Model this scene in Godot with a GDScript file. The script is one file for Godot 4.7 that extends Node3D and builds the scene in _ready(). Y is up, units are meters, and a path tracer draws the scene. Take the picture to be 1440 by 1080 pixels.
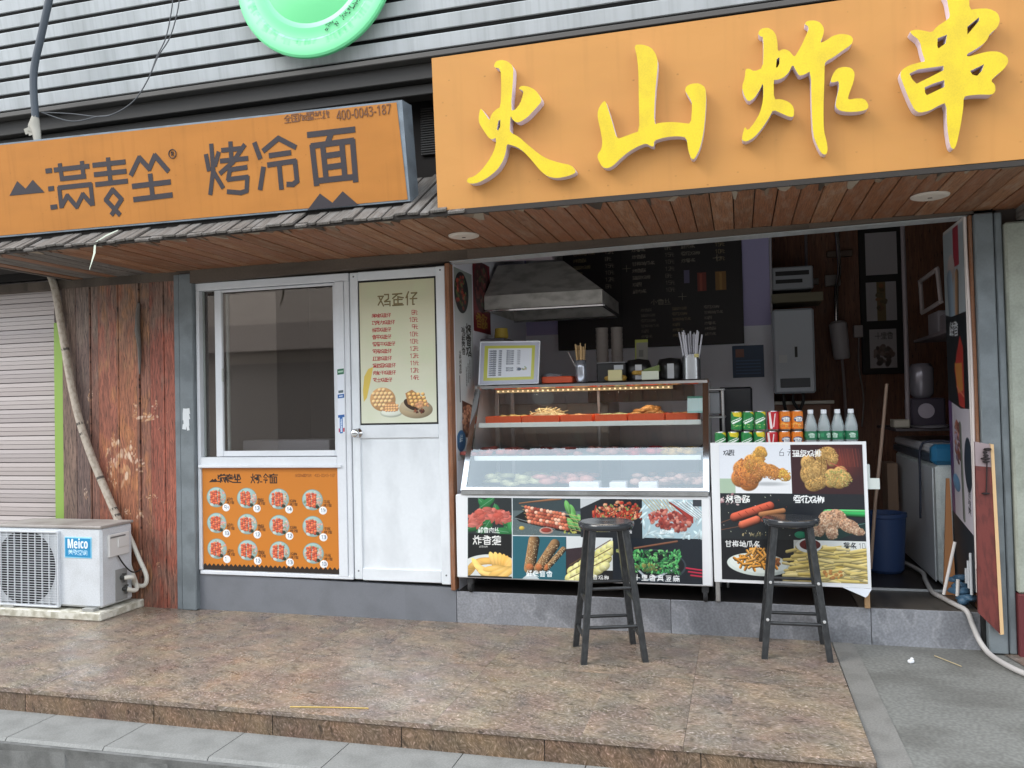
extends Node3D
# A takeaway snack shop under a timber canopy: world metres, the terrace is y = 0, the shop front is z = 0.

var M := {}
var home := {}
var rng := RandomNumberGenerator.new()


# ---------- mesh helpers ----------
func S() -> SurfaceTool:
	var s := SurfaceTool.new()
	s.begin(Mesh.PRIMITIVE_TRIANGLES)
	return s


func vt(s: SurfaceTool, p: Vector3, n: Vector3, uv: Vector2) -> void:
	s.set_normal(n)
	s.set_uv(uv)
	s.add_vertex(p)


func tri(s: SurfaceTool, a: Vector3, b: Vector3, c: Vector3, n: Vector3, ua := Vector2.ZERO, ub := Vector2.ZERO, uc := Vector2.ZERO) -> void:
	if (c - a).cross(b - a).dot(n) >= 0.0:
		vt(s, a, n, ua); vt(s, b, n, ub); vt(s, c, n, uc)
	else:
		vt(s, a, n, ua); vt(s, c, n, uc); vt(s, b, n, ub)


# four corners in order, facing «out»; uv in metres unless given
func quad(s: SurfaceTool, a: Vector3, b: Vector3, c: Vector3, d: Vector3, out: Vector3, uvs: Array = []) -> void:
	var n := (b - a).cross(d - a)
	if n.length() < 1e-9:
		n = (c - b).cross(d - b)
	n = n.normalized()
	if n.dot(out) < 0.0:
		n = -n
	if uvs.is_empty():
		uvs = [Vector2(0, 0), Vector2((b - a).length(), 0), Vector2((c - d).length(), (d - a).length()), Vector2(0, (d - a).length())]
	tri(s, a, b, c, n, uvs[0], uvs[1], uvs[2])
	tri(s, a, c, d, n, uvs[0], uvs[2], uvs[3])


# a sheet that carries a print: top left, top right, bottom right, bottom left
func sheet(s: SurfaceTool, tl: Vector3, tr: Vector3, br: Vector3, bl: Vector3, out: Vector3) -> void:
	quad(s, tl, tr, br, bl, out, [Vector2(0, 0), Vector2(1, 0), Vector2(1, 1), Vector2(0, 1)])


# box with chamfered edges; uv: v runs along the longest side, in metres
func box(s: SurfaceTool, c: Vector3, size: Vector3, b := 0.0, uo := Vector2.ZERO, bas := Basis()) -> void:
	var h := size / 2.0
	b = minf(b, minf(h.x, minf(h.y, h.z)) * 0.49)
	var lng := 0
	if size.y >= size.x and size.y >= size.z:
		lng = 1
	elif size.z > size.x:
		lng = 2
	for ax in 3:
		var u := (ax + 1) % 3
		var v := (ax + 2) % 3
		if u == lng:
			u = (ax + 2) % 3
			v = (ax + 1) % 3
		for sg in [-1.0, 1.0]:
			var n := Vector3.ZERO
			n[ax] = sg
			var p := []
			var q := []
			for k in [[-1, -1], [1, -1], [1, 1], [-1, 1]]:
				var w := Vector3.ZERO
				w[ax] = sg * h[ax]
				w[u] = k[0] * (h[u] - b)
				w[v] = k[1] * (h[v] - b)
				p.append(c + bas * w)
				q.append(Vector2(w[u] + h[u] + h[ax] * 0.7, w[v] + h[v]) + uo)
			quad(s, p[0], p[1], p[2], p[3], bas * n, q)
	if b <= 0.0:
		return
	for ax in 3:
		var u := (ax + 1) % 3
		var v := (ax + 2) % 3
		for su in [-1.0, 1.0]:
			for sv in [-1.0, 1.0]:
				var p := []
				for k in [[-1, 0], [1, 0], [1, 1], [-1, 1]]:
					var w := Vector3.ZERO
					w[ax] = k[0] * (h[ax] - b)
					w[u] = su * (h[u] - (b if k[1] == 1 else 0.0))
					w[v] = sv * (h[v] - (0.0 if k[1] == 1 else b))
					p.append(c + bas * w)
				var n := Vector3.ZERO
				n[u] = su
				n[v] = sv
				quad(s, p[0], p[1], p[2], p[3], bas * n, [uo, uo + Vector2(size[ax], 0), uo + Vector2(size[ax], b), uo + Vector2(0, b)])
	for sx in [-1.0, 1.0]:
		for sy in [-1.0, 1.0]:
			for sz in [-1.0, 1.0]:
				var n := Vector3(sx, sy, sz)
				tri(s, c + bas * (n * (h - Vector3(0, b, b))), c + bas * (n * (h - Vector3(b, 0, b))), c + bas * (n * (h - Vector3(b, b, 0))), (bas * n).normalized(), uo, uo, uo)


func box2(s: SurfaceTool, lo: Vector3, hi: Vector3, b := 0.0, uo := Vector2.ZERO) -> void:
	box(s, (lo + hi) / 2.0, (hi - lo).abs(), b, uo)


# any six-faced block: bottom ring 0..3, top ring 4..7
func hexa(s: SurfaceTool, p: Array) -> void:
	var m := Vector3.ZERO
	for v in p:
		m += v / 8.0
	for f in [[0, 1, 2, 3], [4, 5, 6, 7], [0, 1, 5, 4], [1, 2, 6, 5], [2, 3, 7, 6], [3, 0, 4, 7]]:
		quad(s, p[f[0]], p[f[1]], p[f[2]], p[f[3]], (p[f[0]] + p[f[1]] + p[f[2]] + p[f[3]]) / 4.0 - m)


func smooth_path(pts: Array, steps := 6) -> Array:
	var out := []
	for i in pts.size() - 1:
		var a = pts[maxi(i - 1, 0)]
		var d = pts[mini(i + 2, pts.size() - 1)]
		for k in steps:
			out.append(pts[i].cubic_interpolate(pts[i + 1], a, d, float(k) / steps))
	out.append(pts[-1])
	return out


func tube(s: SurfaceTool, pts: Array, r, seg := 8) -> void:
	var up := Vector3(0.31, 0.9, 0.22).normalized()
	var rings := []
	for i in pts.size():
		var t: Vector3 = (pts[mini(i + 1, pts.size() - 1)] - pts[maxi(i - 1, 0)]).normalized()
		var x := t.cross(up)
		if x.length() < 0.05:
			x = t.cross(Vector3.RIGHT)
		x = x.normalized()
		up = x.cross(t).normalized()
		var rr: float = r[i] if r is Array else r
		var ring := []
		for k in seg + 1:
			var a := TAU * k / seg
			var n: Vector3 = x * cos(a) + up * sin(a)
			ring.append([pts[i] + n * rr, n])
		rings.append(ring)
	var l := 0.0
	for i in rings.size() - 1:
		var dl: float = (pts[i + 1] - pts[i]).length()
		for k in seg:
			var a = rings[i][k]; var b = rings[i][k + 1]; var c = rings[i + 1][k + 1]; var d = rings[i + 1][k]
			smooth4(s, [a[0], b[0], c[0], d[0]], [a[1], b[1], c[1], d[1]], [Vector2(k * 0.02, l), Vector2(k * 0.02 + 0.02, l), Vector2(k * 0.02 + 0.02, l + dl), Vector2(k * 0.02, l + dl)])
		l += dl
	for e in [0, rings.size() - 1]:
		var n: Vector3 = (pts[0] - pts[1]).normalized() if e == 0 else (pts[-1] - pts[-2]).normalized()
		for k in seg:
			tri(s, pts[e], rings[e][k][0], rings[e][k + 1][0], n)


func smooth4(s: SurfaceTool, p: Array, n: Array, uv: Array) -> void:
	for f in [[0, 1, 2], [0, 2, 3]]:
		var a: Vector3 = p[f[0]]; var b: Vector3 = p[f[1]]; var c: Vector3 = p[f[2]]
		var o: Array = f
		if (c - a).cross(b - a).dot(n[f[0]] + n[f[1]] + n[f[2]]) < 0.0:
			o = [f[0], f[2], f[1]]
		for i in o:
			vt(s, p[i], n[i], uv[i])


# profile of Vector2(radius, height) turned about the y axis of «x»; u = 0.5 looks along +z
func lathe(s: SurfaceTool, prof: Array, seg := 20, x := Transform3D(), round_profile := false) -> void:
	var ln := 0.0
	for i in prof.size() - 1:
		ln += (prof[i + 1] - prof[i]).length()
	var l := 0.0
	var nrm := []
	for i in prof.size() - 1:
		var e: Vector2 = prof[i + 1] - prof[i]
		nrm.append(Vector2(e.y, -e.x).normalized())
	for i in prof.size() - 1:
		var e: Vector2 = prof[i + 1] - prof[i]
		var n0: Vector2 = nrm[i]
		var n1: Vector2 = nrm[i]
		if round_profile:
			n0 = (nrm[i] + nrm[maxi(i - 1, 0)]).normalized()
			n1 = (nrm[i] + nrm[mini(i + 1, nrm.size() - 1)]).normalized()
		var v0 := 1.0 - l / ln
		l += e.length()
		var v1 := 1.0 - l / ln
		for k in seg:
			var p := []
			var n := []
			var uv := []
			for c in [[0, 0], [1, 0], [1, 1], [0, 1]]:
				var f := float(k + c[0]) / seg
				var a := TAU * f + PI
				var q: Vector2 = prof[i + c[1]]
				var m: Vector2 = n1 if c[1] else n0
				p.append(x * Vector3(q.x * sin(a), q.y, q.x * cos(a)))
				n.append((x.basis * Vector3(m.x * sin(a), m.y, m.x * cos(a))).normalized())
				uv.append(Vector2(f, v1 if c[1] else v0))
			smooth4(s, p, n, uv)


func pts2(t: String) -> PackedVector2Array:
	var out := PackedVector2Array()
	for w in t.split(" ", false):
		var q := w.split(",")
		out.append(Vector2(float(q[0]), float(q[1])))
	return out


# polygon in the xy plane of «x» between depths z0 and z1: walls and front in two surfaces, or in one
func slab(front: SurfaceTool, side: SurfaceTool, outer: PackedVector2Array, holes: Array, z0: float, z1: float, x := Transform3D()) -> void:
	var lo := outer[0]
	var hi := outer[0]
	for p in outer:
		lo = lo.min(p)
		hi = hi.max(p)
	var cuts := [lo.x - 1.0]
	for h in holes:
		var m := 0.0
		for p in h:
			m += p.x / h.size()
		cuts.append(m)
	cuts.sort()
	cuts.append(hi.x + 1.0)
	var pieces := [outer]
	if holes.size():
		pieces = []
		for i in cuts.size() - 1:
			var strip := PackedVector2Array([Vector2(cuts[i], lo.y - 1), Vector2(cuts[i + 1], lo.y - 1), Vector2(cuts[i + 1], hi.y + 1), Vector2(cuts[i], hi.y + 1)])
			var now: Array = Geometry2D.intersect_polygons(outer, strip)
			for h in holes:
				var nxt := []
				for p in now:
					nxt.append_array(Geometry2D.clip_polygons(p, h))
				now = nxt
			pieces.append_array(now)
	for p in pieces:
		var t := Geometry2D.triangulate_polygon(p)
		for i in range(0, t.size(), 3):
			var a: Vector2 = p[t[i]]; var b: Vector2 = p[t[i + 1]]; var c: Vector2 = p[t[i + 2]]
			tri(front, x * Vector3(a.x, a.y, z1), x * Vector3(b.x, b.y, z1), x * Vector3(c.x, c.y, z1), (x.basis * Vector3(0, 0, 1)).normalized(), a, b, c)
	for ring in [outer] + holes:
		var cw := Geometry2D.is_polygon_clockwise(ring)
		for i in ring.size():
			var a: Vector2 = ring[i]
			var b: Vector2 = ring[(i + 1) % ring.size()]
			var e := b - a
			if e.length() < 1e-6:
				continue
			var n := Vector3(e.y, -e.x, 0)
			if cw:
				n = -n
			if ring != outer:
				n = -n
			quad(side, x * Vector3(a.x, a.y, z0), x * Vector3(b.x, b.y, z0), x * Vector3(b.x, b.y, z1), x * Vector3(a.x, a.y, z1), x.basis * n)


# ---------- naming ----------
func tag(o: Node, label := "", category := "", group := "", kind := "") -> Node:
	if label: o.set_meta("label", label)
	if category: o.set_meta("category", category)
	if group: o.set_meta("group", group)
	if kind: o.set_meta("kind", kind)
	return o


func numbered(called: String) -> String:
	var n := called
	var i := 0
	while has_node(n):
		i += 1
		n = "%s_%03d" % [called, i]
	return n


# a thing whose parts are given in world coordinates
func thing(called: String, label: String, category: String, at := Vector3.ZERO, group := "") -> Node3D:
	var o := Node3D.new()
	o.name = numbered(called)
	o.position = at
	add_child(o)
	tag(o, label, category, group)
	home[o] = -at
	return o


func local_thing(called: String, label: String, category: String, at := Vector3.ZERO, turn := 0.0, group := "") -> Node3D:
	var o := thing(called, label, category, at, group)
	o.rotation.y = turn
	home[o] = Vector3.ZERO
	return o


func part(called: String, s: SurfaceTool, m: Material, parent: Node, s2: SurfaceTool = null, m2: Material = null) -> MeshInstance3D:
	var mesh: ArrayMesh = s.commit()
	mesh.surface_set_material(0, m)
	if s2:
		mesh = s2.commit(mesh)
		mesh.surface_set_material(1, m2)
	var o := MeshInstance3D.new()
	o.mesh = mesh
	o.name = called
	if parent == self:
		o.name = numbered(called)
	parent.add_child(o, true)
	if home.has(parent):
		o.position = home[parent]
	return o


func single(called: String, s: SurfaceTool, m: Material, label: String, category: String, group := "") -> MeshInstance3D:
	var o := part(called, s, m, self)
	tag(o, label, category, group)
	return o


func struct(called: String, s: SurfaceTool, m: Material, label := "", category := "") -> MeshInstance3D:
	var o := part(called, s, m, self)
	tag(o, label, category, "", "structure")
	return o


func copy(o: Node3D, at: Vector3, turn: float, label: String) -> Node3D:
	var c := o.duplicate()
	c.name = numbered(o.name.rstrip("0123456789").rstrip("_"))
	add_child(c)
	c.position = at
	c.rotation.y = turn
	c.set_meta("label", label)
	return c


func mat(hex: String, rough := 0.6, metal := 0.0, alpha := 1.0) -> StandardMaterial3D:
	var m := StandardMaterial3D.new()
	m.albedo_color = Color(hex)
	m.roughness = rough
	m.metallic = metal
	if alpha < 1.0:
		m.transparency = BaseMaterial3D.TRANSPARENCY_ALPHA
		m.albedo_color.a = alpha
	return m


# window glass: clear, with a mirror-sharp share of reflection
func pane(hex: String, share: float) -> StandardMaterial3D:
	var m := mat(hex, 0.02, 1.0)
	m.albedo_texture = Pic.new(4, 4, Color.WHITE).texture()
	m.transparency = BaseMaterial3D.TRANSPARENCY_ALPHA
	m.albedo_color.a = share
	return m


func tex(m: StandardMaterial3D, p: Pic, scale := Vector2.ONE) -> StandardMaterial3D:
	m.albedo_texture = p.texture()
	m.albedo_color = Color.WHITE
	m.uv1_scale = Vector3(scale.x, scale.y, 1)
	return m


func printed(p: Pic, rough := 0.45) -> StandardMaterial3D:
	return tex(mat("ffffff", rough), p)


func noise(sd: int, f: float, oct := 4) -> FastNoiseLite:
	var n := FastNoiseLite.new()
	n.seed = sd
	n.frequency = f
	n.noise_type = FastNoiseLite.TYPE_SIMPLEX_SMOOTH
	n.fractal_octaves = oct
	return n


# ---------- print and surface painter ----------
class Pic:
	var w: int
	var h: int
	var d: PackedByteArray
	var r := RandomNumberGenerator.new()

	func _init(ww: int, hh: int, c: Color, sd := 1) -> void:
		w = ww
		h = hh
		r.seed = sd
		var im := Image.create(w, h, false, Image.FORMAT_RGB8)
		im.fill(c)
		d = im.get_data()

	func texture() -> ImageTexture:
		return ImageTexture.create_from_image(Image.create_from_data(w, h, false, Image.FORMAT_RGB8, d))

	func mix(x: int, y: int, cr: float, cg: float, cb: float, a: float) -> void:
		var i := (y * w + x) * 3
		var k := a
		d[i] = int(d[i] * (1.0 - k) + clampf(cr, 0, 1) * 255.0 * k)
		d[i + 1] = int(d[i + 1] * (1.0 - k) + clampf(cg, 0, 1) * 255.0 * k)
		d[i + 2] = int(d[i + 2] * (1.0 - k) + clampf(cb, 0, 1) * 255.0 * k)

	func rect(x0: float, y0: float, x1: float, y1: float, c: Color, a := 1.0) -> void:
		for y in range(maxi(int(y0), 0), mini(int(y1), h)):
			for x in range(maxi(int(x0), 0), mini(int(x1), w)):
				mix(x, y, c.r, c.g, c.b, a)

	func grad(x0: float, y0: float, x1: float, y1: float, c0: Color, c1: Color) -> void:
		for y in range(maxi(int(y0), 0), mini(int(y1), h)):
			var c := c0.lerp(c1, (y - y0) / (y1 - y0))
			for x in range(maxi(int(x0), 0), mini(int(x1), w)):
				mix(x, y, c.r, c.g, c.b, 1.0)

	# an ellipse; «form» rounds it (the printed photograph's own modelling); soft blurs its rim
	func blob(cx: float, cy: float, rx: float, ry: float, rot: float, c: Color, form := 0.3, soft := 0.0, a := 1.0) -> void:
		var m := maxf(rx, ry) + 1.0
		var co := cos(rot)
		var si := sin(rot)
		var k := minf(rx, ry)
		for y in range(maxi(int(cy - m), 0), mini(int(cy + m) + 1, h)):
			for x in range(maxi(int(cx - m), 0), mini(int(cx + m) + 1, w)):
				var dx := x - cx
				var dy := y - cy
				var u := (dx * co + dy * si) / rx
				var v := (-dx * si + dy * co) / ry
				var q := sqrt(u * u + v * v)
				if q >= 1.0:
					continue
				var e := clampf((1.0 - q) * k / (1.0 + soft * k), 0.0, 1.0)
				var l := 1.0 + form * (0.35 - (dx * 0.5 + dy * 0.9) / m * 0.9 - q * q * 0.5)
				mix(x, y, c.r * l, c.g * l, c.b * l, e * a)

	func line(x0: float, y0: float, x1: float, y1: float, wd: float, c: Color, form := 0.0, a := 1.0) -> void:
		var p := Vector2(x0, y0)
		var e := Vector2(x1, y1) - p
		var l2 := maxf(e.length_squared(), 1e-6)
		var n := Vector2(-e.y, e.x).normalized()
		if n.y < 0.0:
			n = -n
		var hw := wd / 2.0
		for y in range(maxi(int(minf(y0, y1) - hw - 1), 0), mini(int(maxf(y0, y1) + hw + 2), h)):
			for x in range(maxi(int(minf(x0, x1) - hw - 1), 0), mini(int(maxf(x0, x1) + hw + 2), w)):
				var o := Vector2(x + 0.5, y + 0.5) - p
				var t := clampf(o.dot(e) / l2, 0.0, 1.0)
				var f := o - e * t
				var q := f.length()
				var cov := clampf(hw - q + 0.5, 0.0, 1.0)
				if cov > 0.0:
					var l := 1.0 - form * f.dot(n) / hw - form * 0.5 * (q / hw) * (q / hw)
					mix(x, y, c.r * l, c.g * l, c.b * l, cov * a)

	func poly(p: PackedVector2Array, c: Color, a := 1.0) -> void:
		var y0 := p[0].y
		var y1 := p[0].y
		for q in p:
			y0 = minf(y0, q.y)
			y1 = maxf(y1, q.y)
		for y in range(maxi(int(y0), 0), mini(int(y1) + 1, h)):
			var xs := []
			for i in p.size():
				var s := p[i]
				var e := p[(i + 1) % p.size()]
				if (s.y <= y + 0.5) != (e.y <= y + 0.5):
					xs.append(s.x + (y + 0.5 - s.y) / (e.y - s.y) * (e.x - s.x))
			xs.sort()
			for k in range(0, xs.size() - 1, 2):
				for x in range(maxi(int(xs[k]), 0), mini(int(xs[k + 1]) + 1, w)):
					mix(x, y, c.r, c.g, c.b, a)

	# many small lumps inside an ellipse
	func crumbs(cx: float, cy: float, rx: float, ry: float, rot: float, cols: Array, n: int, s0: float, s1: float, form := 0.4) -> void:
		for i in n:
			var q := sqrt(r.randf())
			var t := r.randf() * TAU
			var o := Vector2(cos(t) * rx * q, sin(t) * ry * q).rotated(rot)
			var s := r.randf_range(s0, s1)
			var c: Color = cols[r.randi() % cols.size()]
			blob(cx + o.x, cy + o.y, s * r.randf_range(0.7, 1.6), s, r.randf() * TAU, c.lightened(r.randf() * 0.1).darkened(r.randf() * 0.1 + maxf(0.0, o.y / maxf(rx, ry)) * 0.25), form * 0.6, 0.25)

	func leaf(cx: float, cy: float, l: float, wd: float, rot: float, c: Color) -> void:
		blob(cx, cy, l, wd, rot, c, 0.4, 0.05)
		var e := Vector2(l, 0).rotated(rot)
		line(cx - e.x, cy - e.y, cx + e.x, cy + e.y, maxf(1.0, wd * 0.12), c.lightened(0.35))

	func grain(a: float) -> void:
		for i in range(0, d.size(), 3):
			var k := r.randf_range(-a, a) * 255.0
			d[i] = clampi(int(d[i] + k), 0, 255)
			d[i + 1] = clampi(int(d[i + 1] + k), 0, 255)
			d[i + 2] = clampi(int(d[i + 2] + k), 0, 255)

	func write(g: Dictionary, t: String, x: float, y: float, s: float, c: Color, wd := 0.1, step := 1.08, wob := 0.0) -> void:
		for ch in t:
			if g.has(ch):
				for st in g[ch].split(" "):
					for i in range(0, st.length() - 3, 2):
						var p := Vector2(int(st[i]), int(st[i + 1])) / 9.0 * s
						var q := Vector2(int(st[i + 2]), int(st[i + 3])) / 9.0 * s
						if wob > 0.0:
							p += Vector2(r.randf_range(-wob, wob), r.randf_range(-wob, wob)) * s
							q += Vector2(r.randf_range(-wob, wob), r.randf_range(-wob, wob)) * s
						line(x + p.x, y + p.y, x + q.x, y + q.y, wd * s * (1.0 + r.randf_range(0.0, wob * 6.0)), c)
			var narrow := ch in "0123456789-. "
			x += s * step * (0.62 if narrow else 1.0)

	func write_down(g: Dictionary, t: String, x: float, y: float, s: float, c: Color, wd := 0.1) -> void:
		for ch in t:
			write(g, ch, x, y, s, c, wd)
			y += s * 1.1



const G := {
	"火": "505419 5599 1335 8265", "炸": "202509 2549 0314 4233 6043 5392 6269 6494 6797", "香": "7120 5054 0292 5204 5294 2585892925 2787",
	"烤": "202509 2549 0314 4233 5191 7174 4494 9245 5585 66968979", "冷": "0113 0828 6043 6093 5474 4686 8667 6869", "面": "0191 5003 138389191303 3339 6369 3565 3767",
	"满": "0113 0415 0828 3191 4003 8003 349499 3439 4558 7588 4747", "麦": "1181 0393 0595 5005 4516 4747 741639 3799", "坐": "2014 2035 7055 7095 5059 2686 0999",
	"鸡": "0242 4208 1349 6151 51818456 569699 5888", "蛋": "1181 5114 5394 25282888 8525 5459 1999", "仔": "3014 2329 519164 64696979 4595",
	"原": "1191 1108 3383 33368386 3686 3585 5669 3728 7788", "味": "023207 0737 3237 4393 4595 7079 7549 7599", "巧": "0141 2118 0848 5191 616494 948979",
	"克": "1191 5003 23832636 8386 2585 3509 65696999", "力": "139389 8979 505409", "抹": "0343 2029 2919 0645 5292 5595 7079 7549 7599", "茶": "0191 3002 7002 5206 5296 2777 5659 2838 7888",
	"芋": "0191 3002 7002 2474 0696 5459 5949", "葡": "0191 3002 7002 3315 25 9389 8979 3676 3639 7679 5359", "萄": "0191 3002 7002 3315 9389 8979 3575 2777 5359 3979",
	"干": "1181 0595 5159", "芝": "0191 3002 7002 5354 2484 8426 2699", "麻": "5051 1191 1109 2484 4359 4427 6379 7499", "红": "30133317 1737 3309 0949 5191 7179 4999",
	"豆": "1191 23832636 8386 2686 3648 7668 0999", "蔓": "0191 3002 7002 24842686 2426 8486 1787 8719 2799", "越": "0141 2129 0545 2747 0999 4292 4246 6198 8288",
	"莓": "0191 3002 7002 2414 2494 2529 8589 0797 2989", "肉": "1219 129299 5035 5275 4536 5679", "松": "0343 2029 2407 2446 5247 7295 6549 4989", "士": "0494 5059 1989",
	"元": "2171 0494 3419 64696999", "全": "5004 5094 2474 2676 0999 5459", "国": "00909909 0009 2272 2575 2878 5258", "加": "024248 4838 2009 53935893 5359 9399 5898",
	"盟": "00404404 0004 0242 509095 5055 5292 16861916 8689 3639 6669 0999", "热": "0242 2025 2515 0544 5191 7046 8185 8595 0819 3839 5869 8899", "线": "30133317 1737 3309 0949 5292 5494 6065 6599 9279",
	"美": "2031 7061 0292 1383 0494 5155 0696 5509 5599", "歌": "0040 0242 0225 4245 0545 4049 6043 5292 9284 7376 7649 7699", "空": "5051 0191 0103 9193 3205 6295 2676 5659 0999",
	"调": "0113 0414 1418 1828 3139 319199 9989 4474 6266 46764876", "蕉": "0191 3002 7002 3306 3393 2595 2796 5357 2879 0919 3949 6979 9989", "腿": "10401949 1009 1343 1646 50909555 5055 5393 5899 7599",
	"超": "0141 2129 0545 2747 0999 519184 8474 7154 55955898 5558 9598", "级": "30133317 1737 3309 0949 4191 5149 817494 9449 5699", "排": "0343 2029 2919 0645 5059 4252 4454 4757 7079 7292 7494 7797",
	"肠": "10401949 1009 1343 1646 519155 5595 959888 8878 7548 8559", "雪": "1080 0292 0204 9294 5006 2434 6474 268689 2989 2787", "花": "0191 3002 7002 3306 2529 7359 6369 699997",
	"柳": "0343 2029 2407 2446 5143 4347 6248 727992 9297 9787", "甘": "0292 2029 7079 2575 2979", "梅": "0343 2029 2407 2446 5042 5191 5358 5383 8388 4696 5888",
	"地": "0343 2028 0747 5258 5899 9997 4593 9396 7077", "瓜": "8021 2116 1609 5158 5867 7199", "条": "4015 3181 8136 3299 0696 5559 3728 7788", "薯": "0191 3002 7002 13831535 8385 0696 6439 37773979 7779 3878",
	"十": "0595 5059", "里": "11818515 1115 1383 5059 2787 0999", "臭": "5041 21818626 2126 2383 2484 0797 5609 5699", "腐": "5051 1191 1109 3324 2428 4494 7379 35953935 9599 5658",
	"鲜": "30151848 1418 4448 1646 3438 0949 6071 9081 5292 5595 5898 7279", "小": "5059 3316 7396", "丝": "20133316 1636 60535376 5676 0999",
	"0": "2060792920", "1": "2240 4049", "2": "216070743929 2979", "3": "21607074 7479 7929 3474", "4": "602676 6069", "5": "7020 2024 24647579 7929", "6": "60242979 7975 7525", "7": "207039",
	"8": "2070792920 2575", "9": "79702025 2575", "-": "2575", "D": "1060848779 7919 1910", "G": "8230 3014 1417 1739 3979 797585 8555",
}


func seeded_mix(n: FastNoiseLite, x: float, y: float) -> float:
	return n.get_noise_2d(x, y) * 0.5 + 0.5


# sawn timber: grain runs along v
func wood(sd: int, dark: Color, lite: Color, grey: Color, greyness: float, wid := 256, hei := 1024) -> Pic:
	var p := Pic.new(wid, hei, lite, sd)
	var a := noise(sd, 0.05, 3)
	var b := noise(sd + 1, 0.012, 3)
	var c := noise(sd + 2, 0.1, 2)
	for y in hei:
		for x in wid:
			var g := seeded_mix(a, x * 3.0 + b.get_noise_2d(x, y) * 14.0, y * 0.12)
			var f := seeded_mix(c, x * 4.0, y * 0.25)
			var o := clampf((seeded_mix(b, x * 1.2, y * 0.5) - 0.5) * 3.0 + greyness, 0.0, 1.0)
			var k := dark.lerp(lite, clampf(g * 1.3 - 0.15, 0.0, 1.0)).lerp(grey, o * 0.8)
			var crack := 0.5 if f < 0.17 else 1.0
			p.mix(x, y, k.r * crack * (0.85 + f * 0.3), k.g * crack * (0.85 + f * 0.3), k.b * crack * (0.85 + f * 0.3), 1.0)
	return p


# polished reddish brown stone with pale flecks and dark veins
func marble_floor(sd: int) -> Pic:
	var n := 1024
	var p := Pic.new(n, n, Color("8a7566"), sd)
	var big := noise(sd, 0.004, 3)
	var mid := noise(sd + 1, 0.018, 5)
	var fine := noise(sd + 2, 0.13, 4)
	var hue := noise(sd + 3, 0.006, 2)
	for y in n:
		for x in n:
			var wx := x * 0.62 + y * 0.45
			var wy := y * 1.7 - x * 0.7
			var wob := big.get_noise_2d(x * 2.0, y * 2.0) * 40.0
			var m := mid.get_noise_2d(wx + wob, wy)
			var f := fine.get_noise_2d(wx * 0.6, wy * 0.75 + wob)
			var g := big.get_noise_2d(x, y)
			var hh := hue.get_noise_2d(x + 300, y)
			var l := 0.485 + m * 0.08 + f * 0.17 + g * 0.08
			if f > 0.25:
				l += (f - 0.25) * 0.42
			if m < -0.35:
				l -= (-0.35 - m) * 0.4
			var warm := 0.985 + hh * 0.05 - f * 0.03
			p.mix(x, y, l * 1.055 * warm, l * 0.925, l * (0.815 + f * 0.1 - g * 0.05), 1.0)
	return p


func stone(sd: int, c: Color, vein: Color, amount: float, f := 0.01) -> Pic:
	var n := 512
	var p := Pic.new(n, n, c, sd)
	var a := noise(sd, f, 4)
	var b := noise(sd + 1, 0.12, 2)
	for y in n:
		for x in n:
			var m := a.get_noise_2d(x * 0.7 + y * 0.3, y)
			var v := 1.0 - clampf(absf(m) * 9.0, 0.0, 1.0)
			var l := 1.0 + m * amount + b.get_noise_2d(x, y) * amount * 0.45
			var k := c.lerp(vein, v * 0.45)
			p.mix(x, y, k.r * l, k.g * l, k.b * l, 1.0)
	return p


func worn(sd: int, c: Color, stain: Color, amount: float, streak := 1.0, fine := 0.05) -> Pic:
	var n := 512
	var p := Pic.new(n, n, c, sd)
	var a := noise(sd, 0.012, 4)
	var b := noise(sd + 1, 0.2, 2)
	for y in n:
		for x in n:
			var m := clampf(a.get_noise_2d(x * streak, y) * 1.6 + 0.25, 0.0, 1.0)
			var l := 1.0 + b.get_noise_2d(x, y) * fine
			var k := c.lerp(stain, m * amount)
			p.mix(x, y, k.r * l, k.g * l, k.b * l, 1.0)
	return p


# a painted sheet with faint rain streaks and a grimy lower edge; u runs along it, v = 0 is its lower edge
func grimy(sd: int, c: Color, dirt: Color) -> Pic:
	var w := 1024
	var h := 256
	var p := Pic.new(w, h, c, sd)
	var a := noise(sd, 0.02, 3)
	var b := noise(sd + 1, 0.006, 3)
	for y in h:
		for x in w:
			var s := clampf(a.get_noise_2d(x * 3.0, y * 0.12) * 1.5 - 0.25, 0.0, 1.0)
			var m := clampf(b.get_noise_2d(x, y * 2.0) + 0.3, 0.0, 1.0)
			var k := c.lerp(dirt, clampf(s * 0.3 + m * 0.28, 0.0, 1.0))
			p.mix(x, y, k.r, k.g, k.b, 1.0)
	for k in 90:
		p.blob(p.r.randf() * w, p.r.randf() * h, p.r.randf_range(0.6, 1.6), p.r.randf_range(0.6, 1.6), 0, dirt.darkened(0.35), 0.0, 0.0, 0.6)
	return p


# pale metal slats: u runs across a slat, v along it
func slat_dirt(sd: int) -> Pic:
	var p := Pic.new(128, 1024, Color("c6cacd"), sd)
	var a := noise(sd, 0.03, 3)
	var b := noise(sd + 1, 0.008, 3)
	for y in 1024:
		var s := clampf(a.get_noise_2d(11.0, y * 2.0) * 1.6 - 0.2, 0.0, 1.0)
		for x in 128:
			var m := clampf(b.get_noise_2d(x * 0.6, y) * 1.5 + 0.25, 0.0, 1.0)
			var q := clampf(a.get_noise_2d(x * 0.3, y * 3.0) * 1.2, 0.0, 1.0)
			var k := Color("b2b6b8").lerp(Color("8a8e8e"), clampf(s * 0.28 + m * 0.34 + q * 0.2, 0.0, 1.0))
			p.mix(x, y, k.r, k.g, k.b, 1.0)
	return p



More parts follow.
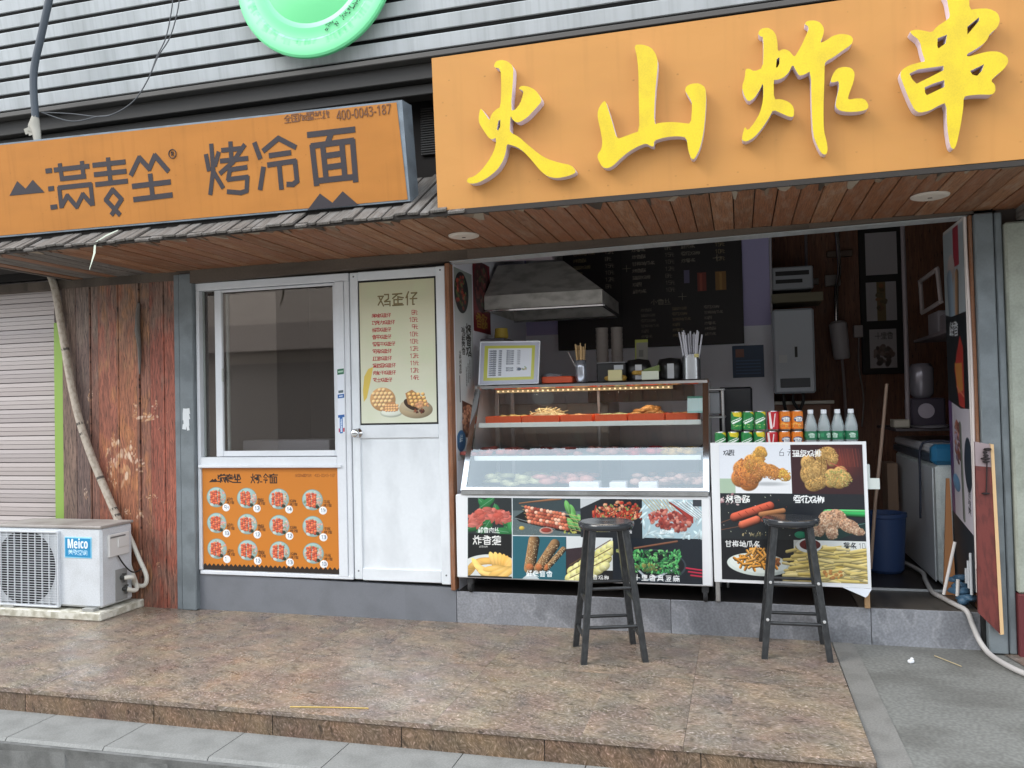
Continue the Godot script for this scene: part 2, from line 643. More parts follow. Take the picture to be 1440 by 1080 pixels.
func _ready() -> void:
	# ---------- camera, sky, light, exposure ----------
	var cam := Camera3D.new()
	cam.name = "camera"
	cam.transform = Transform3D(Basis(Vector3(0.963747, -0.022742, -0.265848), Vector3(0.028281, 0.999455, 0.017027), Vector3(0.265316, -0.023928, 0.963865)), Vector3(0.0, 1.355, 4.893))
	cam.fov = 49.9369
	cam.near = 0.05
	cam.far = 400.0
	add_child(cam)
	var sky := ProceduralSkyMaterial.new()
	sky.sky_top_color = Color(0.84, 0.87, 0.905)
	sky.sky_horizon_color = Color(0.87, 0.88, 0.89)
	sky.sky_curve = 0.2
	sky.sky_energy_multiplier = 1.3
	sky.ground_bottom_color = Color(0.4, 0.4, 0.4)
	sky.ground_horizon_color = Color(0.6, 0.61, 0.63)
	var env := Environment.new()
	env.background_mode = Environment.BG_SKY
	env.sky = Sky.new()
	env.sky.sky_material = sky
	env.tonemap_mode = Environment.TONE_MAPPER_LINEAR
	env.tonemap_exposure = 1.95
	env.sdfgi_enabled = true
	env.ssao_enabled = true
	env.ssil_enabled = true
	var we := WorldEnvironment.new()
	we.name = "sky"
	we.environment = env
	add_child(we)
	var sun := DirectionalLight3D.new()
	sun.name = "sun"
	sun.light_energy = 0.26
	sun.light_angular_distance = 24.0
	sun.light_color = Color(1.0, 0.97, 0.93)
	sun.shadow_enabled = true
	sun.sky_mode = DirectionalLight3D.SKY_MODE_LIGHT_ONLY
	sun.look_at_from_position(Vector3(-7.0, 7.5, 5.5), Vector3(0, 0, 0))
	add_child(sun)

	materials()
	ground()
	shell()
	canopy()
	fascia()
	signs()
	left_side()
	kiosk()
	interior()
	display_case()
	drinks_cart()
	right_side()
	stools()
	air_unit()
	litter()


func materials() -> void:
	rng.seed = 7
	M.floor = tex(mat("ffffff", 1.0), marble_floor(11), Vector2(0.62, 0.62))
	M.floor.roughness_texture = worn(12, Color(0.42, 0.42, 0.42), Color(0.16, 0.16, 0.16), 1.0, 1.0, 0.25).texture()
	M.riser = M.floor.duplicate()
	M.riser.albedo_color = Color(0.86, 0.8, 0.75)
	M.concrete = tex(mat("ffffff", 0.62), worn(21, Color("777773"), Color("5c5b57"), 0.6, 0.6, 0.16), Vector2(0.45, 0.45))
	M.kerbstone = tex(mat("ffffff", 0.75), worn(22, Color("848481"), Color("737370"), 0.6, 1.0, 0.09), Vector2(0.9, 0.9))
	M.kerbface = tex(mat("ffffff", 0.8), worn(24, Color("737371"), Color("50504e"), 0.6, 1.0, 0.08), Vector2(0.9, 0.9))
	M.asphalt = tex(mat("ffffff", 0.85), worn(23, Color("979691"), Color("807f7b"), 0.5), Vector2(0.5, 0.5))
	M.plinth_tile = tex(mat("ffffff", 0.45), stone(31, Color("7f8186"), Color("a3a4a8"), 0.26, 0.006), Vector2(0.9, 0.9))
	M.plinth_paint = tex(mat("ffffff", 0.6), worn(32, Color("73767c"), Color("66696e"), 0.5, 1.0, 0.02), Vector2(0.6, 0.6))
	M.wood_red = tex(mat("ffffff", 0.6), wood(41, Color("6a4530"), Color("a16c49"), Color("917362"), 0.0), Vector2(5.0, 0.55))
	M.wood_brown = tex(mat("ffffff", 0.65), wood(44, Color("61402c"), Color("986846"), Color("8b725f"), 0.08), Vector2(5.0, 0.55))
	M.wood_pale = tex(mat("ffffff", 0.7), wood(47, Color("6e4a34"), Color("ac7b56"), Color("9c8270"), 0.1), Vector2(5.0, 0.55))
	M.wood_grey = tex(mat("ffffff", 0.8), wood(50, Color("3c3733"), Color("857f78"), Color("767370"), 0.35), Vector2(5.0, 0.55))
	M.beam = tex(mat("ffffff", 0.7), worn(53, Color("5d5248"), Color("40372f"), 0.8, 0.2), Vector2(0.5, 0.5))
	M.near_black = mat("1d1917", 0.9)  # plain near-black; also colours the shade strip under the smaller sign
	M.steel_paint = tex(mat("ffffff", 0.5), worn(55, Color("757d81"), Color("5d6468"), 0.6, 1.0, 0.03), Vector2(0.7, 0.7))
	M.dark_gap = mat("181716", 0.8)
	M.alu = tex(mat("ffffff", 0.42), slat_dirt(57), Vector2(0.9, 0.41))
	M.white_frame = tex(mat("ffffff", 0.35), worn(59, Color("dde1e6"), Color("d0d5da"), 0.5, 1.0, 0.012), Vector2(0.4, 0.4))
	M.white_panel = tex(mat("ffffff", 0.28), worn(61, Color("e1e6ea"), Color("cfd4d8"), 0.6, 2.5, 0.01), Vector2(0.3, 0.3))
	M.chrome = mat("d5d6d8", 0.12, 1.0)
	M.brushed = tex(mat("ffffff", 0.3, 0.9), worn(63, Color("b9babb"), Color("8e8f90"), 0.5, 0.3), Vector2(0.7, 0.7))
	M.glass = pane("e8f0f0", 0.1)
	M.window_glass = pane("d8d0c8", 0.12)
	M.black = mat("161616", 0.5)
	M.stool = tex(mat("ffffff", 0.42), worn(64, Color("26282a"), Color("3a3c3d"), 0.8, 3.0), Vector2(3, 3))
	M.stool_top = mat("33363a", 0.14)
	M.white = mat("e4e6e8", 0.45)
	M.rubber = mat("2a2a2b", 0.8)
	M.room_white = mat("dfe0e8", 0.8)
	M.room_lilac = mat("b3abd2", 0.8)
	M.room_brown = tex(mat("ffffff", 0.6), wood(65, Color("6a4434"), Color("8e5f45"), Color("7a5a4a"), 0.0), Vector2(1.2, 0.3))
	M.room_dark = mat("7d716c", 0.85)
	M.floor_dark = mat("2d2825", 0.4)


# ---------- ground, road, pavement, terrace ----------
func ground() -> void:
	var s := S()
	quad(s, Vector3(-120, -0.262, 120), Vector3(120, -0.262, 120), Vector3(120, -0.262, -60), Vector3(-120, -0.262, -60), Vector3.UP)
	struct("road", s, M.asphalt)
	s = S()
	# pavement bed, just under its slabs
	hexa(s, [Vector3(-9, -0.26, 1.5), Vector3(-9, -0.26, 1.93), Vector3(0.44, -0.26, 1.83), Vector3(0.44, -0.26, 1.5), Vector3(-9, -0.128, 1.5), Vector3(-9, -0.128, 1.96), Vector3(0.44, -0.128, 1.83), Vector3(0.44, -0.128, 1.5)])
	var pav := struct("pavement", s, M.kerbface)
	var x := -7.99
	while x < 0.42:
		var x1 := minf(x + 0.525, 0.44)
		var a := 1.858 - (x + 3.0) * 0.016
		var b := 1.858 - (x1 + 3.0) * 0.016
		s = S()
		var g := 0.0025
		hexa(s, [Vector3(x + g, -0.127, 1.5), Vector3(x + g, -0.127, a), Vector3(x1 - g, -0.127, b), Vector3(x1 - g, -0.127, 1.5), Vector3(x + g, -0.114, 1.5), Vector3(x + g, -0.114, a - 0.012), Vector3(x1 - g, -0.114, b - 0.012), Vector3(x1 - g, -0.114, 1.5)])
		part("slab", s, M.kerbstone, pav)
		# the kerb stone in front of it, a little lower at its rounded nose
		s = S()
		box(s, Vector3((x + x1) / 2.0 - 0.17, -0.196, (a + b) / 2.0 - 0.055), Vector3(0.521, 0.13, 0.14), 0.012, Vector2(x, 0.3))
		part("kerb_stone", s, M.kerbface, pav)
		x += 0.525
	# terrace: bed, top tiles, riser tiles
	s = S()
	box2(s, Vector3(-9, -0.26, -0.3), Vector3(0.445, -0.02, 1.555))
	var ter := struct("terrace", s, M.kerbface)
	var xs := [-9.0, -7.6, -6.55, -5.5, -4.45, -3.4, -2.35, -1.3, -0.25, 0.45]
	var zs := [0.0, 0.78, 1.579]
	for i in xs.size() - 1:
		for j in zs.size() - 1:
			s = S()
			var off := Vector2(rng.randf() * 3.0, rng.randf() * 3.0)
			var g := 0.0007
			var lo := Vector3(xs[i] + g, -0.021, zs[j] + g)
			var hi := Vector3(xs[i + 1] - g, 0.0, zs[j + 1] - (g if j == 0 else 0.0))
			# grain runs along the street on every tile
			quad(s, Vector3(lo.x, 0, lo.z), Vector3(hi.x, 0, lo.z), Vector3(hi.x, 0, hi.z), Vector3(lo.x, 0, hi.z), Vector3.UP, [off, off + Vector2(hi.x - lo.x, 0), off + Vector2(hi.x - lo.x, hi.z - lo.z), off + Vector2(0, hi.z - lo.z)])
			if j == 1:
				quad(s, Vector3(lo.x, 0, hi.z), Vector3(hi.x, 0, hi.z), Vector3(hi.x, -0.021, hi.z), Vector3(lo.x, -0.021, hi.z), Vector3.BACK)
			part("tile", s, M.floor, ter)
	xs = [-9.0, -8.2, -7.4, -6.6, -5.8, -5.0, -4.2, -3.45, -2.7, -2.07, -1.444, -0.811, -0.185, 0.45]
	for i in xs.size() - 1:
		s = S()
		var off := Vector2(rng.randf() * 3.0, rng.randf() * 3.0)
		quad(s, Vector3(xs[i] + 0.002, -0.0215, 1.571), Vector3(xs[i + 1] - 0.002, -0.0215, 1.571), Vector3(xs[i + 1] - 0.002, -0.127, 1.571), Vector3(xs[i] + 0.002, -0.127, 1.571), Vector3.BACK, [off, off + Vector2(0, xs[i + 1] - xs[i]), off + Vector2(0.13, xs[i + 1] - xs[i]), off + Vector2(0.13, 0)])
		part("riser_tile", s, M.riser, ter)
	s = S()
	quad(s, Vector3(0.4505, -0.001, 0), Vector3(0.4505, -0.001, 1.579), Vector3(0.4505, -0.26, 1.579), Vector3(0.4505, -0.26, 0), Vector3.RIGHT)
	part("end_tile", s, M.floor, ter)
	# the concrete ramp beside the terrace, falling to the road
	s = S()
	var pz := [-0.3, 0.35, 1.5, 2.6, 4.2]
	var py := [-0.006, -0.006, -0.03, -0.12, -0.258]
	for i in 4:
		quad(s, Vector3(0.452, py[i], pz[i]), Vector3(9, py[i], pz[i]), Vector3(9, py[i + 1], pz[i + 1]), Vector3(0.452, py[i + 1], pz[i + 1]), Vector3.UP, [Vector2(0.45, pz[i]), Vector2(9, pz[i]), Vector2(9, pz[i + 1]), Vector2(0.45, pz[i + 1])])
	struct("concrete_ramp", s, M.concrete)
	s = S()
	for i in 3:
		var w0: float = [0.105, 0.115, 0.13, 0.15][i]
		var w1: float = [0.105, 0.115, 0.13, 0.15][i + 1]
		quad(s, Vector3(0.456, py[i] + 0.004, maxf(pz[i], 0.0)), Vector3(0.456 + w0, py[i] + 0.004, maxf(pz[i], 0.0)), Vector3(0.456 + w1, py[i + 1] + 0.004, pz[i + 1]), Vector3(0.456, py[i + 1] + 0.004, pz[i + 1]), Vector3.UP)
	struct("mortar_strip", s, tex(mat("ffffff", 0.7), worn(26, Color("7c7a76"), Color("6a6864"), 0.6, 1.0, 0.1), Vector2(0.8, 0.8)))
	# the other tiled terrace at the far right
	s = S()
	quad(s, Vector3(1.27, -0.001, 0.0), Vector3(6, -0.001, 0.0), Vector3(6, -0.001, 0.75), Vector3(1.42, -0.001, 0.75), Vector3.UP)
	struct("side_paving", s, M.floor)


# ---------- the fixed shell of the shop ----------
func shell() -> void:
	# plinth: painted under the door, stone tiles under the counter
	var s := S()
	hexa(s, [Vector3(-3.75, -0.02, -0.25), Vector3(-3.75, -0.02, 0.0), Vector3(-1.74, -0.02, 0.0), Vector3(-1.74, -0.02, -0.25), Vector3(-3.75, 0.245, -0.25), Vector3(-3.75, 0.245, 0.0), Vector3(-1.74, 0.212, 0.0), Vector3(-1.74, 0.212, -0.25)])
	struct("painted_plinth", s, M.plinth_paint)
	s = S()
	box2(s, Vector3(-1.738, -0.02, -0.45), Vector3(1.2, 0.19, -0.012))
	var pl := struct("tiled_plinth", s, M.floor_dark)
	var xs := [-1.738, -0.93, -0.42, 0.12, 0.66, 1.2]
	for i in 5:
		s = S()
		box(s, Vector3((xs[i] + xs[i + 1]) / 2.0, 0.0865, -0.006), Vector3(xs[i + 1] - xs[i] - 0.003, 0.213, 0.012), 0.002, Vector2(rng.randf() * 4, rng.randf() * 4))
		part("tile", s, M.plinth_tile, pl)
	s = S()
	box2(s, Vector3(0.6, 0.19, -0.445), Vector3(1.19, 0.197, -0.002))
	part("threshold", s, tex(mat("ffffff", 0.4), worn(33, Color("4b4640"), Color("2c2926"), 0.8, 0.2), Vector2(1, 1)), pl)
	s = S()
	box2(s, Vector3(0.6, 0.197, -0.455), Vector3(1.19, 0.209, -0.44))
	part("threshold_strip", s, M.alu, pl)
	# walls above the openings and the flat roof behind the fascia
	s = S()
	box2(s, Vector3(-9, 2.34, -0.12), Vector3(3.2, 3.6, 0.05))
	struct("upper_wall", s, M.near_black)
	s = S()
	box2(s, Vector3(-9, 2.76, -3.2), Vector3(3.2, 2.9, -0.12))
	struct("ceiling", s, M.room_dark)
	# the room behind the counter
	s = S()
	box2(s, Vector3(-1.79, 0.0, -2.0), Vector3(-1.737, 2.76, -0.06))
	struct("wall_left", s, M.room_white)
	s = S()
	box2(s, Vector3(-1.79, 0.0, -2.0), Vector3(0.262, 2.76, -1.9))
	struct("wall_back", s, M.room_white)
	s = S()
	box2(s, Vector3(-1.73, 1.93, -1.899), Vector3(0.255, 2.755, -1.89))
	struct("wall_back_upper", s, M.room_lilac)
	s = S()
	box2(s, Vector3(0.2, 0.0, -2.5), Vector3(0.262, 2.76, -2.0))
	struct("wall_return", s, M.room_lilac)
	s = S()
	box2(s, Vector3(0.2, 0.0, -2.6), Vector3(1.95, 2.76, -2.5))
	struct("wall_brown", s, M.room_brown)
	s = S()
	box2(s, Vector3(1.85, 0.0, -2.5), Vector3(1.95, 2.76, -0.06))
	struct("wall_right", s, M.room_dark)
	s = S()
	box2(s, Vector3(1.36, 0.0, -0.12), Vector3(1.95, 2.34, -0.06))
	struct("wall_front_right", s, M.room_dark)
	s = S()
	box2(s, Vector3(-1.79, -0.02, -2.6), Vector3(1.95, 0.188, -0.45))
	struct("floor", s, M.floor_dark)
	# the dark kiosk behind the window and the door
	s = S()
	box2(s, Vector3(-3.66, 0.0, -1.7), Vector3(-1.79, 2.76, -1.6))
	struct("kiosk_wall_back", s, mat("6b6668", 0.8))
	s = S()
	box2(s, Vector3(-3.7, 0.0, -1.6), Vector3(-3.62, 2.76, -0.06))
	struct("kiosk_wall_left", s, mat("6b6668", 0.8))
	s = S()
	box2(s, Vector3(-3.66, 0.0, -1.6), Vector3(-1.79, 0.2, -0.25))
	struct("kiosk_floor", s, M.floor_dark)


# ---------- canopy ----------
func canopy() -> void:
	var c := thing("timber_canopy", "long weathered timber canopy with plank soffit and grey slat roof over the shop front", "canopy", Vector3(-1.5, 2.3, 0))
	# soffit planks
	var x := -4.6
	var woods := [M.wood_red, M.wood_red, M.wood_brown, M.wood_pale, M.wood_red]
	while x < 1.42:
		var w := rng.randf_range(0.088, 0.112)
		var s := S()
		var m = woods[rng.randi() % 5]
		if x < -3.9:
			m = [M.wood_grey, M.wood_brown][rng.randi() % 2]
		var zf := 0.972 + rng.randf_range(-0.012, 0.004)
		box(s, Vector3(x + w / 2.0, 2.327 + rng.randf_range(-0.0025, 0.0025), (0.03 + zf) / 2.0), Vector3(w - 0.005, 0.016, zf - 0.03), 0.003, Vector2(rng.randf() * 5, rng.randf() * 5), Basis(Vector3.BACK, rng.randf_range(-0.02, 0.02)))
		part("plank", s, m, c)
		x += w
	var s := S()
	box2(s, Vector3(-4.6, 2.337, 0.03), Vector3(1.42, 2.342, 0.97))
	part("deck", s, M.near_black, c)
	# the weather-beaten front edge
	s = S()
	hexa(s, [Vector3(-4.62, 2.314, 0.975), Vector3(-4.62, 2.314, 0.99), Vector3(1.43, 2.309, 0.99), Vector3(1.43, 2.309, 0.975), Vector3(-4.62, 2.345, 0.975), Vector3(-4.62, 2.345, 0.99), Vector3(1.43, 2.332, 0.99), Vector3(1.43, 2.332, 0.975)])
	part("edge_trim", s, mat("2f2a26", 0.8), c)
	var torn := [mat("968a7a", 0.9), mat("6b5d50", 0.9), mat("43382f", 0.9), mat("7d6a58", 0.9)]
	# torn old lining paper hanging from that edge
	for k in 90:
		s = S()
		var px := -4.3 + k * 0.0625 + rng.randf_range(-0.05, 0.05)
		var pw := rng.randf_range(0.02, 0.1)
		var ph := rng.randf_range(0.004, 0.03)
		var z0 := 0.968
		var z1 := 0.94 - rng.randf_range(0.0, 0.16) * rng.randf()
		hexa(s, [Vector3(px, 2.3165, z0), Vector3(px + pw, 2.3165, z0), Vector3(px + pw * 0.6, 2.3165 - ph * 0.2, z1), Vector3(px + pw * 0.3, 2.3165, z1), Vector3(px, 2.3185, z0), Vector3(px + pw, 2.3185, z0), Vector3(px + pw * 0.6, 2.3185 - ph * 0.2, z1), Vector3(px + pw * 0.3, 2.3185, z1)])
		part("torn_paper", s, torn[k % 4], c)
	# left end board and right end board
	s = S()
	box2(s, Vector3(-4.625, 2.312, 0.03), Vector3(-4.603, 2.36, 0.974))
	part("end_board", s, M.wood_grey, c)
	s = S()
	box2(s, Vector3(1.425, 2.25, 0.03), Vector3(1.45, 2.36, 0.974))
	part("end_board", s, M.wood_grey, c)
	# the beam at the back, sagging to the left
	s = S()
	hexa(s, [Vector3(-3.6, 2.229, -0.06), Vector3(-3.6, 2.229, 0.055), Vector3(1.22, 2.305, 0.055), Vector3(1.22, 2.305, -0.06), Vector3(-3.6, 2.319, -0.06), Vector3(-3.6, 2.319, 0.055), Vector3(1.22, 2.3185, 0.055), Vector3(1.22, 2.3185, -0.06)])
	part("beam", s, M.beam, c)
	s = S()
	box2(s, Vector3(-9, 2.26, -0.06), Vector3(-3.6, 2.3195, 0.028))
	part("beam", s, M.beam, c)
	s = S()
	hexa(s, [Vector3(-1.73, 2.254, -0.1), Vector3(-1.73, 2.254, 0.02), Vector3(1.2, 2.3, 0.02), Vector3(1.2, 2.3, -0.1), Vector3(-1.73, 2.262, -0.1), Vector3(-1.73, 2.262, 0.02), Vector3(1.2, 2.306, 0.02), Vector3(1.2, 2.306, -0.1)])
	part("metal_edge", s, M.alu, c)
	# roof slats rising to the back
	x = -4.62
	while x < -1.3:
		var w := rng.randf_range(0.05, 0.1)
		s = S()
		var yo := rng.randf_range(-0.012, 0.008)
		var bas := Basis(Vector3.RIGHT, 0.54) * Basis(Vector3.BACK, rng.randf_range(-0.04, 0.04))
		box(s, Vector3(x + w / 2.0, 2.507 + yo, 0.708), Vector3(w - rng.randf_range(0.006, 0.014), 0.014, 0.7), 0.002, Vector2(rng.randf() * 5, rng.randf() * 5), bas)
		part("roof_slat", s, M.wood_grey, c)
		x += w
	s = S()
	hexa(s, [Vector3(-4.62, 2.345, 0.955), Vector3(-4.62, 2.345, 0.4), Vector3(1.42, 2.345, 0.4), Vector3(1.42, 2.345, 0.955), Vector3(-4.62, 2.348, 0.955), Vector3(-4.62, 2.64, 0.42), Vector3(1.42, 2.64, 0.42), Vector3(1.42, 2.348, 0.955)])
	part("roof_core", s, M.near_black, c)
	# two round lamps let into the soffit (unlit)
	for q in [[-1.484, 0.462, "white round downlight in the soffit above the white door"], [0.918, 0.515, "white round downlight in the soffit above the shop entrance"]]:
		var l := thing("downlight", q[2], "lamp", Vector3(q[0], 2.318, q[1]), "downlights in the canopy soffit")
		s = S()
		lathe(s, [Vector2(0.0, -0.011), Vector2(0.072, -0.011), Vector2(0.086, -0.006), Vector2(0.088, 0.0)], 28, Transform3D(Basis(), l.position))
		part("cover", s, mat("c9bfb4", 0.5), l)
		s = S()
		box(s, l.position + Vector3(0, -0.0125, 0), Vector3(0.02, 0.003, 0.003))
		part("slot", s, M.black, l)
	# a strip of old tape caught on the roof edge
	s = S()
	var tp := [Vector3(-3.364, 2.387, 1), Vector3(-3.442, 2.364, 1), Vector3(-3.52, 2.33, 1), Vector3(-3.526, 2.269, 1), Vector3(-3.541, 2.229, 1), Vector3(-3.561, 2.177, 1)]
	for i in tp.size() - 1:
		var w0: float = [0.012, 0.02, 0.014, 0.017, 0.011, 0.003][i]
		var w1: float = [0.012, 0.02, 0.014, 0.017, 0.011, 0.003][i + 1]
		var d: Vector3 = Vector3(0.4, 0.6, 0) if i < 2 else Vector3(1, 0.2, 0.1)
		hexa(s, [tp[i] - d * w0 / 2.0, tp[i] + d * w0 / 2.0, tp[i + 1] + d * w1 / 2.0, tp[i + 1] - d * w1 / 2.0, tp[i] - d * w0 / 2.0 + Vector3(0, 0, 0.002), tp[i] + d * w0 / 2.0 + Vector3(0, 0, 0.002), tp[i + 1] + d * w1 / 2.0 + Vector3(0, 0, 0.002), tp[i + 1] - d * w1 / 2.0 + Vector3(0, 0, 0.002)])
	single("tape_strip", s, mat("c6cdbd", 0.6), "strip of pale old tape dangling from the canopy edge under the smaller sign", "tape")


# ---------- slatted fascia above the signs ----------
func fascia() -> void:
	var f := thing("slatted_fascia", "pale metal louvre fascia with dark gaps running above both signs", "fascia", Vector3(-2, 3.2, 0.6))
	var s := S()
	box2(s, Vector3(-9, 3.6, 0.3), Vector3(3.2, 5.2, 0.6))
	box2(s, Vector3(-9, 3.19, 0.42), Vector3(3.2, 3.6, 0.6))
	part("backing", s, M.dark_gap, f)
	for k in 12:
		s = S()
		box(s, Vector3(-2.9, 3.352 + k * 0.1065, 0.672), Vector3(12.2, 0.077, 0.016), 0.004, Vector2(k * 0.77, k * 1.3), Basis(Vector3.RIGHT, 0.2))
		part("slat", s, M.alu, f)
	s = S()
	box(s, Vector3(-2.9, 3.262, 0.63), Vector3(12.2, 0.03, 0.2), 0.004)
	part("lower_rail", s, mat("4b4845", 0.6), f)
	s = S()
	box(s, Vector3(-2.9, 3.2, 0.6), Vector3(12.2, 0.09, 0.14), 0.004)
	box(s, Vector3(-2.9, 3.12, 0.57), Vector3(12.2, 0.06, 0.1), 0.004)
	part("lower_beam", s, mat("2f2d2b", 0.65), f)
	s = S()
	box2(s, Vector3(-9, 2.36, 0.2), Vector3(3.2, 3.19, 0.4))
	part("dark_panel", s, M.near_black, f)
	s = S()
	for k in 20:
		box(s, Vector3(-1.5, 2.82 + k * 0.014, 0.412), Vector3(0.5, 0.009, 0.02), 0.002)
	part("ribbed_panel", s, mat("3a3836", 0.6), f)
	# round green dish sign
	var d := local_thing("round_sign", "round translucent green dish sign cut by the top of the picture", "sign", Vector3(-2.233, 3.802, 0.78))
	var xf := Transform3D(Basis(Vector3.RIGHT, PI / 2.0), Vector3.ZERO)
	s = S()
	lathe(s, [Vector2(0.474, -0.03), Vector2(0.486, -0.02), Vector2(0.486, 0.0), Vector2(0.475, 0.008), Vector2(0.40, 0.02), Vector2(0.388, 0.013), Vector2(0.33, 0.02), Vector2(0.30, 0.012)], 72, xf)
	var green := tex(mat("ffffff", 0.3), dish_print(), Vector2(1, 1))
	part("rim", s, green, d)
	s = S()
	lathe(s, [Vector2(0.30, 0.012), Vector2(0.22, 0.04), Vector2(0.14, 0.055), Vector2(0.0, 0.06)], 48, xf, true)
	part("dome", s, mat("78dc98", 0.3), d)
	s = S()
	for k in 26:
		var a := -1.33 + k * 0.034
		if k == 7 or k == 8:
			continue
		for j in 2:
			var o := Vector3(cos(a + rng.randf_range(-0.012, 0.012)), sin(a), 0) * (0.355 + rng.randf_range(-0.016, 0.016))
			box(s, o + Vector3(0, 0, 0.0255), Vector3(rng.randf_range(0.008, 0.02), 0.004, 0.002), 0, Vector2.ZERO, Basis(Vector3.BACK, rng.randf_range(-1.2, 1.2)))
	part("lettering", s, mat("20543a", 0.6), d).set_meta("kind", "stuff")
	# the thick cable from above, taped where it ends at the sign, and a pair of thin wires
	s = S()
	tube(s, smooth_path([Vector3(-3.877, 4.005, 0.9), Vector3(-3.926, 3.84, 0.9), Vector3(-3.986, 3.633, 0.9), Vector3(-4.035, 3.467, 0.9), Vector3(-4.047, 3.338, 0.9), Vector3(-4.034, 3.138, 0.9)]), 0.021, 10)
	var cb := thing("cable_hose", "thick dark grey cable hanging over the louvre, its end taped above the smaller sign", "cable", Vector3(-4.034, 3.138, 0.9))
	part("sleeve", s, mat("3c444d", 0.6), cb)
	s = S()
	tube(s, [Vector3(-4.034, 3.151, 0.9), Vector3(-4.045, 3.096, 0.9), Vector3(-4.029, 3.051, 0.9), Vector3(-4.019, 2.994, 0.9)], [0.02, 0.034, 0.026, 0.02], 7)
	for k in 4:
		var o: Vector3 = Vector3(-4.045, 3.07, 0.9) + Vector3(rng.randf_range(-0.05, 0.04), rng.randf_range(-0.04, 0.01), 0.02)
		box(s, o, Vector3(0.03, 0.035, 0.004), 0, Vector2.ZERO, Basis(Vector3(0.3, 0.4, 1).normalized(), rng.randf() * 2.0))
	part("tape_end", s, mat("a39f95", 0.8), cb)
	var wr := thing("thin_wires", "pair of thin twisted wires looping across the louvre to the thick cable", "wire", Vector3(-3.607, 3.107, 0.86))
	for k in 2:
		s = S()
		var e := 1.0 - k
		tube(s, smooth_path([Vector3(-3.054, 3.85, 0.86) + Vector3(-0.04 * e, 0, 0), Vector3(-3.047, 3.716, 0.86) + Vector3(-0.045 * e, 0, 0), Vector3(-3.107, 3.525, 0.86) + Vector3(-0.03 * e, 0, 0), Vector3(-3.196, 3.413, 0.86) + Vector3(-0.008 * e, 0, 0), Vector3(-3.266, 3.289, 0.86), Vector3(-3.366, 3.175, 0.86), Vector3(-3.506, 3.116, 0.86), Vector3(-3.622, 3.113, 0.86), Vector3(-3.811, 3.152, 0.86) + Vector3(0, -0.045 * e, 0), Vector3(-4.011, 3.177, 0.88)]), 0.0035, 5)
		part("wire", s, mat("4a4c50", 0.6), wr)


func dish_print() -> Pic:
	var p := Pic.new(256, 128, Color("62dca0"), 5)
	for y in 128:
		for x in 256:
			var t := y / 128.0
			var c := Color("a0ecb8").lerp(Color("6fd996"), clampf(sin(t * 9.0) * 0.5 + 0.5, 0, 1))
			p.mix(x, y, c.r, c.g, c.b, 1.0)
	for k in 300:
		var x := p.r.randf() * 256
		p.line(x, 50, x + p.r.randf_range(-1, 1), 50 + p.r.randf() * 30, 1.0, Color("54c880"), 0.0, 0.4)
	return p


# ---------- the two signs ----------
func stroke(a: Vector2, b: Vector2, w: float) -> PackedVector2Array:
	var n := (b - a).orthogonal().normalized() * w / 2.0
	return PackedVector2Array([a + n, b + n, b - n, a - n])


func bars(front: SurfaceTool, t: String, w: float) -> void:
	# strokes of flat letters: «x,y x,y» polylines divided by «|»; overlaps are cut away so that no two faces share a plane
	var done := []
	for pl in t.split("|"):
		var p := pts2(pl)
		for i in p.size() - 1:
			var e := (p[i + 1] - p[i]).normalized() * w * 0.25
			var now := [stroke(p[i] - (e if i > 0 else Vector2.ZERO), p[i + 1] + (e if i < p.size() - 2 else Vector2.ZERO), w)]
			for d in done:
				var nxt := []
				for q in now:
					nxt.append_array(Geometry2D.clip_polygons(q, d))
				now = nxt
			for q in now:
				if not Geometry2D.is_polygon_clockwise(q):
					slab(front, front, q, [], 0.0032, 0.0055)
			done.append(stroke(p[i] - (e if i > 0 else Vector2.ZERO), p[i + 1] + (e if i < p.size() - 2 else Vector2.ZERO), w))


func solid(front: SurfaceTool, t: String) -> void:
	slab(front, front, pts2(t), [], 0.0032, 0.0055)


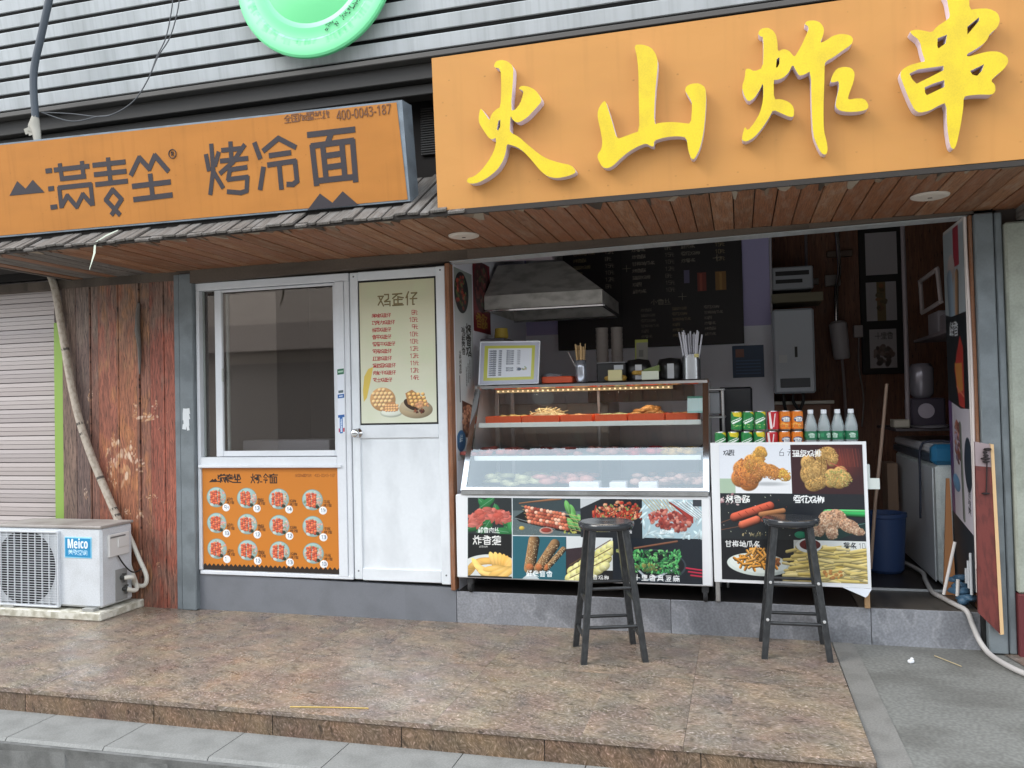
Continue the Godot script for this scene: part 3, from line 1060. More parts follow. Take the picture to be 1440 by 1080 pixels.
func signs() -> void:
	var orange := tex(mat("ffffff", 0.55), grimy(71, Color("b5793d"), Color("9c6835")), Vector2(0.33, 1.8))
	orange.metallic_specular = 0.25
	var a := local_thing("noodle_shop_sign", "long orange box sign with dark grey characters, left and lower of the two signs", "sign", Vector3(-3.0, 2.437, 0.884))
	a.rotation.x = 0.1257
	var ox := Vector3(3.0, 0, 0)
	var s := S()
	var bl := Vector3(-1.7, 0.006, 0); var br := Vector3(1.365, -0.008, 0); var tr := Vector3(1.357, 0.51, 0); var tl := Vector3(-1.7, 0.565, 0)
	var k := Vector3(0, 0, -0.13)
	hexa(s, [bl + k, br + k, br, bl, tl + k, tr + k, tr, tl])
	part("casing", s, tex(mat("ffffff", 0.5), worn(72, Color("7c8791"), Color("646c73"), 0.6), Vector2(1, 1)), a)
	s = S()
	var f := Vector3(0, 0, 0.003)
	var i4 := [Vector3(0.01, 0.01, 0), Vector3(-0.012, 0.01, 0), Vector3(-0.03, -0.01, 0), Vector3(0.01, -0.01, 0)]
	quad(s, bl + f + i4[0], br + f + i4[1], tr + f + i4[2], tl + f + i4[3], Vector3.BACK)
	part("face", s, orange, a)
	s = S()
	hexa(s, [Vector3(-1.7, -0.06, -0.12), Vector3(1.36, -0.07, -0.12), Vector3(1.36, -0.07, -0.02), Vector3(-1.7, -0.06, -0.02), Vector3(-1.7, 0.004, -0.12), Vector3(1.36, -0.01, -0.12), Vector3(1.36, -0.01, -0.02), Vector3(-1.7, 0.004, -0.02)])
	part("shade_strip", s, M.near_black, a)  # black strip added below the box, standing in for its underside shadow
	var ink := mat("2d272d", 0.6)
	var at := Transform3D(Basis(), ox)
	# the mountain mark, then three geometric characters
	for q in ["-4.213,0.245 -4.144,0.325 -4.089,0.275 -4.030,0.322 -3.954,0.242", "-2.233,-0.006 -2.150,0.076 -2.080,0.021 -2.015,0.076 -1.930,-0.002"]:
		s = S()
		solid(s, q)
		part("mountain_mark", s, ink, a).position = ox
	var man := ["-3.930,0.364 -3.884,0.364", "-3.924,0.259 -3.883,0.260", "-3.922,0.151 -3.874,0.152", "-3.869,0.364 -3.617,0.363", "-3.823,0.399 -3.818,0.296", "-3.665,0.397 -3.664,0.294", "-3.817,0.309 -3.647,0.308",
		"-3.844,0.140 -3.845,0.259 -3.621,0.258 -3.620,0.136", "-3.840,0.152 -3.793,0.208 -3.735,0.139 -3.682,0.206 -3.626,0.142"]
	var mai := ["-3.593,0.365 -3.365,0.363", "-3.590,0.311 -3.365,0.310", "-3.588,0.254 -3.362,0.254", "-3.482,0.399 -3.481,0.256", "-3.437,0.066 -3.526,0.161 -3.472,0.214 -3.417,0.155 -3.499,0.071"]
	var zuo := ["-3.339,0.282 -3.269,0.376 -3.210,0.309 -3.164,0.378 -3.083,0.281", "-3.208,0.281 -3.205,0.145", "-3.337,0.221 -3.076,0.223", "-3.337,0.146 -3.072,0.150"]
	var kao := ["-2.792,0.406 -2.794,0.264 -2.827,0.128", "-2.832,0.353 -2.821,0.258", "-2.748,0.358 -2.782,0.281", "-2.795,0.255 -2.740,0.157", "-2.732,0.363 -2.610,0.361", "-2.670,0.405 -2.673,0.301", "-2.746,0.306 -2.568,0.304", "-2.581,0.380 -2.666,0.292 -2.755,0.238", "-2.693,0.253 -2.578,0.257", "-2.685,0.263 -2.705,0.202 -2.583,0.204 -2.595,0.130 -2.632,0.123 -2.719,0.137"]
	var leng := ["-2.522,0.385 -2.493,0.292", "-2.477,0.250 -2.511,0.127", "-2.474,0.332 -2.373,0.391 -2.270,0.331", "-2.439,0.305 -2.303,0.308", "-2.454,0.256 -2.284,0.261 -2.281,0.154 -2.307,0.139 -2.346,0.143", "-2.381,0.255 -2.379,0.117"]
	var mian := ["-2.199,0.390 -1.916,0.389", "-2.056,0.385 -2.084,0.333", "-2.166,0.118 -2.174,0.330 -1.936,0.333 -1.935,0.116", "-2.112,0.328 -2.107,0.156", "-1.999,0.324 -1.996,0.158", "-2.104,0.270 -1.998,0.273", "-2.103,0.209 -1.997,0.212", "-2.164,0.144 -1.933,0.145"]
	for q in [[man, 0.028], [mai, 0.028], [zuo, 0.03], [kao, 0.026], [leng, 0.028], [mian, 0.031]]:
		s = S()
		bars(s, "|".join(PackedStringArray(q[0])), q[1])
		part("character", s, ink, a).position = ox
	# ring with R
	s = S()
	lathe(s, [Vector2(0.022, 0.0), Vector2(0.022, 0.004), Vector2(0.026, 0.004), Vector2(0.026, 0.0)], 24, Transform3D(Basis(Vector3.RIGHT, PI / 2.0), Vector3.ZERO))
	var rg := part("registered_mark", s, ink, a)
	var rp := pts2("-3.047,0.376")[0]
	rg.position = Vector3(rp.x + 3.0, rp.y, 0.0035)
	letters("R", 0.034, "Droid Sans", ink, a, Vector3(rp.x + 3.0, rp.y, 0.0035), 0.004, "registered_letter")
	var nb := pts2("-2.017,0.473 -1.705,0.467 -2.328,0.470 -2.055,0.470")
	letters("400-0043-187", 0.07, "Droid Sans", mat("6e4a34", 0.7), a, Vector3((nb[0].x + nb[1].x) / 2.0 + 3.0, (nb[0].y + nb[1].y) / 2.0, 0.0035), 0.003, "phone_number", (nb[1] - nb[0]).length())
	s = S()
	var cw := (nb[3].x - nb[2].x) / 6.0
	for i in 6:
		glyph(s, "全国加盟热线"[i], Vector3(nb[2].x + cw * i, nb[2].y + 0.036 + (nb[3].y - nb[2].y) * i / 6.0, 0.0035), cw * 0.86, 0.0042)
	var hl := part("hotline_lettering", s, mat("6e4a34", 0.7), a)
	hl.position = ox
	hl.set_meta("kind", "stuff")

	# the large sign with raised brush characters
	var big := tex(mat("ffffff", 0.5), grimy(73, Color("c28b4d"), Color("ae7d45")), Vector2(0.235, 1.31))
	big.metallic_specular = 0.35
	var b := local_thing("fried_skewer_sign", "large orange signboard with four raised yellow brush characters over the open counter", "sign", Vector3(0.4, 2.337, 0.983))
	b.rotation.x = 0.0618
	s = S()
	box2(s, Vector3(-1.844, 0.0, -0.1), Vector3(2.4, 0.765, -0.002), 0.003)
	part("casing", s, mat("8a6a3a", 0.6), b)
	s = S()
	quad(s, Vector3(-1.844, 0, 0.001), Vector3(2.4, 0, 0.001), Vector3(2.4, 0.765, 0.001), Vector3(-1.844, 0.765, 0.001), Vector3.BACK)
	part("face", s, big, b)
	s = S()
	box2(s, Vector3(-1.84, -0.02, -0.03), Vector3(2.4, -0.002, -0.008))
	part("lower_edge", s, M.near_black, b)
	var yellow := tex(mat("ffffff", 0.45), worn(74, Color("dcc21c"), Color("ccb022"), 0.6, 1.0, 0.04), Vector2(1.0, 1.0))
	var lilac := mat("d9ccd6", 0.55)
	var words := [
		["-1.105,0.658 -1.093,0.684 -1.064,0.688 -1.032,0.676 -1.009,0.652 -1.005,0.624 -1.027,0.440 -1.005,0.441 -0.978,0.469 -0.961,0.515 -0.963,0.529 -0.986,0.540 -0.968,0.553 -0.932,0.543 -0.901,0.523 -0.878,0.490 -0.871,0.467 -0.900,0.439 -0.945,0.399 -0.989,0.378 -1.007,0.384 -1.021,0.398 -1.028,0.416 -1.032,0.392 -1.036,0.344 -1.024,0.330 -0.992,0.311 -0.957,0.276 -0.895,0.218 -0.853,0.190 -0.797,0.167 -0.741,0.151 -0.718,0.122 -0.725,0.109 -0.764,0.099 -0.814,0.095 -0.856,0.107 -0.891,0.138 -0.939,0.202 -0.973,0.240 -1.001,0.262 -1.030,0.275 -1.053,0.283 -1.060,0.242 -1.077,0.201 -1.108,0.162 -1.153,0.132 -1.206,0.110 -1.244,0.108 -1.266,0.121 -1.258,0.138 -1.227,0.142 -1.189,0.167 -1.150,0.209 -1.123,0.248 -1.106,0.295 -1.109,0.320 -1.122,0.312 -1.142,0.320 -1.166,0.358 -1.190,0.399 -1.190,0.431 -1.180,0.471 -1.162,0.448 -1.140,0.411 -1.134,0.410 -1.122,0.437 -1.099,0.455 -1.077,0.463 -1.069,0.563 -1.069,0.646", "-1.091,0.398 -1.081,0.403 -1.083,0.370 -1.094,0.351 -1.101,0.359"],
		["-0.424,0.672 -0.386,0.669 -0.348,0.651 -0.327,0.620 -0.319,0.588 -0.320,0.556 -0.336,0.439 -0.346,0.298 -0.315,0.303 -0.265,0.301 -0.215,0.291 -0.178,0.282 -0.171,0.357 -0.172,0.382 -0.187,0.411 -0.200,0.435 -0.195,0.453 -0.173,0.463 -0.136,0.461 -0.109,0.439 -0.107,0.393 -0.112,0.325 -0.123,0.239 -0.142,0.166 -0.168,0.121 -0.183,0.125 -0.194,0.165 -0.200,0.223 -0.236,0.233 -0.280,0.235 -0.318,0.231 -0.347,0.224 -0.349,0.197 -0.363,0.201 -0.385,0.216 -0.420,0.207 -0.466,0.186 -0.506,0.158 -0.539,0.129 -0.566,0.118 -0.591,0.125 -0.613,0.169 -0.612,0.188 -0.592,0.212 -0.587,0.250 -0.595,0.303 -0.606,0.362 -0.603,0.394 -0.584,0.424 -0.567,0.435 -0.553,0.388 -0.536,0.322 -0.519,0.249 -0.483,0.258 -0.444,0.268 -0.413,0.275 -0.411,0.397 -0.408,0.562 -0.413,0.619"],
		["0.125,0.647 0.138,0.667 0.166,0.668 0.187,0.655 0.201,0.633 0.207,0.600 0.207,0.556 0.230,0.566 0.254,0.556 0.275,0.525 0.284,0.533 0.306,0.568 0.329,0.615 0.341,0.645 0.321,0.663 0.336,0.674 0.366,0.671 0.389,0.657 0.402,0.630 0.399,0.605 0.384,0.570 0.405,0.576 0.435,0.594 0.471,0.599 0.509,0.587 0.520,0.567 0.511,0.546 0.475,0.526 0.439,0.503 0.403,0.487 0.400,0.461 0.396,0.374 0.391,0.287 0.390,0.192 0.401,0.141 0.405,0.105 0.397,0.084 0.379,0.091 0.362,0.126 0.345,0.178 0.342,0.292 0.343,0.456 0.318,0.443 0.294,0.440 0.282,0.464 0.268,0.494 0.252,0.461 0.227,0.439 0.196,0.433 0.187,0.438 0.185,0.349 0.212,0.349 0.249,0.332 0.269,0.304 0.268,0.266 0.253,0.264 0.217,0.284 0.181,0.306 0.164,0.274 0.135,0.233 0.097,0.192 0.062,0.176 0.043,0.185 0.047,0.210 0.058,0.245 0.070,0.224 0.099,0.256 0.125,0.298 0.140,0.354 0.142,0.431 0.127,0.400 0.102,0.365 0.076,0.352 0.058,0.383 0.050,0.423 0.064,0.460 0.068,0.498 0.083,0.499 0.105,0.483 0.142,0.494 0.147,0.570 0.147,0.631 0.137,0.632", "0.202,0.525 0.214,0.533 0.213,0.504 0.203,0.487 0.198,0.490"],
		["0.890,0.681 0.879,0.707 0.896,0.722 0.951,0.720 0.973,0.693 0.974,0.627 1.004,0.628 1.047,0.622 1.079,0.600 1.087,0.569 1.078,0.540 1.048,0.518 1.040,0.498 1.023,0.479 0.990,0.460 0.960,0.446 0.963,0.434 1.001,0.441 1.044,0.447 1.082,0.440 1.111,0.417 1.116,0.393 1.097,0.365 1.070,0.345 1.048,0.324 1.064,0.307 1.066,0.280 1.052,0.266 1.009,0.273 0.965,0.274 0.946,0.271 0.943,0.222 0.933,0.157 0.915,0.074 0.903,0.054 0.890,0.070 0.880,0.150 0.879,0.254 0.854,0.248 0.815,0.228 0.775,0.223 0.756,0.238 0.739,0.276 0.715,0.347 0.702,0.391 0.708,0.412 0.740,0.429 0.785,0.436 0.802,0.437 0.791,0.471 0.781,0.528 0.748,0.560 0.745,0.572 0.771,0.575 0.804,0.564 0.829,0.554 0.849,0.576 0.883,0.595 0.900,0.608 0.895,0.644", "0.851,0.527 0.887,0.537 0.881,0.502 0.853,0.484 0.849,0.494", "0.965,0.559 1.009,0.592 1.009,0.577 0.964,0.526", "0.739,0.393 0.773,0.407 0.871,0.409 0.871,0.391 0.817,0.368 0.766,0.347 0.750,0.367", "0.797,0.328 0.834,0.341 0.873,0.349 0.873,0.321 0.805,0.294 0.798,0.306", "0.972,0.375 1.025,0.396 1.016,0.370 0.997,0.351 0.980,0.359"],
	]
	words[2].append("+0.422,0.396 0.431,0.426 0.450,0.452 0.480,0.456 0.509,0.447 0.523,0.424 0.516,0.384 0.497,0.337 0.491,0.312 0.523,0.314 0.558,0.309 0.574,0.284 0.572,0.263 0.540,0.256 0.493,0.259 0.457,0.269 0.441,0.287 0.444,0.318 0.457,0.367 0.457,0.398 0.437,0.394")
	for w in words:
		var fr := S()
		var sd := S()
		var holes := []
		for i in range(1, w.size()):
			if w[i].begins_with("+"):
				slab(fr, sd, rounded(pts2(w[i].substr(1))), [], 0.0, 0.06)
			else:
				holes.append(pts2(w[i]))
		slab(fr, sd, rounded(pts2(w[0])), holes, 0.0, 0.06)
		part("raised_character", fr, yellow, b, sd, lilac).position = Vector3(-0.4, 0, 0.002)


# one corner-cutting pass
func rounded(p: PackedVector2Array) -> PackedVector2Array:
	var o := PackedVector2Array()
	for i in p.size():
		var a := p[i]
		var c := p[(i + 1) % p.size()]
		o.append(a.lerp(c, 0.22))
		o.append(a.lerp(c, 0.78))
	return o


func letters(t: String, size: float, font: String, m: Material, parent: Node, at: Vector3, depth: float, called: String, width := 0.0, bold := false) -> MeshInstance3D:
	var f := SystemFont.new()
	f.font_names = [font]
	if bold:
		f.font_weight = 700
	var tm := TextMesh.new()
	tm.font = f
	tm.text = t
	tm.font_size = 64
	tm.pixel_size = size / 64.0
	tm.depth = depth
	tm.material = m
	var o := MeshInstance3D.new()
	o.name = called
	o.mesh = tm
	o.position = at + Vector3(0, 0, depth / 2.0)
	if width > 0.0:
		o.scale.x = width / tm.get_aabb().size.x
	parent.add_child(o, true)
	return o


func glyph(s: SurfaceTool, ch: String, tl: Vector3, size: float, w: float) -> void:
	var t := ""
	for st in G[ch].split(" "):
		if t: t += "|"
		for i in range(0, st.length() - 1, 2):
			t += "%.4f,%.4f " % [tl.x + int(st[i]) / 9.0 * size, tl.y - int(st[i + 1]) / 9.0 * size]
	bars(s, t, w)



# ---------- left end: roller shutter, plank panel, pillar, conduit ----------
func panel_print() -> Pic:
	# one picture of the weathered boards, 0.95 m wide and 2.32 m high; grain, paint loss and scrapes
	var w := 512
	var h := 1200
	var p := Pic.new(w, h, Color("7a4334"), 81)
	var a := noise(81, 0.05, 3)
	var b := noise(82, 0.008, 4)
	var c := noise(83, 0.11, 2)
	var edge := [0, 64, 128, 168, 256, 346, 400, 452, 512]
	var cols := [Color("705b50"), Color("63504a"), Color("714e42"), Color("86503e"), Color("8d583f"), Color("7e5343"), Color("864a3a"), Color("905140")]
	for y in h:
		var t := float(y) / h
		for x in w:
			var k := 0
			while x >= edge[k + 1]:
				k += 1
			var g := a.get_noise_2d(x * 2.6 + k * 91 + b.get_noise_2d(x, y) * 25.0, y * 0.11)
			var f := c.get_noise_2d(x * 3.2, y * 0.2)
			var m := b.get_noise_2d(x * 1.5 + k * 40, y * 0.6)
			var bare := clampf((0.27 - t) * 4.2 + m * 1.6, 0.0, 1.0) + clampf((t - 0.8) * 3.0 + m * 1.5, 0.0, 0.75) * (1.0 if k > 3 else 0.4)
			var q: Color = cols[k]
			q = q.lerp(Color("736459"), clampf(bare, 0, 1) * 0.75)
			if k >= 3 and k <= 5:
				q = q.lerp(Color("a0683f"), clampf(m * 1.8 - 0.1, 0.0, 0.6))
			var l := 1.0 + g * 0.33 + f * 0.2
			if f < -0.5:
				l *= 0.55
			p.mix(x, y, q.r * l, q.g * l, q.b * l, 1.0)
	# scraped, whitish places where old stickers were torn off
	var sp := [[250, 640, 20, 55], [300, 620, 16, 40], [215, 660, 13, 34], [330, 655, 14, 30], [350, 690, 16, 24], [360, 515, 40, 14], [410, 510, 30, 14], [420, 470, 14, 16], [340, 480, 10, 22], [235, 595, 10, 24], [215, 720, 12, 30], [302, 858, 20, 12], [345, 865, 13, 18], [308, 945, 9, 26], [265, 940, 6, 14], [330, 1010, 8, 10], [255, 985, 9, 24], [400, 800, 26, 8], [425, 1045, 9, 9], [130, 430, 8, 22], [108, 790, 9, 22], [120, 540, 5, 16], [280, 700, 30, 60], [240, 760, 9, 20]]
	for s in sp:
		for k in 14:
			var x: float = s[0] + p.r.randf_range(-1, 1) * s[2]
			var y: float = s[1] + p.r.randf_range(-1, 1) * s[3]
			p.blob(x, y, s[2] * p.r.randf_range(0.12, 0.4), s[3] * p.r.randf_range(0.12, 0.42), p.r.randf_range(-0.5, 0.5), [Color("cbb19a"), Color("b58a63"), Color("c9996b"), Color("d9c3ad")][k % 4], 0.0, 0.15, p.r.randf_range(0.35, 0.85))
	for k in 60:
		var x := p.r.randf_range(190, 500)
		var y := p.r.randf_range(480, 1100)
		p.line(x, y, x + p.r.randf_range(-14, 14), y + p.r.randf_range(-30, 30), p.r.randf_range(0.8, 2.0), Color("bb9272"), 0.0, 0.6)
	for k in [64, 98, 168, 212, 300, 372, 428, 452, 482]:
		for y in h:
			var xx := mini(k + int(b.get_noise_2d(k, y * 2.0) * 2.0), w - 2)
			p.mix(xx, y, 0.16, 0.1, 0.08, 0.55)
			p.mix(xx + 1, y, 0.6, 0.47, 0.38, 0.28)
	for k in [128, 256, 346, 400]:
		for y in h:
			p.mix(mini(k + int(b.get_noise_2d(k, y * 2.0) * 3.0), w - 1), y, 0.12, 0.08, 0.06, 0.75)
			if k == 346 or k == 128:
				p.mix(k + 3, y, 0.62, 0.5, 0.4, 0.45)
	return p


func left_side() -> void:
	# plank panel
	var pp := panel_print()
	var boards := tex(mat("ffffff", 0.65), pp)
	var pn := thing("plank_panel", "weathered red-brown vertical plank wall with scraped pale patches beside the grey steel pillar", "wall", Vector3(-4.23, 0, 0))
	var xs := [-4.709, -4.584, -4.461, -4.388, -4.219, -4.047, -3.942, -3.843, -3.755]
	for i in 8:
		var s := S()
		var x0: float = xs[i] + 0.0015
		var x1: float = xs[i + 1] - 0.0015
		var zf: float = [0.018, 0.02, 0.014, 0.022, 0.021, 0.012, 0.02, 0.018][i]
		var u0: float = (x0 + 4.709) / 0.954
		var u1: float = (x1 + 4.709) / 0.954
		var c := 0.003
		quad(s, Vector3(x0 + c, 2.315, zf), Vector3(x1 - c, 2.315, zf), Vector3(x1 - c, 0.0, zf), Vector3(x0 + c, 0.0, zf), Vector3.BACK, [Vector2(u0, 0), Vector2(u1, 0), Vector2(u1, 1), Vector2(u0, 1)])
		quad(s, Vector3(x0, 2.315, zf - c), Vector3(x0 + c, 2.315, zf), Vector3(x0 + c, 0, zf), Vector3(x0, 0, zf - c), Vector3(-1, 0, 1), [Vector2(u0, 0), Vector2(u0, 0), Vector2(u0, 1), Vector2(u0, 1)])
		quad(s, Vector3(x1, 2.315, zf - c), Vector3(x1 - c, 2.315, zf), Vector3(x1 - c, 0, zf), Vector3(x1, 0, zf - c), Vector3(1, 0, 1), [Vector2(u1, 0), Vector2(u1, 0), Vector2(u1, 1), Vector2(u1, 1)])
		quad(s, Vector3(x1, 2.315, zf - c), Vector3(x1, 2.315, -0.02), Vector3(x1, 0, -0.02), Vector3(x1, 0, zf - c), Vector3.RIGHT, [Vector2(u1, 0), Vector2(u1, 0), Vector2(u1, 1), Vector2(u1, 1)])
		quad(s, Vector3(x0, 2.315, zf - c), Vector3(x0, 2.315, -0.02), Vector3(x0, 0, -0.02), Vector3(x0, 0, zf - c), Vector3.LEFT, [Vector2(u0, 0), Vector2(u0, 0), Vector2(u0, 1), Vector2(u0, 1)])
		part("plank", s, boards, pn)
	var s := S()
	box2(s, Vector3(-4.709, 0, -0.08), Vector3(-3.755, 2.315, -0.015))
	part("backing", s, M.near_black, pn)
	# split splinter of grey wood on the fifth seam, curled away
	s = S()
	tube(s, smooth_path([Vector3(-4.04, 2.12, 0.026), Vector3(-4.045, 1.95, 0.034), Vector3(-4.035, 1.8, 0.03), Vector3(-4.04, 1.62, 0.024)]), [0.006, 0.012, 0.014, 0.016, 0.018, 0.018, 0.019, 0.02, 0.018, 0.017, 0.016, 0.014, 0.013, 0.012, 0.011, 0.01, 0.008, 0.006, 0.004], 6)
	part("splinter", s, M.wood_grey, pn)

	var pl := thing("steel_pillar", "grey painted steel pillar with a torn white sticker beside the kiosk window", "pillar", Vector3(-3.67, 0, 0))
	s = S()
	box2(s, Vector3(-3.752, 0, -0.06), Vector3(-3.708, 2.3, 0.03), 0.004)
	part("flange", s, M.steel_paint, pl)
	s = S()
	box2(s, Vector3(-3.703, 0, -0.06), Vector3(-3.592, 2.3, 0.042), 0.006)
	part("post", s, M.steel_paint, pl)
	s = S()
	box2(s, Vector3(-3.71, 0, -0.06), Vector3(-3.6, 2.3, 0.02))
	part("groove", s, M.near_black, pl)
	s = S()
	for k in 7:
		var o: Array = [[0, 0.0, 0.05, 0.05], [0.012, 0.035, 0.04, 0.04], [-0.008, 0.03, 0.03, 0.05], [0.004, -0.04, 0.045, 0.05], [-0.012, -0.07, 0.03, 0.035], [0.016, -0.075, 0.02, 0.04], [0.02, 0.005, 0.02, 0.05]][k]
		box(s, Vector3(-3.655 + o[0], 1.318 + o[1], 0.0424 + 0.0003 * k), Vector3(o[2], o[3], 0.0008), 0, Vector2.ZERO, Basis(Vector3.BACK, o[0] * 12.0))
	part("torn_sticker", s, mat("d3d8da", 0.7), pl)

	# the neighbour's roller shutter
	var sh := thing("roller_shutter", "closed pinkish grey roller shutter at the far left behind the air conditioner", "shutter", Vector3(-5.8, 0, -0.1))
	var tones := [mat("b3a9a6", 0.6), mat("ada4a2", 0.6), mat("b7aeab", 0.6)]
	for k in 29:
		s = S()
		var y0 := 0.02 + k * 0.0985
		# a slat with its two shallow ribs
		hexa(s, [Vector3(-8.5, y0, -0.07), Vector3(-8.5, y0, -0.045), Vector3(-4.8, y0, -0.045), Vector3(-4.8, y0, -0.07), Vector3(-8.5, y0 + 0.03, -0.07), Vector3(-8.5, y0 + 0.03, -0.040), Vector3(-4.8, y0 + 0.03, -0.040), Vector3(-4.8, y0 + 0.03, -0.07)])
		hexa(s, [Vector3(-8.5, y0 + 0.033, -0.07), Vector3(-8.5, y0 + 0.033, -0.042), Vector3(-4.8, y0 + 0.033, -0.042), Vector3(-4.8, y0 + 0.033, -0.07), Vector3(-8.5, y0 + 0.06, -0.07), Vector3(-8.5, y0 + 0.06, -0.0395), Vector3(-4.8, y0 + 0.06, -0.0395), Vector3(-4.8, y0 + 0.06, -0.07)])
		hexa(s, [Vector3(-8.5, y0 + 0.063, -0.07), Vector3(-8.5, y0 + 0.063, -0.041), Vector3(-4.8, y0 + 0.063, -0.041), Vector3(-4.8, y0 + 0.063, -0.07), Vector3(-8.5, y0 + 0.092, -0.07), Vector3(-8.5, y0 + 0.092, -0.0445), Vector3(-4.8, y0 + 0.092, -0.0445), Vector3(-4.8, y0 + 0.092, -0.07)])
		part("slat", s, tones[k % 3], sh)
	s = S()
	box2(s, Vector3(-8.5, 0, -0.12), Vector3(-4.8, 2.9, -0.065))
	part("backing", s, mat("4d4644", 0.8), sh)
	s = S()
	box2(s, Vector3(-4.8, 0, -0.06), Vector3(-4.715, 2.02, 0.0), 0.004)
	single("green_jamb", s, mat("87a54b", 0.6), "light green painted door jamb between the roller shutter and the plank wall", "door jamb")
	s = S()
	box2(s, Vector3(-4.8, 2.022, -0.06), Vector3(-4.712, 2.6, -0.004), 0.004)
	single("grey_jamb", s, mat("5a4f4b", 0.7), "dark upper piece of the jamb above the green painted one", "door jamb")

	# lagged pipe of the air conditioner
	var cp := thing("lagged_pipe", "old beige wrapped pipe running slantwise down the plank wall to the air conditioner", "pipe", Vector3(-4.426, 1.06, 0.06))
	s = S()
	tube(s, smooth_path([Vector3(-4.798, 2.374, 0.03), Vector3(-4.729, 2.238, 0.05), Vector3(-4.661, 1.926, 0.06), Vector3(-4.591, 1.567, 0.06), Vector3(-4.52, 1.303, 0.06), Vector3(-4.426, 1.06, 0.06), Vector3(-4.32, 0.84, 0.06), Vector3(-4.184, 0.59, 0.07), Vector3(-4.155, 0.503, 0.05)]), 0.026, 10)
	part("lagging", s, tex(mat("ffffff", 0.8), worn(85, Color("b5aa9c"), Color("8a7d6f"), 0.6), Vector2(3, 3)), cp)
	s = S()
	for q in [[92, 492], [113, 596], [118, 612], [141, 672], [160, 714], [163, 722]]:
		var o: Vector3 = z_at(q[0], q[1], cp)
		tube(s, [o + Vector3(-0.003, 0.008, 0), o + Vector3(0.003, -0.008, 0)], 0.0275, 8)
	part("worn_band", s, mat("57504a", 0.8), cp)


func z_at(u: float, v: float, _c: Node3D) -> Vector3:
	# points along the pipe for its worn bands
	var tab := {92: Vector3(-4.637, 1.813, 0.06), 113: Vector3(-4.514, 1.282, 0.06), 118: Vector3(-4.491, 1.211, 0.06), 141: Vector3(-4.349, 0.9, 0.06), 160: Vector3(-4.233, 0.682, 0.066), 163: Vector3(-4.208, 0.639, 0.068)}
	return tab[int(u)]


# ---------- the white aluminium front: window, door, poster ----------
func wall_poster() -> Pic:
	var p := Pic.new(760, 540, Color("c87a28"), 91)
	for k in 3:
		p.rect(0, 0, 760, 10, Color("c9762a"), 0.3)
	var ink := Color("2a1c18")
	p.poly(pts_scaled([38, 78, 60, 60, 66, 66, 76, 58, 92, 76]), ink)
	p.write(G, "满麦坐", 92, 36, 42, ink, 0.15, 1.05)
	p.write(G, "烤冷面", 282, 34, 46, ink, 0.12, 1.12)
	p.write(G, "全国加盟热线", 528, 34, 14, Color("7c4418"), 0.1)
	p.write(G, "400-0043-187", 632, 34, 14, Color("7c4418"), 0.1)
	var price := ["9", "12", "14", "11", "10", "12", "12", "13", "10", "12", "13", "10"]
	for j in 3:
		for i in 4:
			var cx: int = [80, 256, 436, 621][i]
			var cy := 156 + j * 136 + i * 3
			p.blob(cx, cy, 57, 54, 0, Color("7d9a97"), 0.0)
			p.blob(cx, cy, 54, 51, 0, Color("9dbab6"), 0.1)
			p.crumbs(cx, cy, 44, 42, 0, [Color("9fb9a5"), Color("c9c2b4"), Color("7f9a72"), Color("d6b3a0")], 40, 4, 9, 0.3)
			for k in 4:
				var x := cx - 30 + k * 15 + p.r.randf_range(-3, 3)
				for m in 6:
					p.blob(x + p.r.randf_range(-2, 2), cy - 31 + m * 12 + absf(k - 1.5) * 5, 9, 8, 0.2, [Color("b5523a"), Color("c46c48"), Color("a04534")][(k + m) % 3], 0.5)
			p.crumbs(cx + 38, cy + 2, 14, 32, 0, [Color("d98f90"), Color("c7a27a"), Color("e8c0b0")], 14, 3, 6, 0.3)
			p.blob(cx + 26, cy + 36, 11, 9, 0.5, Color("28352a"), 0.3)
			p.blob(cx - 26, cy + 40, 13, 8, 0.4, Color("b8ccc8"), 0.1)
			p.blob(cx + 56, cy + 54, 22, 21, 0, Color("e9ecee"), 0.05)
			p.write(G, price[j * 4 + i], cx + 43, cy + 44, 18, Color("3b4a66"), 0.12, 1.0)
			p.write(G, "元", cx + 63, cy + 48, 10, Color("3b4a66"), 0.1)
			p.write(G, ["鲜肉", "香肠", "鸡柳", "干麻"][i], cx + 60, cy + 2, 17, Color("4a2a14"), 0.11, 1.05)
			p.write(G, "烤冷面", cx + 60, cy + 21, 14, Color("4a2a14"), 0.11, 1.05)
	p.blob(143, 480, 14, 12, 0.0, Color("ecebe8"), 0.0)
	for k in 31:
		p.poly(pts_scaled([k * 25 - 2, 520, k * 25 + 10.5, 506, k * 25 + 23, 520]), Color("2b221c"))
	p.rect(0, 519, 760, 540, Color("2b221c"))
	return p


func pts_scaled(t: Array) -> PackedVector2Array:
	var o := PackedVector2Array()
	for i in range(0, t.size() - 1, 2):
		o.append(Vector2(t[i], t[i + 1]))
	return o


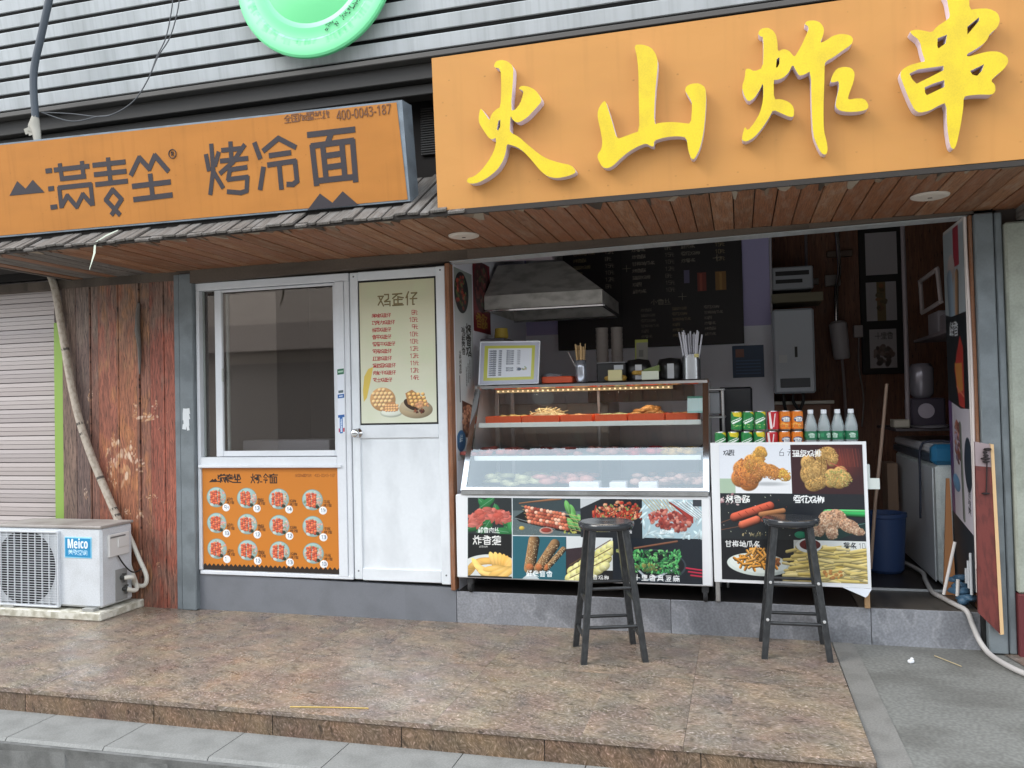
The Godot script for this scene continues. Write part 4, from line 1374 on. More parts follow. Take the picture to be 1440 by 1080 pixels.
func door_menu() -> Pic:
	var p := Pic.new(440, 780, Color("c2c69c"), 93)
	p.grad(0, 0, 440, 780, Color("cbc8a8"), Color("dcdfca"))
	for k in 26:
		p.blob(p.r.randf() * 440, p.r.randf() * 780, 60, 90, p.r.randf() * 3, Color("c9d2ae"), 0.0, 1.0, 0.25)
	p.poly(pts_scaled([12, 600, 22, 520, 46, 480, 74, 470, 62, 530, 34, 640, 16, 660]), Color("d8b640"), 0.8)
	p.write(G, "鸡蛋仔", 112, 66, 70, Color("5e5233"), 0.1, 1.12, 0.012)
	p.write(G, "鸡蛋仔", 110, 64, 70, Color("8a7a4c"), 0.05, 1.12, 0.012)
	var rows := [["原味鸡蛋仔", "8"], ["巧克力鸡蛋仔", "10"], ["抹茶鸡蛋仔", "9"], ["香芋鸡蛋仔", "10"], ["葡萄干鸡蛋仔", "10"], ["芝麻鸡蛋仔", "12"], ["红豆鸡蛋仔", "12"], ["蔓越莓鸡蛋仔", "11"], ["肉松干鸡蛋仔", "12"], ["芝士鸡蛋仔", "14"]]
	for i in rows.size():
		var y := 176 + i * 39.5
		p.write(G, rows[i][0], 74, y, 21.5, Color("a8302c"), 0.14, 1.03)
		p.write(G, rows[i][1] + "元", 318 - 14 * rows[i][1].length(), y - 8, 23, Color("a8302c"), 0.12, 1.0)
	# egg waffles: a big round one, a small one on a plate, a folded one in a paper bag
	p.blob(128, 650, 76, 66, 0.1, Color("c79a68"), 0.2)
	for j in 6:
		for i in 6:
			var x := 128 + (i - 2.5) * 24 + (j % 2) * 12 - 6
			var y := 650 + (j - 2.5) * 21
			if Vector2((x - 128) / 70.0, (y - 650) / 60.0).length() < 0.95:
				p.blob(x, y, 12, 10.5, 0, Color("d9b183"), 0.55)
	p.blob(176, 726, 66, 24, 0, Color("b9bfae"), 0.2)
	p.blob(176, 721, 60, 20, 0, Color("dfe3d6"), 0.1)
	p.poly(pts_scaled([128, 714, 150, 672, 196, 664, 222, 700, 214, 716]), Color("c88f63"))
	for k in 14:
		p.blob(148 + (k % 5) * 16, 684 + (k / 5) * 14, 9, 7.5, 0, Color("dba878"), 0.5)
	p.blob(320, 706, 98, 52, 0.05, Color("a9987a"), 0.35)
	p.blob(306, 690, 76, 34, 0.1, Color("b7a98c"), 0.2)
	p.blob(296, 682, 50, 26, 0.5, Color("3b2a1e"), 0.1)
	p.poly(pts_scaled([262, 620, 300, 602, 372, 652, 392, 690, 330, 700, 276, 680]), Color("b5824e"))
	for k in 16:
		p.blob(284 + (k % 4) * 26 + (k / 4) * 6, 626 + (k / 4) * 19, 12, 10, 0.4, Color("d2a468"), 0.6)
	p.crumbs(360, 686, 34, 18, 0, [Color("cf8f66"), Color("d9a06f")], 14, 7, 11, 0.5)
	p.crumbs(340, 716, 36, 12, 0, [Color("4a2418"), Color("6a2f1e"), Color("8e4a2a")], 22, 4, 8, 0.4)
	return p


func kiosk() -> void:
	var wf: StandardMaterial3D = M.white_frame
	# window unit with its white frame
	var w := thing("kiosk_window", "white aluminium sliding window with dark glass between the steel pillar and the white door", "window", Vector3(-3.06, 0.27, 0))
	var bars4 := [
		["frame", Vector3(-3.59, 2.18, -0.05), Vector3(-2.435, 2.232, 0.012)], ["frame", Vector3(-3.59, 0.27, -0.05), Vector3(-3.565, 2.18, 0.012)],
		["frame", Vector3(-2.535, 0.26, -0.05), Vector3(-2.47, 2.18, 0.016)], ["frame", Vector3(-2.468, 0.255, -0.05), Vector3(-2.433, 2.18, 0.012)],
		["sill", Vector3(-3.565, 0.978, -0.05), Vector3(-2.535, 1.036, 0.014)], ["sill", Vector3(-3.575, 0.965, 0.0), Vector3(-2.5, 0.985, 0.03)],
		["frame", Vector3(-3.58, 0.242, -0.05), Vector3(-2.435, 0.268, 0.014)],
	]
	var s: SurfaceTool
	for q in bars4:
		s = S()
		box2(s, q[1], q[2], 0.004, Vector2(rng.randf(), rng.randf()))
		part(q[0], s, wf, w)
	# the sliding sash in front, the fixed pane behind it
	s = S()
	box2(s, Vector3(-3.447, 1.04, -0.022), Vector3(-3.392, 2.176, 0.004), 0.004)
	box2(s, Vector3(-2.555, 1.04, -0.022), Vector3(-2.537, 2.176, 0.002), 0.004)
	box2(s, Vector3(-3.392, 1.04, -0.022), Vector3(-2.555, 1.078, 0.002), 0.004)
	box2(s, Vector3(-3.392, 2.16, -0.022), Vector3(-2.555, 2.176, 0.002), 0.004)
	var sash := part("sash", s, wf, w)
	s = S()
	box2(s, Vector3(-3.394, 1.076, -0.012), Vector3(-2.553, 2.162, -0.008))
	part("pane", s, M.window_glass, sash)
	s = S()
	box2(s, Vector3(-3.565, 1.036, -0.044), Vector3(-3.0, 2.18, -0.04))
	part("fixed_pane", s, M.window_glass, w)
	s = S()
	box2(s, Vector3(-3.565, 1.04, -0.0445), Vector3(-3.552, 2.18, -0.03), 0.002)
	box2(s, Vector3(-3.382, 1.07, -0.05), Vector3(-3.364, 2.15, -0.03), 0.002)
	part("fixed_frame", s, mat("8c928f", 0.5), w)
	s = S()
	box2(s, Vector3(-3.388, 1.55, 0.002), Vector3(-3.378, 1.64, 0.018), 0.003)
	part("latch", s, mat("aeb2ae", 0.4), w)
	s = S()
	box2(s, Vector3(-3.565, 0.268, -0.03), Vector3(-2.535, 0.978, -0.006))
	part("lower_panel", s, M.white_panel, w)
	# stickers on the mullion (square codes left out)
	var codes := Pic.new(64, 300, Color("dfe4ec"), 3)
	codes.rect(0, 0, 64, 26, Color("2c6a4a"))
	codes.rect(8, 9, 56, 17, Color("a8c8b4"))
	codes.rect(8, 100, 56, 112, Color("5a6a70"))
	codes.rect(0, 118, 64, 136, Color("2d5fa0"))
	codes.rect(14, 124, 50, 130, Color("c4d4ea"))
	codes.rect(0, 214, 64, 226, Color("2d5fa0"))
	codes.rect(4, 276, 20, 294, Color("b8485a"))
	codes.rect(48, 276, 64, 294, Color("b8384a"))
	codes.rect(16, 226, 46, 300, Color("2a66ac"))
	codes.write_down(G, "全国加盟", 24, 232, 14, Color("e8eef6"), 0.16)
	s = S()
	sheet(s, Vector3(-2.521, 1.605, 0.0168), Vector3(-2.474, 1.61, 0.0168), Vector3(-2.476, 1.19, 0.0168), Vector3(-2.521, 1.186, 0.0168), Vector3.BACK)
	single("payment_stickers", s, printed(codes), "strip of small green and blue stickers on the white mullion beside the door knob", "sticker")
	# poster under the window
	s = S()
	sheet(s, Vector3(-3.562, 0.966, 0.0), Vector3(-2.54, 0.966, 0.0), Vector3(-2.54, 0.272, 0.0), Vector3(-3.562, 0.272, 0.0), Vector3.BACK)
	single("noodle_poster", s, printed(wall_poster(), 0.4), "orange menu poster with twelve round food pictures under the dark window", "poster")

	# door
	var d := thing("white_door", "white panelled aluminium door with a round knob and a green menu panel", "door", Vector3(-2.1, 0.24, 0))
	var parts := [
		["stile", Vector3(-2.428, 0.245, -0.04), Vector3(-2.372, 2.231, 0.006)], ["stile", Vector3(-1.832, 0.232, -0.04), Vector3(-1.769, 2.235, 0.006)],
		["rail", Vector3(-2.372, 2.176, -0.04), Vector3(-1.832, 2.233, 0.006)], ["rail", Vector3(-2.372, 1.152, -0.04), Vector3(-1.832, 1.238, 0.006)], ["rail", Vector3(-2.372, 0.24, -0.04), Vector3(-1.832, 0.318, 0.006)],
	]
	for q in parts:
		s = S()
		box2(s, q[1], q[2], 0.004, Vector2(rng.randf(), rng.randf()))
		part(q[0], s, M.white_panel, d)
	s = S()
	box2(s, Vector3(-2.372, 0.318, -0.03), Vector3(-1.832, 1.152, -0.006))
	part("lower_panel", s, M.white_panel, d)
	s = S()
	box2(s, Vector3(-2.372, 1.238, -0.03), Vector3(-1.832, 2.176, -0.003))
	part("upper_panel", s, M.black, d)
	var knob := S()
	var kx := Transform3D(Basis(Vector3.RIGHT, PI / 2.0), Vector3(-2.385, 1.188, 0.006))
	lathe(knob, [Vector2(0.032, 0.0), Vector2(0.031, 0.007), Vector2(0.014, 0.012), Vector2(0.013, 0.028), Vector2(0.022, 0.034), Vector2(0.029, 0.046), Vector2(0.027, 0.058), Vector2(0.018, 0.066), Vector2(0.0, 0.067)], 24, kx, true)
	part("knob", knob, M.chrome, d)
	s = S()
	sheet(s, Vector3(-2.362, 2.162, 0.0015), Vector3(-1.843, 2.162, 0.0015), Vector3(-1.843, 1.25, 0.0015), Vector3(-2.362, 1.25, 0.0015), Vector3.BACK)
	single("waffle_menu", s, printed(door_menu(), 0.35), "pale green printed menu of egg waffles framed in black on the white door", "menu")
	for q in [[-2.4, 2.205], [-1.8, 2.21], [-2.4, 0.3], [-1.8, 0.29]]:
		s = S()
		lathe(s, [Vector2(0.006, 0.0), Vector2(0.004, 0.0015), Vector2(0.0, 0.0018)], 10, Transform3D(Basis(Vector3.RIGHT, PI / 2.0), Vector3(q[0], q[1], 0.006)))
		part("screw", s, mat("6c6e70", 0.4, 0.5), d)
	# dark timber jamb beside the door
	s = S()
	box2(s, Vector3(-1.767, 0.2, -0.06), Vector3(-1.738, 2.25, 0.016), 0.003)
	single("door_jamb", s, M.wood_red, "narrow dark timber jamb between the white door and the glass food case", "door jamb")
	# what stands inside the window
	s = S()
	box2(s, Vector3(-3.35, 1.06, -0.36), Vector3(-2.68, 1.14, -0.16), 0.006)
	single("inner_counter", s, mat("77767a", 0.5), "grey counter edge seen low through the kiosk window", "counter")


# ---------- stools ----------
func stools() -> void:
	var t := local_thing("bar_stool", "black four-legged bar stool in front of the glass food case", "stool", Vector3(-0.713, 0, 0.455), deg_to_rad(18.5), "black bar stools on the terrace")
	var s := S()
	lathe(s, [Vector2(0.0, 0.672), Vector2(0.13, 0.672), Vector2(0.142, 0.676), Vector2(0.15, 0.69), Vector2(0.1505, 0.702), Vector2(0.146, 0.7095), Vector2(0.136, 0.712)], 40)
	lathe(s, [Vector2(0.136, 0.712), Vector2(0.0, 0.710)], 40)
	part("seat", s, M.stool_top, t)
	var at := func(sx: float, sz: float, y: float) -> Vector3:
		var k := lerpf(0.161, 0.088, y / 0.672)
		return Vector3(sx * k, y, sz * k)
	for q in [[-1, 1], [1, 1], [-1, -1], [1, -1]]:
		s = S()
		var a: Vector3 = at.call(q[0], q[1], 0.0)
		var b: Vector3 = at.call(q[0], q[1], 0.675)
		var h := 0.0155
		var ring := func(c: Vector3, r: float) -> Array: return [c + Vector3(-r, 0, -r), c + Vector3(r, 0, -r), c + Vector3(r, 0, r), c + Vector3(-r, 0, r)]
		hexa(s, ring.call(a, h) + ring.call(b, h * 1.12))
		part("leg", s, M.stool, t)
	for q in [[-1, 1, 1, 1, 0.375], [-1, 1, 1, 1, 0.18], [-1, -1, 1, -1, 0.36], [-1, -1, 1, -1, 0.165], [-1, -1, -1, 1, 0.30], [1, -1, 1, 1, 0.30], [-1, -1, -1, 1, 0.12], [1, -1, 1, 1, 0.12]]:
		s = S()
		tube(s, [at.call(q[0], q[1], q[4]), at.call(q[2], q[3], q[4])], 0.0095, 8)
		part("rung", s, M.stool, t)
	var c := copy(t, Vector3(0.246, 0, 0.218), deg_to_rad(1.0), "black four-legged bar stool with bright bolt heads in front of the drinks cart")
	for q in [[-1, 0.39], [1, 0.39], [-1, 0.2], [1, 0.2]]:
		s = S()
		var o: Vector3 = at.call(q[0], 1.0, q[1])
		lathe(s, [Vector2(0.0085, 0.0), Vector2(0.0075, 0.004), Vector2(0.0, 0.005)], 12, Transform3D(Basis(Vector3.RIGHT, PI / 2.0), o + Vector3(0, 0, 0.0165)))
		part("bolt", s, mat("dfe1e2", 0.25, 0.6), c)


# ---------- outdoor air-conditioner unit ----------
func air_unit() -> void:
	var a := thing("air_conditioner", "white outdoor air conditioner unit with a blue maker's plate in front of the roller shutter", "air conditioner", Vector3(-4.47, 0.06, 0.23))
	var casing := tex(mat("ffffff", 0.4), worn(101, Color("ccd0d4"), Color("babdbf"), 0.5), Vector2(0.8, 0.8))
	var s := S()
	box2(s, Vector3(-4.92, 0.075, 0.08), Vector3(-4.068, 0.597, 0.372), 0.014)
	part("casing", s, casing, a)
	s = S()
	box2(s, Vector3(-4.928, 0.594, 0.072), Vector3(-4.063, 0.612, 0.379), 0.006)
	part("lid", s, tex(mat("ffffff", 0.6), worn(102, Color("a39d98"), Color("857d77"), 0.8), Vector2(0.5, 0.5)), a)
	# dark fan opening, fan, guard
	s = S()
	var f := Transform3D(Basis(Vector3.RIGHT, PI / 2.0), Vector3(-4.685, 0.325, 0.3725))
	lathe(s, [Vector2(0.25, 0.0), Vector2(0.25, 0.003), Vector2(0.235, 0.0015), Vector2(0.0, 0.0015)], 48, f)
	part("fan_opening", s, mat("17181b", 0.7), a)
	for k in 3:
		s = S()
		var e := Basis(Vector3.BACK, TAU * k / 3.0 + 0.4)
		hexa(s, [f.origin + e * Vector3(0.03, -0.03, 0.002), f.origin + e * Vector3(0.2, -0.12, 0.002), f.origin + e * Vector3(0.22, 0.05, 0.005), f.origin + e * Vector3(0.03, 0.035, 0.005), f.origin + e * Vector3(0.03, -0.03, 0.004), f.origin + e * Vector3(0.2, -0.12, 0.004), f.origin + e * Vector3(0.22, 0.05, 0.007), f.origin + e * Vector3(0.03, 0.035, 0.007)])
		part("fan_blade", s, mat("2c2e33", 0.6), a)
	s = S()
	for k in 30:
		box(s, Vector3(-4.66, 0.084 + k * 0.0165, 0.388), Vector3(0.515, 0.0032, 0.004))
	part("guard_wires", s, casing, a).set_meta("kind", "stuff")
	s = S()
	for k in 9:
		box(s, Vector3(-4.88 + k * 0.0575, 0.325, 0.3825), Vector3(0.005, 0.485, 0.008))
	part("guard_bars", s, casing, a).set_meta("kind", "stuff")
	s = S()
	box2(s, Vector3(-4.405, 0.07, 0.37), Vector3(-4.393, 0.575, 0.396), 0.003)
	box2(s, Vector3(-4.92, 0.563, 0.37), Vector3(-4.405, 0.575, 0.396), 0.003)
	box2(s, Vector3(-4.92, 0.068, 0.37), Vector3(-4.405, 0.08, 0.396), 0.003)
	part("guard_frame", s, casing, a)
	# plate
	var p := Pic.new(220, 142, Color("2287b8"), 9)
	p.write(G, "美歌空调", 28, 88, 36, Color("dff0f8"), 0.09, 1.16)
	s = S()
	sheet(s, Vector3(-4.351, 0.531, 0.3762), Vector3(-4.148, 0.528, 0.3762), Vector3(-4.148, 0.404, 0.3762), Vector3(-4.351, 0.407, 0.3762), Vector3.BACK)
	part("plate_print", s, printed(p, 0.3), a)
	s = S()
	box2(s, Vector3(-4.357, 0.399, 0.371), Vector3(-4.142, 0.537, 0.3755), 0.002)
	var plate := part("maker_plate", s, mat("8fd0ea", 0.35), a)
	letters("Meico", 0.085, "Droid Sans", mat("eef6fa", 0.4), plate, Vector3(-4.25, 0.493, 0.3764), 0.0025, "plate_letters", 0.16, true)
	# right flank: electrics cover, valves, cable and pipe loops
	s = S()
	box2(s, Vector3(-4.07, 0.395, 0.13), Vector3(-4.05, 0.545, 0.32), 0.006)
	box2(s, Vector3(-4.052, 0.45, 0.14), Vector3(-4.044, 0.52, 0.24), 0.003)
	part("electrics_cover", s, mat("d3d2cf", 0.5), a)
	s = S()
	box2(s, Vector3(-4.07, 0.52, 0.17), Vector3(-4.046, 0.53, 0.31), 0.002)
	part("cover_grip", s, mat("6c6c6a", 0.5), a)
	s = S()
	box2(s, Vector3(-4.07, 0.09, 0.14), Vector3(-4.063, 0.3, 0.25), 0.003)
	part("valve_plate", s, mat("8c8c8a", 0.7), a)
	s = S()
	for q in [[0.24, 0.2], [0.16, 0.18]]:
		tube(s, [Vector3(-4.065, q[0], q[1]), Vector3(-4.03, q[0], q[1])], 0.014, 10)
		tube(s, [Vector3(-4.04, q[0] - 0.03, q[1]), Vector3(-4.04, q[0] + 0.02, q[1])], 0.009, 8)
		box(s, Vector3(-4.036, q[0] + 0.025, q[1]), Vector3(0.02, 0.012, 0.02), 0.002)
	part("valve", s, mat("4a4a48", 0.5, 0.4), a)
	s = S()
	tube(s, smooth_path([Vector3(-4.035, 0.24, 0.2), Vector3(-4.0, 0.235, 0.16), Vector3(-4.06, 0.166, 0.07), Vector3(-4.001, 0.159, 0.05), Vector3(-3.983, 0.223, 0.05), Vector3(-4.04, 0.339, 0.05), Vector3(-4.088, 0.457, 0.06), Vector3(-4.134, 0.54, 0.06), Vector3(-4.169, 0.589, 0.06)]), 0.015, 10)
	part("pipe_loop", s, mat("cfcbc0", 0.6), a)
	s = S()
	tube(s, smooth_path([Vector3(-4.035, 0.16, 0.18), Vector3(-4.02, 0.15, 0.1), Vector3(-4.128, 0.317, 0.05), Vector3(-4.114, 0.44, 0.05), Vector3(-4.146, 0.54, 0.06)]), 0.015, 10)
	part("pipe_loop", s, mat("cfcbc0", 0.6), a)
	s = S()
	tube(s, smooth_path([Vector3(-4.05, 0.395, 0.24), Vector3(-4.04, 0.33, 0.2), Vector3(-4.03, 0.27, 0.14), Vector3(-4.03, 0.26, 0.08), Vector3(-4.0, 0.29, 0.05)]), 0.005, 6)
	part("cable", s, M.black, a)
	s = S()
	box2(s, Vector3(-4.2, 0.055, 0.34), Vector3(-4.11, 0.077, 0.4), 0.003)
	box2(s, Vector3(-4.85, 0.055, 0.34), Vector3(-4.76, 0.077, 0.4), 0.003)
	part("foot", s, mat("9a9a96", 0.5), a)
	s = S()
	box2(s, Vector3(-5.1, 0.0, -0.02), Vector3(-4.038, 0.056, 0.418), 0.008)
	single("unit_base", s, tex(mat("ffffff", 0.8), worn(103, Color("d2cfc3"), Color("9b9684"), 0.8), Vector2(1.5, 1.5)), "low whitish concrete base under the air conditioner unit", "base")


# ---------- small litter on the paving ----------
func litter() -> void:
	var s := S()
	box(s, Vector3(0.8, 0.004, 0.302), Vector3(0.028, 0.016, 0.022), 0.006, Vector2.ZERO, Basis(Vector3.UP, 0.6))
	box(s, Vector3(0.8, 0.004, 0.302) + Vector3(0.005, 0.012, 0.0), Vector3(0.014, 0.012, 0.014), 0.004, Vector2.ZERO, Basis(Vector3(1, 1, 0).normalized(), 0.6))
	single("crumpled_paper", s, mat("e6e8ec", 0.7), "tiny crumpled white paper on the grey concrete near the step", "litter")
	s = S()
	tube(s, [Vector3(0.936, 0.001, 0.17), Vector3(1.025, 0.001, 0.328)], 0.0025, 5)
	single("wooden_skewer", s, mat("b9a884", 0.7), "thin pale skewer lying on the grey concrete beside the hose", "skewer")
	s = S()
	tube(s, [Vector3(-2.005, 0.003, 1.528), Vector3(-1.836, 0.003, 1.497), Vector3(-1.645, 0.003, 1.47)], 0.0025, 5)
	single("yellow_straw", s, mat("d0b25e", 0.6), "thin yellow straw lying near the front edge of the tiled terrace", "straw")
	s = S()
	box(s, Vector3(-3.329, 0.004, -0.024), Vector3(0.02, 0.01, 0.02), 0.003)
	box(s, Vector3(-3.329, 0.004, -0.024) + Vector3(0.03, -0.001, 0.005), Vector3(0.014, 0.007, 0.01), 0.002, Vector2.ZERO, Basis(Vector3.UP, 0.5))
	single("wrapper_scrap", s, mat("d9c9c4", 0.6), "small pale scrap at the foot of the grey painted plinth", "litter")



# ---------- inside the shop ----------
func back_board() -> Pic:
	var p := Pic.new(640, 480, Color("241d1e"), 111)
	var c := [Color("8f7f5c"), Color("948a7c"), Color("7d7668")]
	var words := ["炸香肠", "超级鸡排", "雪花鸡柳", "甘梅地瓜条", "鸡腿", "炸薯条", "烤香肠", "鲜肉条"]
	for col in 3:
		var x0: float = [60, 270, 440][col]
		var n: int = [7, 8, 4][col]
		for i in n:
			p.write(G, words[(i * 3 + col * 2) % 8], x0, 38 + i * 29, 15, c[col], 0.12, 1.05)
			p.write(G, ["10元", "12元", "8元", "15元"][(i + col) % 4], x0 + 112, 38 + i * 29, 15, c[(col + 1) % 3], 0.12, 1.0)
	p.rect(447, 172, 466, 226, Color("6a6380"))
	p.rect(492, 186, 522, 262, Color("7c3328"))
	p.rect(500, 190, 508, 260, Color("a0503c"))
	p.rect(552, 186, 588, 262, Color("86602e"))
	p.rect(566, 190, 574, 260, Color("a37a40"))
	p.write(G, "小香丝", 330, 286, 22, Color("8d8574"), 0.1, 1.1)
	for col in 3:
		for i in 6:
			p.write(G, words[(i + col) % 8], 296 + col * 108, 322 + i * 22, 12, c[(col + 2) % 3], 0.1, 1.05)
	for q in [[250, 150], [440, 280], [560, 130]]:
		p.line(q[0] - 14, q[1], q[0] + 14, q[1], 2, Color("8d8574"))
		p.line(q[0], q[1] - 14, q[0], q[1] + 14, 2, Color("8d8574"))
	p.line(230, 0, 230, 480, 3, Color("0c0a0a"))
	return p


func left_wall_poster() -> Pic:
	var p := Pic.new(200, 1000, Color("c3c7c8"), 113)
	p.grad(0, 0, 200, 300, Color("8f9690"), Color("c3c7c8"))
	p.blob(80, 120, 78, 110, 0, Color("26282a"), 0.1)
	p.crumbs(80, 120, 60, 92, 0, [Color("8c2a24"), Color("a8402c"), Color("5e6a38"), Color("3a2a22")], 60, 8, 16, 0.4)
	p.write_down(G, "烤香鸡", 120, 280, 54, Color("26231f"), 0.15)
	p.write_down(G, "味鲜美香", 72, 300, 34, Color("2c2925"), 0.13)
	p.write_down(G, "全麦烤香肠", 40, 430, 22, Color("3a3733"), 0.12)
	for i in 3:
		p.write_down(G, "鸡柳花雪香肠烤面", 150 - i * 20, 470 + i * 20, 12, Color("55524e"), 0.1)
	p.rect(38, 560, 46, 700, Color("2c2c30"))
	p.poly(pts_scaled([60, 690, 190, 720, 196, 900, 60, 880]), Color("54342a"))
	p.crumbs(120, 790, 60, 80, 0, [Color("8c5844"), Color("a87a62"), Color("5c3428"), Color("b78d76")], 80, 8, 16, 0.5)
	p.blob(44, 900, 50, 56, 0, Color("2d5c84"), 0.1)
	p.write_down(G, "鲜", 26, 870, 34, Color("cfdbe4"), 0.1)
	return p


func red_poster() -> Pic:
	var p := Pic.new(200, 320, Color("7a1c26"), 114)
	p.blob(100, 110, 92, 120, 0, Color("4a2a2e"), 0.2)
	p.crumbs(100, 110, 70, 95, 0, [Color("7c3a3c"), Color("4c5a3a"), Color("8a5048"), Color("3c2426")], 70, 8, 16, 0.4)
	p.write(G, "香肠", 30, 238, 60, Color("a8862e"), 0.12, 1.1)
	return p


func interior() -> void:
	var s := S()
	sheet(s, Vector3(-1.94 + 0.204, 2.24, -0.07), Vector3(-1.736, 2.24, -0.44), Vector3(-1.736, 1.0, -0.44), Vector3(-1.736, 1.0, -0.07), Vector3.RIGHT)
	single("calligraphy_poster", s, printed(left_wall_poster()), "tall pale food poster with black brush writing on the inner wall beside the door jamb", "poster")
	s = S()
	sheet(s, Vector3(-1.735, 2.36, -0.46), Vector3(-1.735, 2.36, -0.86), Vector3(-1.735, 1.86, -0.86), Vector3(-1.735, 1.86, -0.46), Vector3.RIGHT)
	single("red_poster", s, printed(red_poster()), "dark red food poster on the inner wall in front of the cooker hood", "poster")
	# hood
	var h := thing("cooker_hood", "stainless steel cooker hood hanging over the fryers inside the shop", "cooker hood", Vector3(-1.3, 2.0, -1.1))
	s = S()
	var a := [Vector3(-1.73, 2.02, -1.5), Vector3(-1.73, 2.02, -0.7), Vector3(-0.885, 2.02, -0.7), Vector3(-0.885, 2.02, -1.5)]
	var b := [Vector3(-1.73, 2.125, -1.5), Vector3(-1.73, 2.125, -0.7), Vector3(-0.885, 2.125, -0.7), Vector3(-0.885, 2.125, -1.5)]
	var t := [Vector3(-1.7, 2.38, -1.45), Vector3(-1.7, 2.38, -0.95), Vector3(-1.2, 2.38, -0.95), Vector3(-1.2, 2.38, -1.45)]
	for i in 4:
		var j := (i + 1) % 4
		var out: Vector3 = (a[i] + a[j]) / 2.0 - Vector3(-1.3, 2.02, -1.1)
		quad(s, a[i], a[j], b[j], b[i], out)
		quad(s, b[i], b[j], t[j], t[i], out)
	quad(s, t[0], t[1], t[2], t[3], Vector3.UP)
	part("canopy", s, tex(mat("ffffff", 0.38, 0.3), worn(66, Color("c2bfba"), Color("95928d"), 0.7, 0.6, 0.03), Vector2(1.4, 1.4)), h)
	s = S()
	box2(s, Vector3(-1.73, 2.006, -0.71), Vector3(-0.875, 2.024, -0.685), 0.004)
	box2(s, Vector3(-0.893, 2.006, -1.51), Vector3(-0.868, 2.024, -0.71), 0.004)
	box2(s, Vector3(-1.73, 2.004, -1.51), Vector3(-0.893, 2.022, -1.49), 0.004)
	part("rim", s, M.chrome, h)
	s = S()
	tube(s, [Vector3(-1.4, 2.37, -1.2), Vector3(-1.4, 2.75, -1.2)], 0.14, 20)
	part("duct", s, M.brushed, h)
	s = S()
	tube(s, [Vector3(-1.72, 2.44, -0.62), Vector3(-1.2, 2.42, -0.62)], 0.085, 18)
	single("ceiling_duct", s, mat("a79aa2", 0.6), "pale round duct under the ceiling in front of the cooker hood", "duct")
	# black menu board on the back wall
	s = S()
	box2(s, Vector3(-1.45, 1.79, -1.885), Vector3(0.05, 2.74, -1.862), 0.003)
	var mb := thing("black_menu_board", "large black menu board with small pale writing on the back wall", "menu board", Vector3(-0.7, 1.79, -1.87))
	part("board", s, M.black, mb)
	s = S()
	sheet(s, Vector3(-1.445, 2.735, -1.8605), Vector3(0.046, 2.735, -1.8605), Vector3(0.046, 1.795, -1.8605), Vector3(-1.445, 1.795, -1.8605), Vector3.BACK)
	part("writing", s, printed(back_board(), 0.5), mb)
	s = S()
	var bn := Pic.new(96, 110, Color("28405e"), 4)
	bn.rect(10, 12, 36, 40, Color("8a5a4a"))
	for i in 5:
		bn.rect(10, 50 + i * 11, 86, 54 + i * 11, Color("3a5a80"))
	sheet(s, Vector3(-0.045, 1.775, -1.897), Vector3(0.195, 1.775, -1.897), Vector3(0.195, 1.52, -1.897), Vector3(-0.045, 1.52, -1.897), Vector3.BACK)
	single("blue_notice", s, printed(bn), "small dark blue notice on the pale back wall right of the menu board", "notice")
	# gas water heater
	var w := thing("water_heater", "grey gas water heater with a dark window at its foot on the back wall", "water heater", Vector3(0.4, 1.38, -1.85))
	s = S()
	box2(s, Vector3(0.262, 1.385, -1.98), Vector3(0.56, 2.03, -1.72), 0.014)
	part("casing", s, mat("b9bfc7", 0.4), w)
	s = S()
	box2(s, Vector3(0.305, 1.43, -1.722), Vector3(0.52, 1.5, -1.714), 0.003)
	part("dark_window", s, mat("30353c", 0.3), w)
	s = S()
	box2(s, Vector3(0.3, 1.62, -1.722), Vector3(0.36, 1.68, -1.716))
	part("label", s, mat("c9ccce", 0.6), w)
	s = S()
	box2(s, Vector3(0.415, 1.66, -1.722), Vector3(0.435, 1.74, -1.716))
	part("control", s, M.black, w)
	s = S()
	for q in [[0.33, 0.02], [0.4, 0.06], [0.47, -0.04]]:
		tube(s, smooth_path([Vector3(q[0], 1.385, -1.8), Vector3(q[0], 1.32, -1.8), Vector3(q[0] + q[1], 1.2, -1.82), Vector3(q[0] + q[1], 1.05, -1.85)]), 0.012, 8)
	part("hose", s, M.black, w)
	s = S()
	box2(s, Vector3(0.264, 1.0, -1.98), Vector3(0.68, 1.3, -1.9), 0.004)
	single("brown_cupboard", s, mat("7a5846", 0.6), "low brown cupboard under the grey water heater", "cupboard")
	s = S()
	box2(s, Vector3(0.264, 1.3, -2.0), Vector3(0.7, 1.325, -1.86), 0.003)
	single("white_worktop", s, mat("b6b0a4", 0.5), "thin white worktop on the low brown cupboard", "worktop")
	# extractor box and shelf above the heater
	s = S()
	box2(s, Vector3(0.27, 2.2, -2.2), Vector3(0.58, 2.38, -1.9), 0.01)
	var ex := thing("extractor_box", "grey extractor box with dark slots above the water heater", "extractor", Vector3(0.42, 2.2, -2.05))
	part("casing", s, mat("a3a5aa", 0.6), ex)
	s = S()
	box2(s, Vector3(0.3, 2.31, -1.905), Vector3(0.55, 2.345, -1.896))
	box2(s, Vector3(0.3, 2.25, -1.905), Vector3(0.5, 2.28, -1.896))
	part("slot", s, M.black, ex)
	s = S()
	box2(s, Vector3(0.264, 2.09, -2.2), Vector3(0.64, 2.16, -1.8), 0.004)
	single("wooden_shelf", s, mat("77705c", 0.7), "short olive wooden shelf between the extractor box and the water heater", "shelf")
	# pipes
	s = S()
	tube(s, [Vector3(0.27, 2.683, -1.88), Vector3(0.262, 2.022, -1.88)], 0.01, 8)
	single("corner_pipe", s, mat("b9b4bc", 0.4), "thin pale pipe down the corner beside the lilac wall", "pipe")
	s = S()
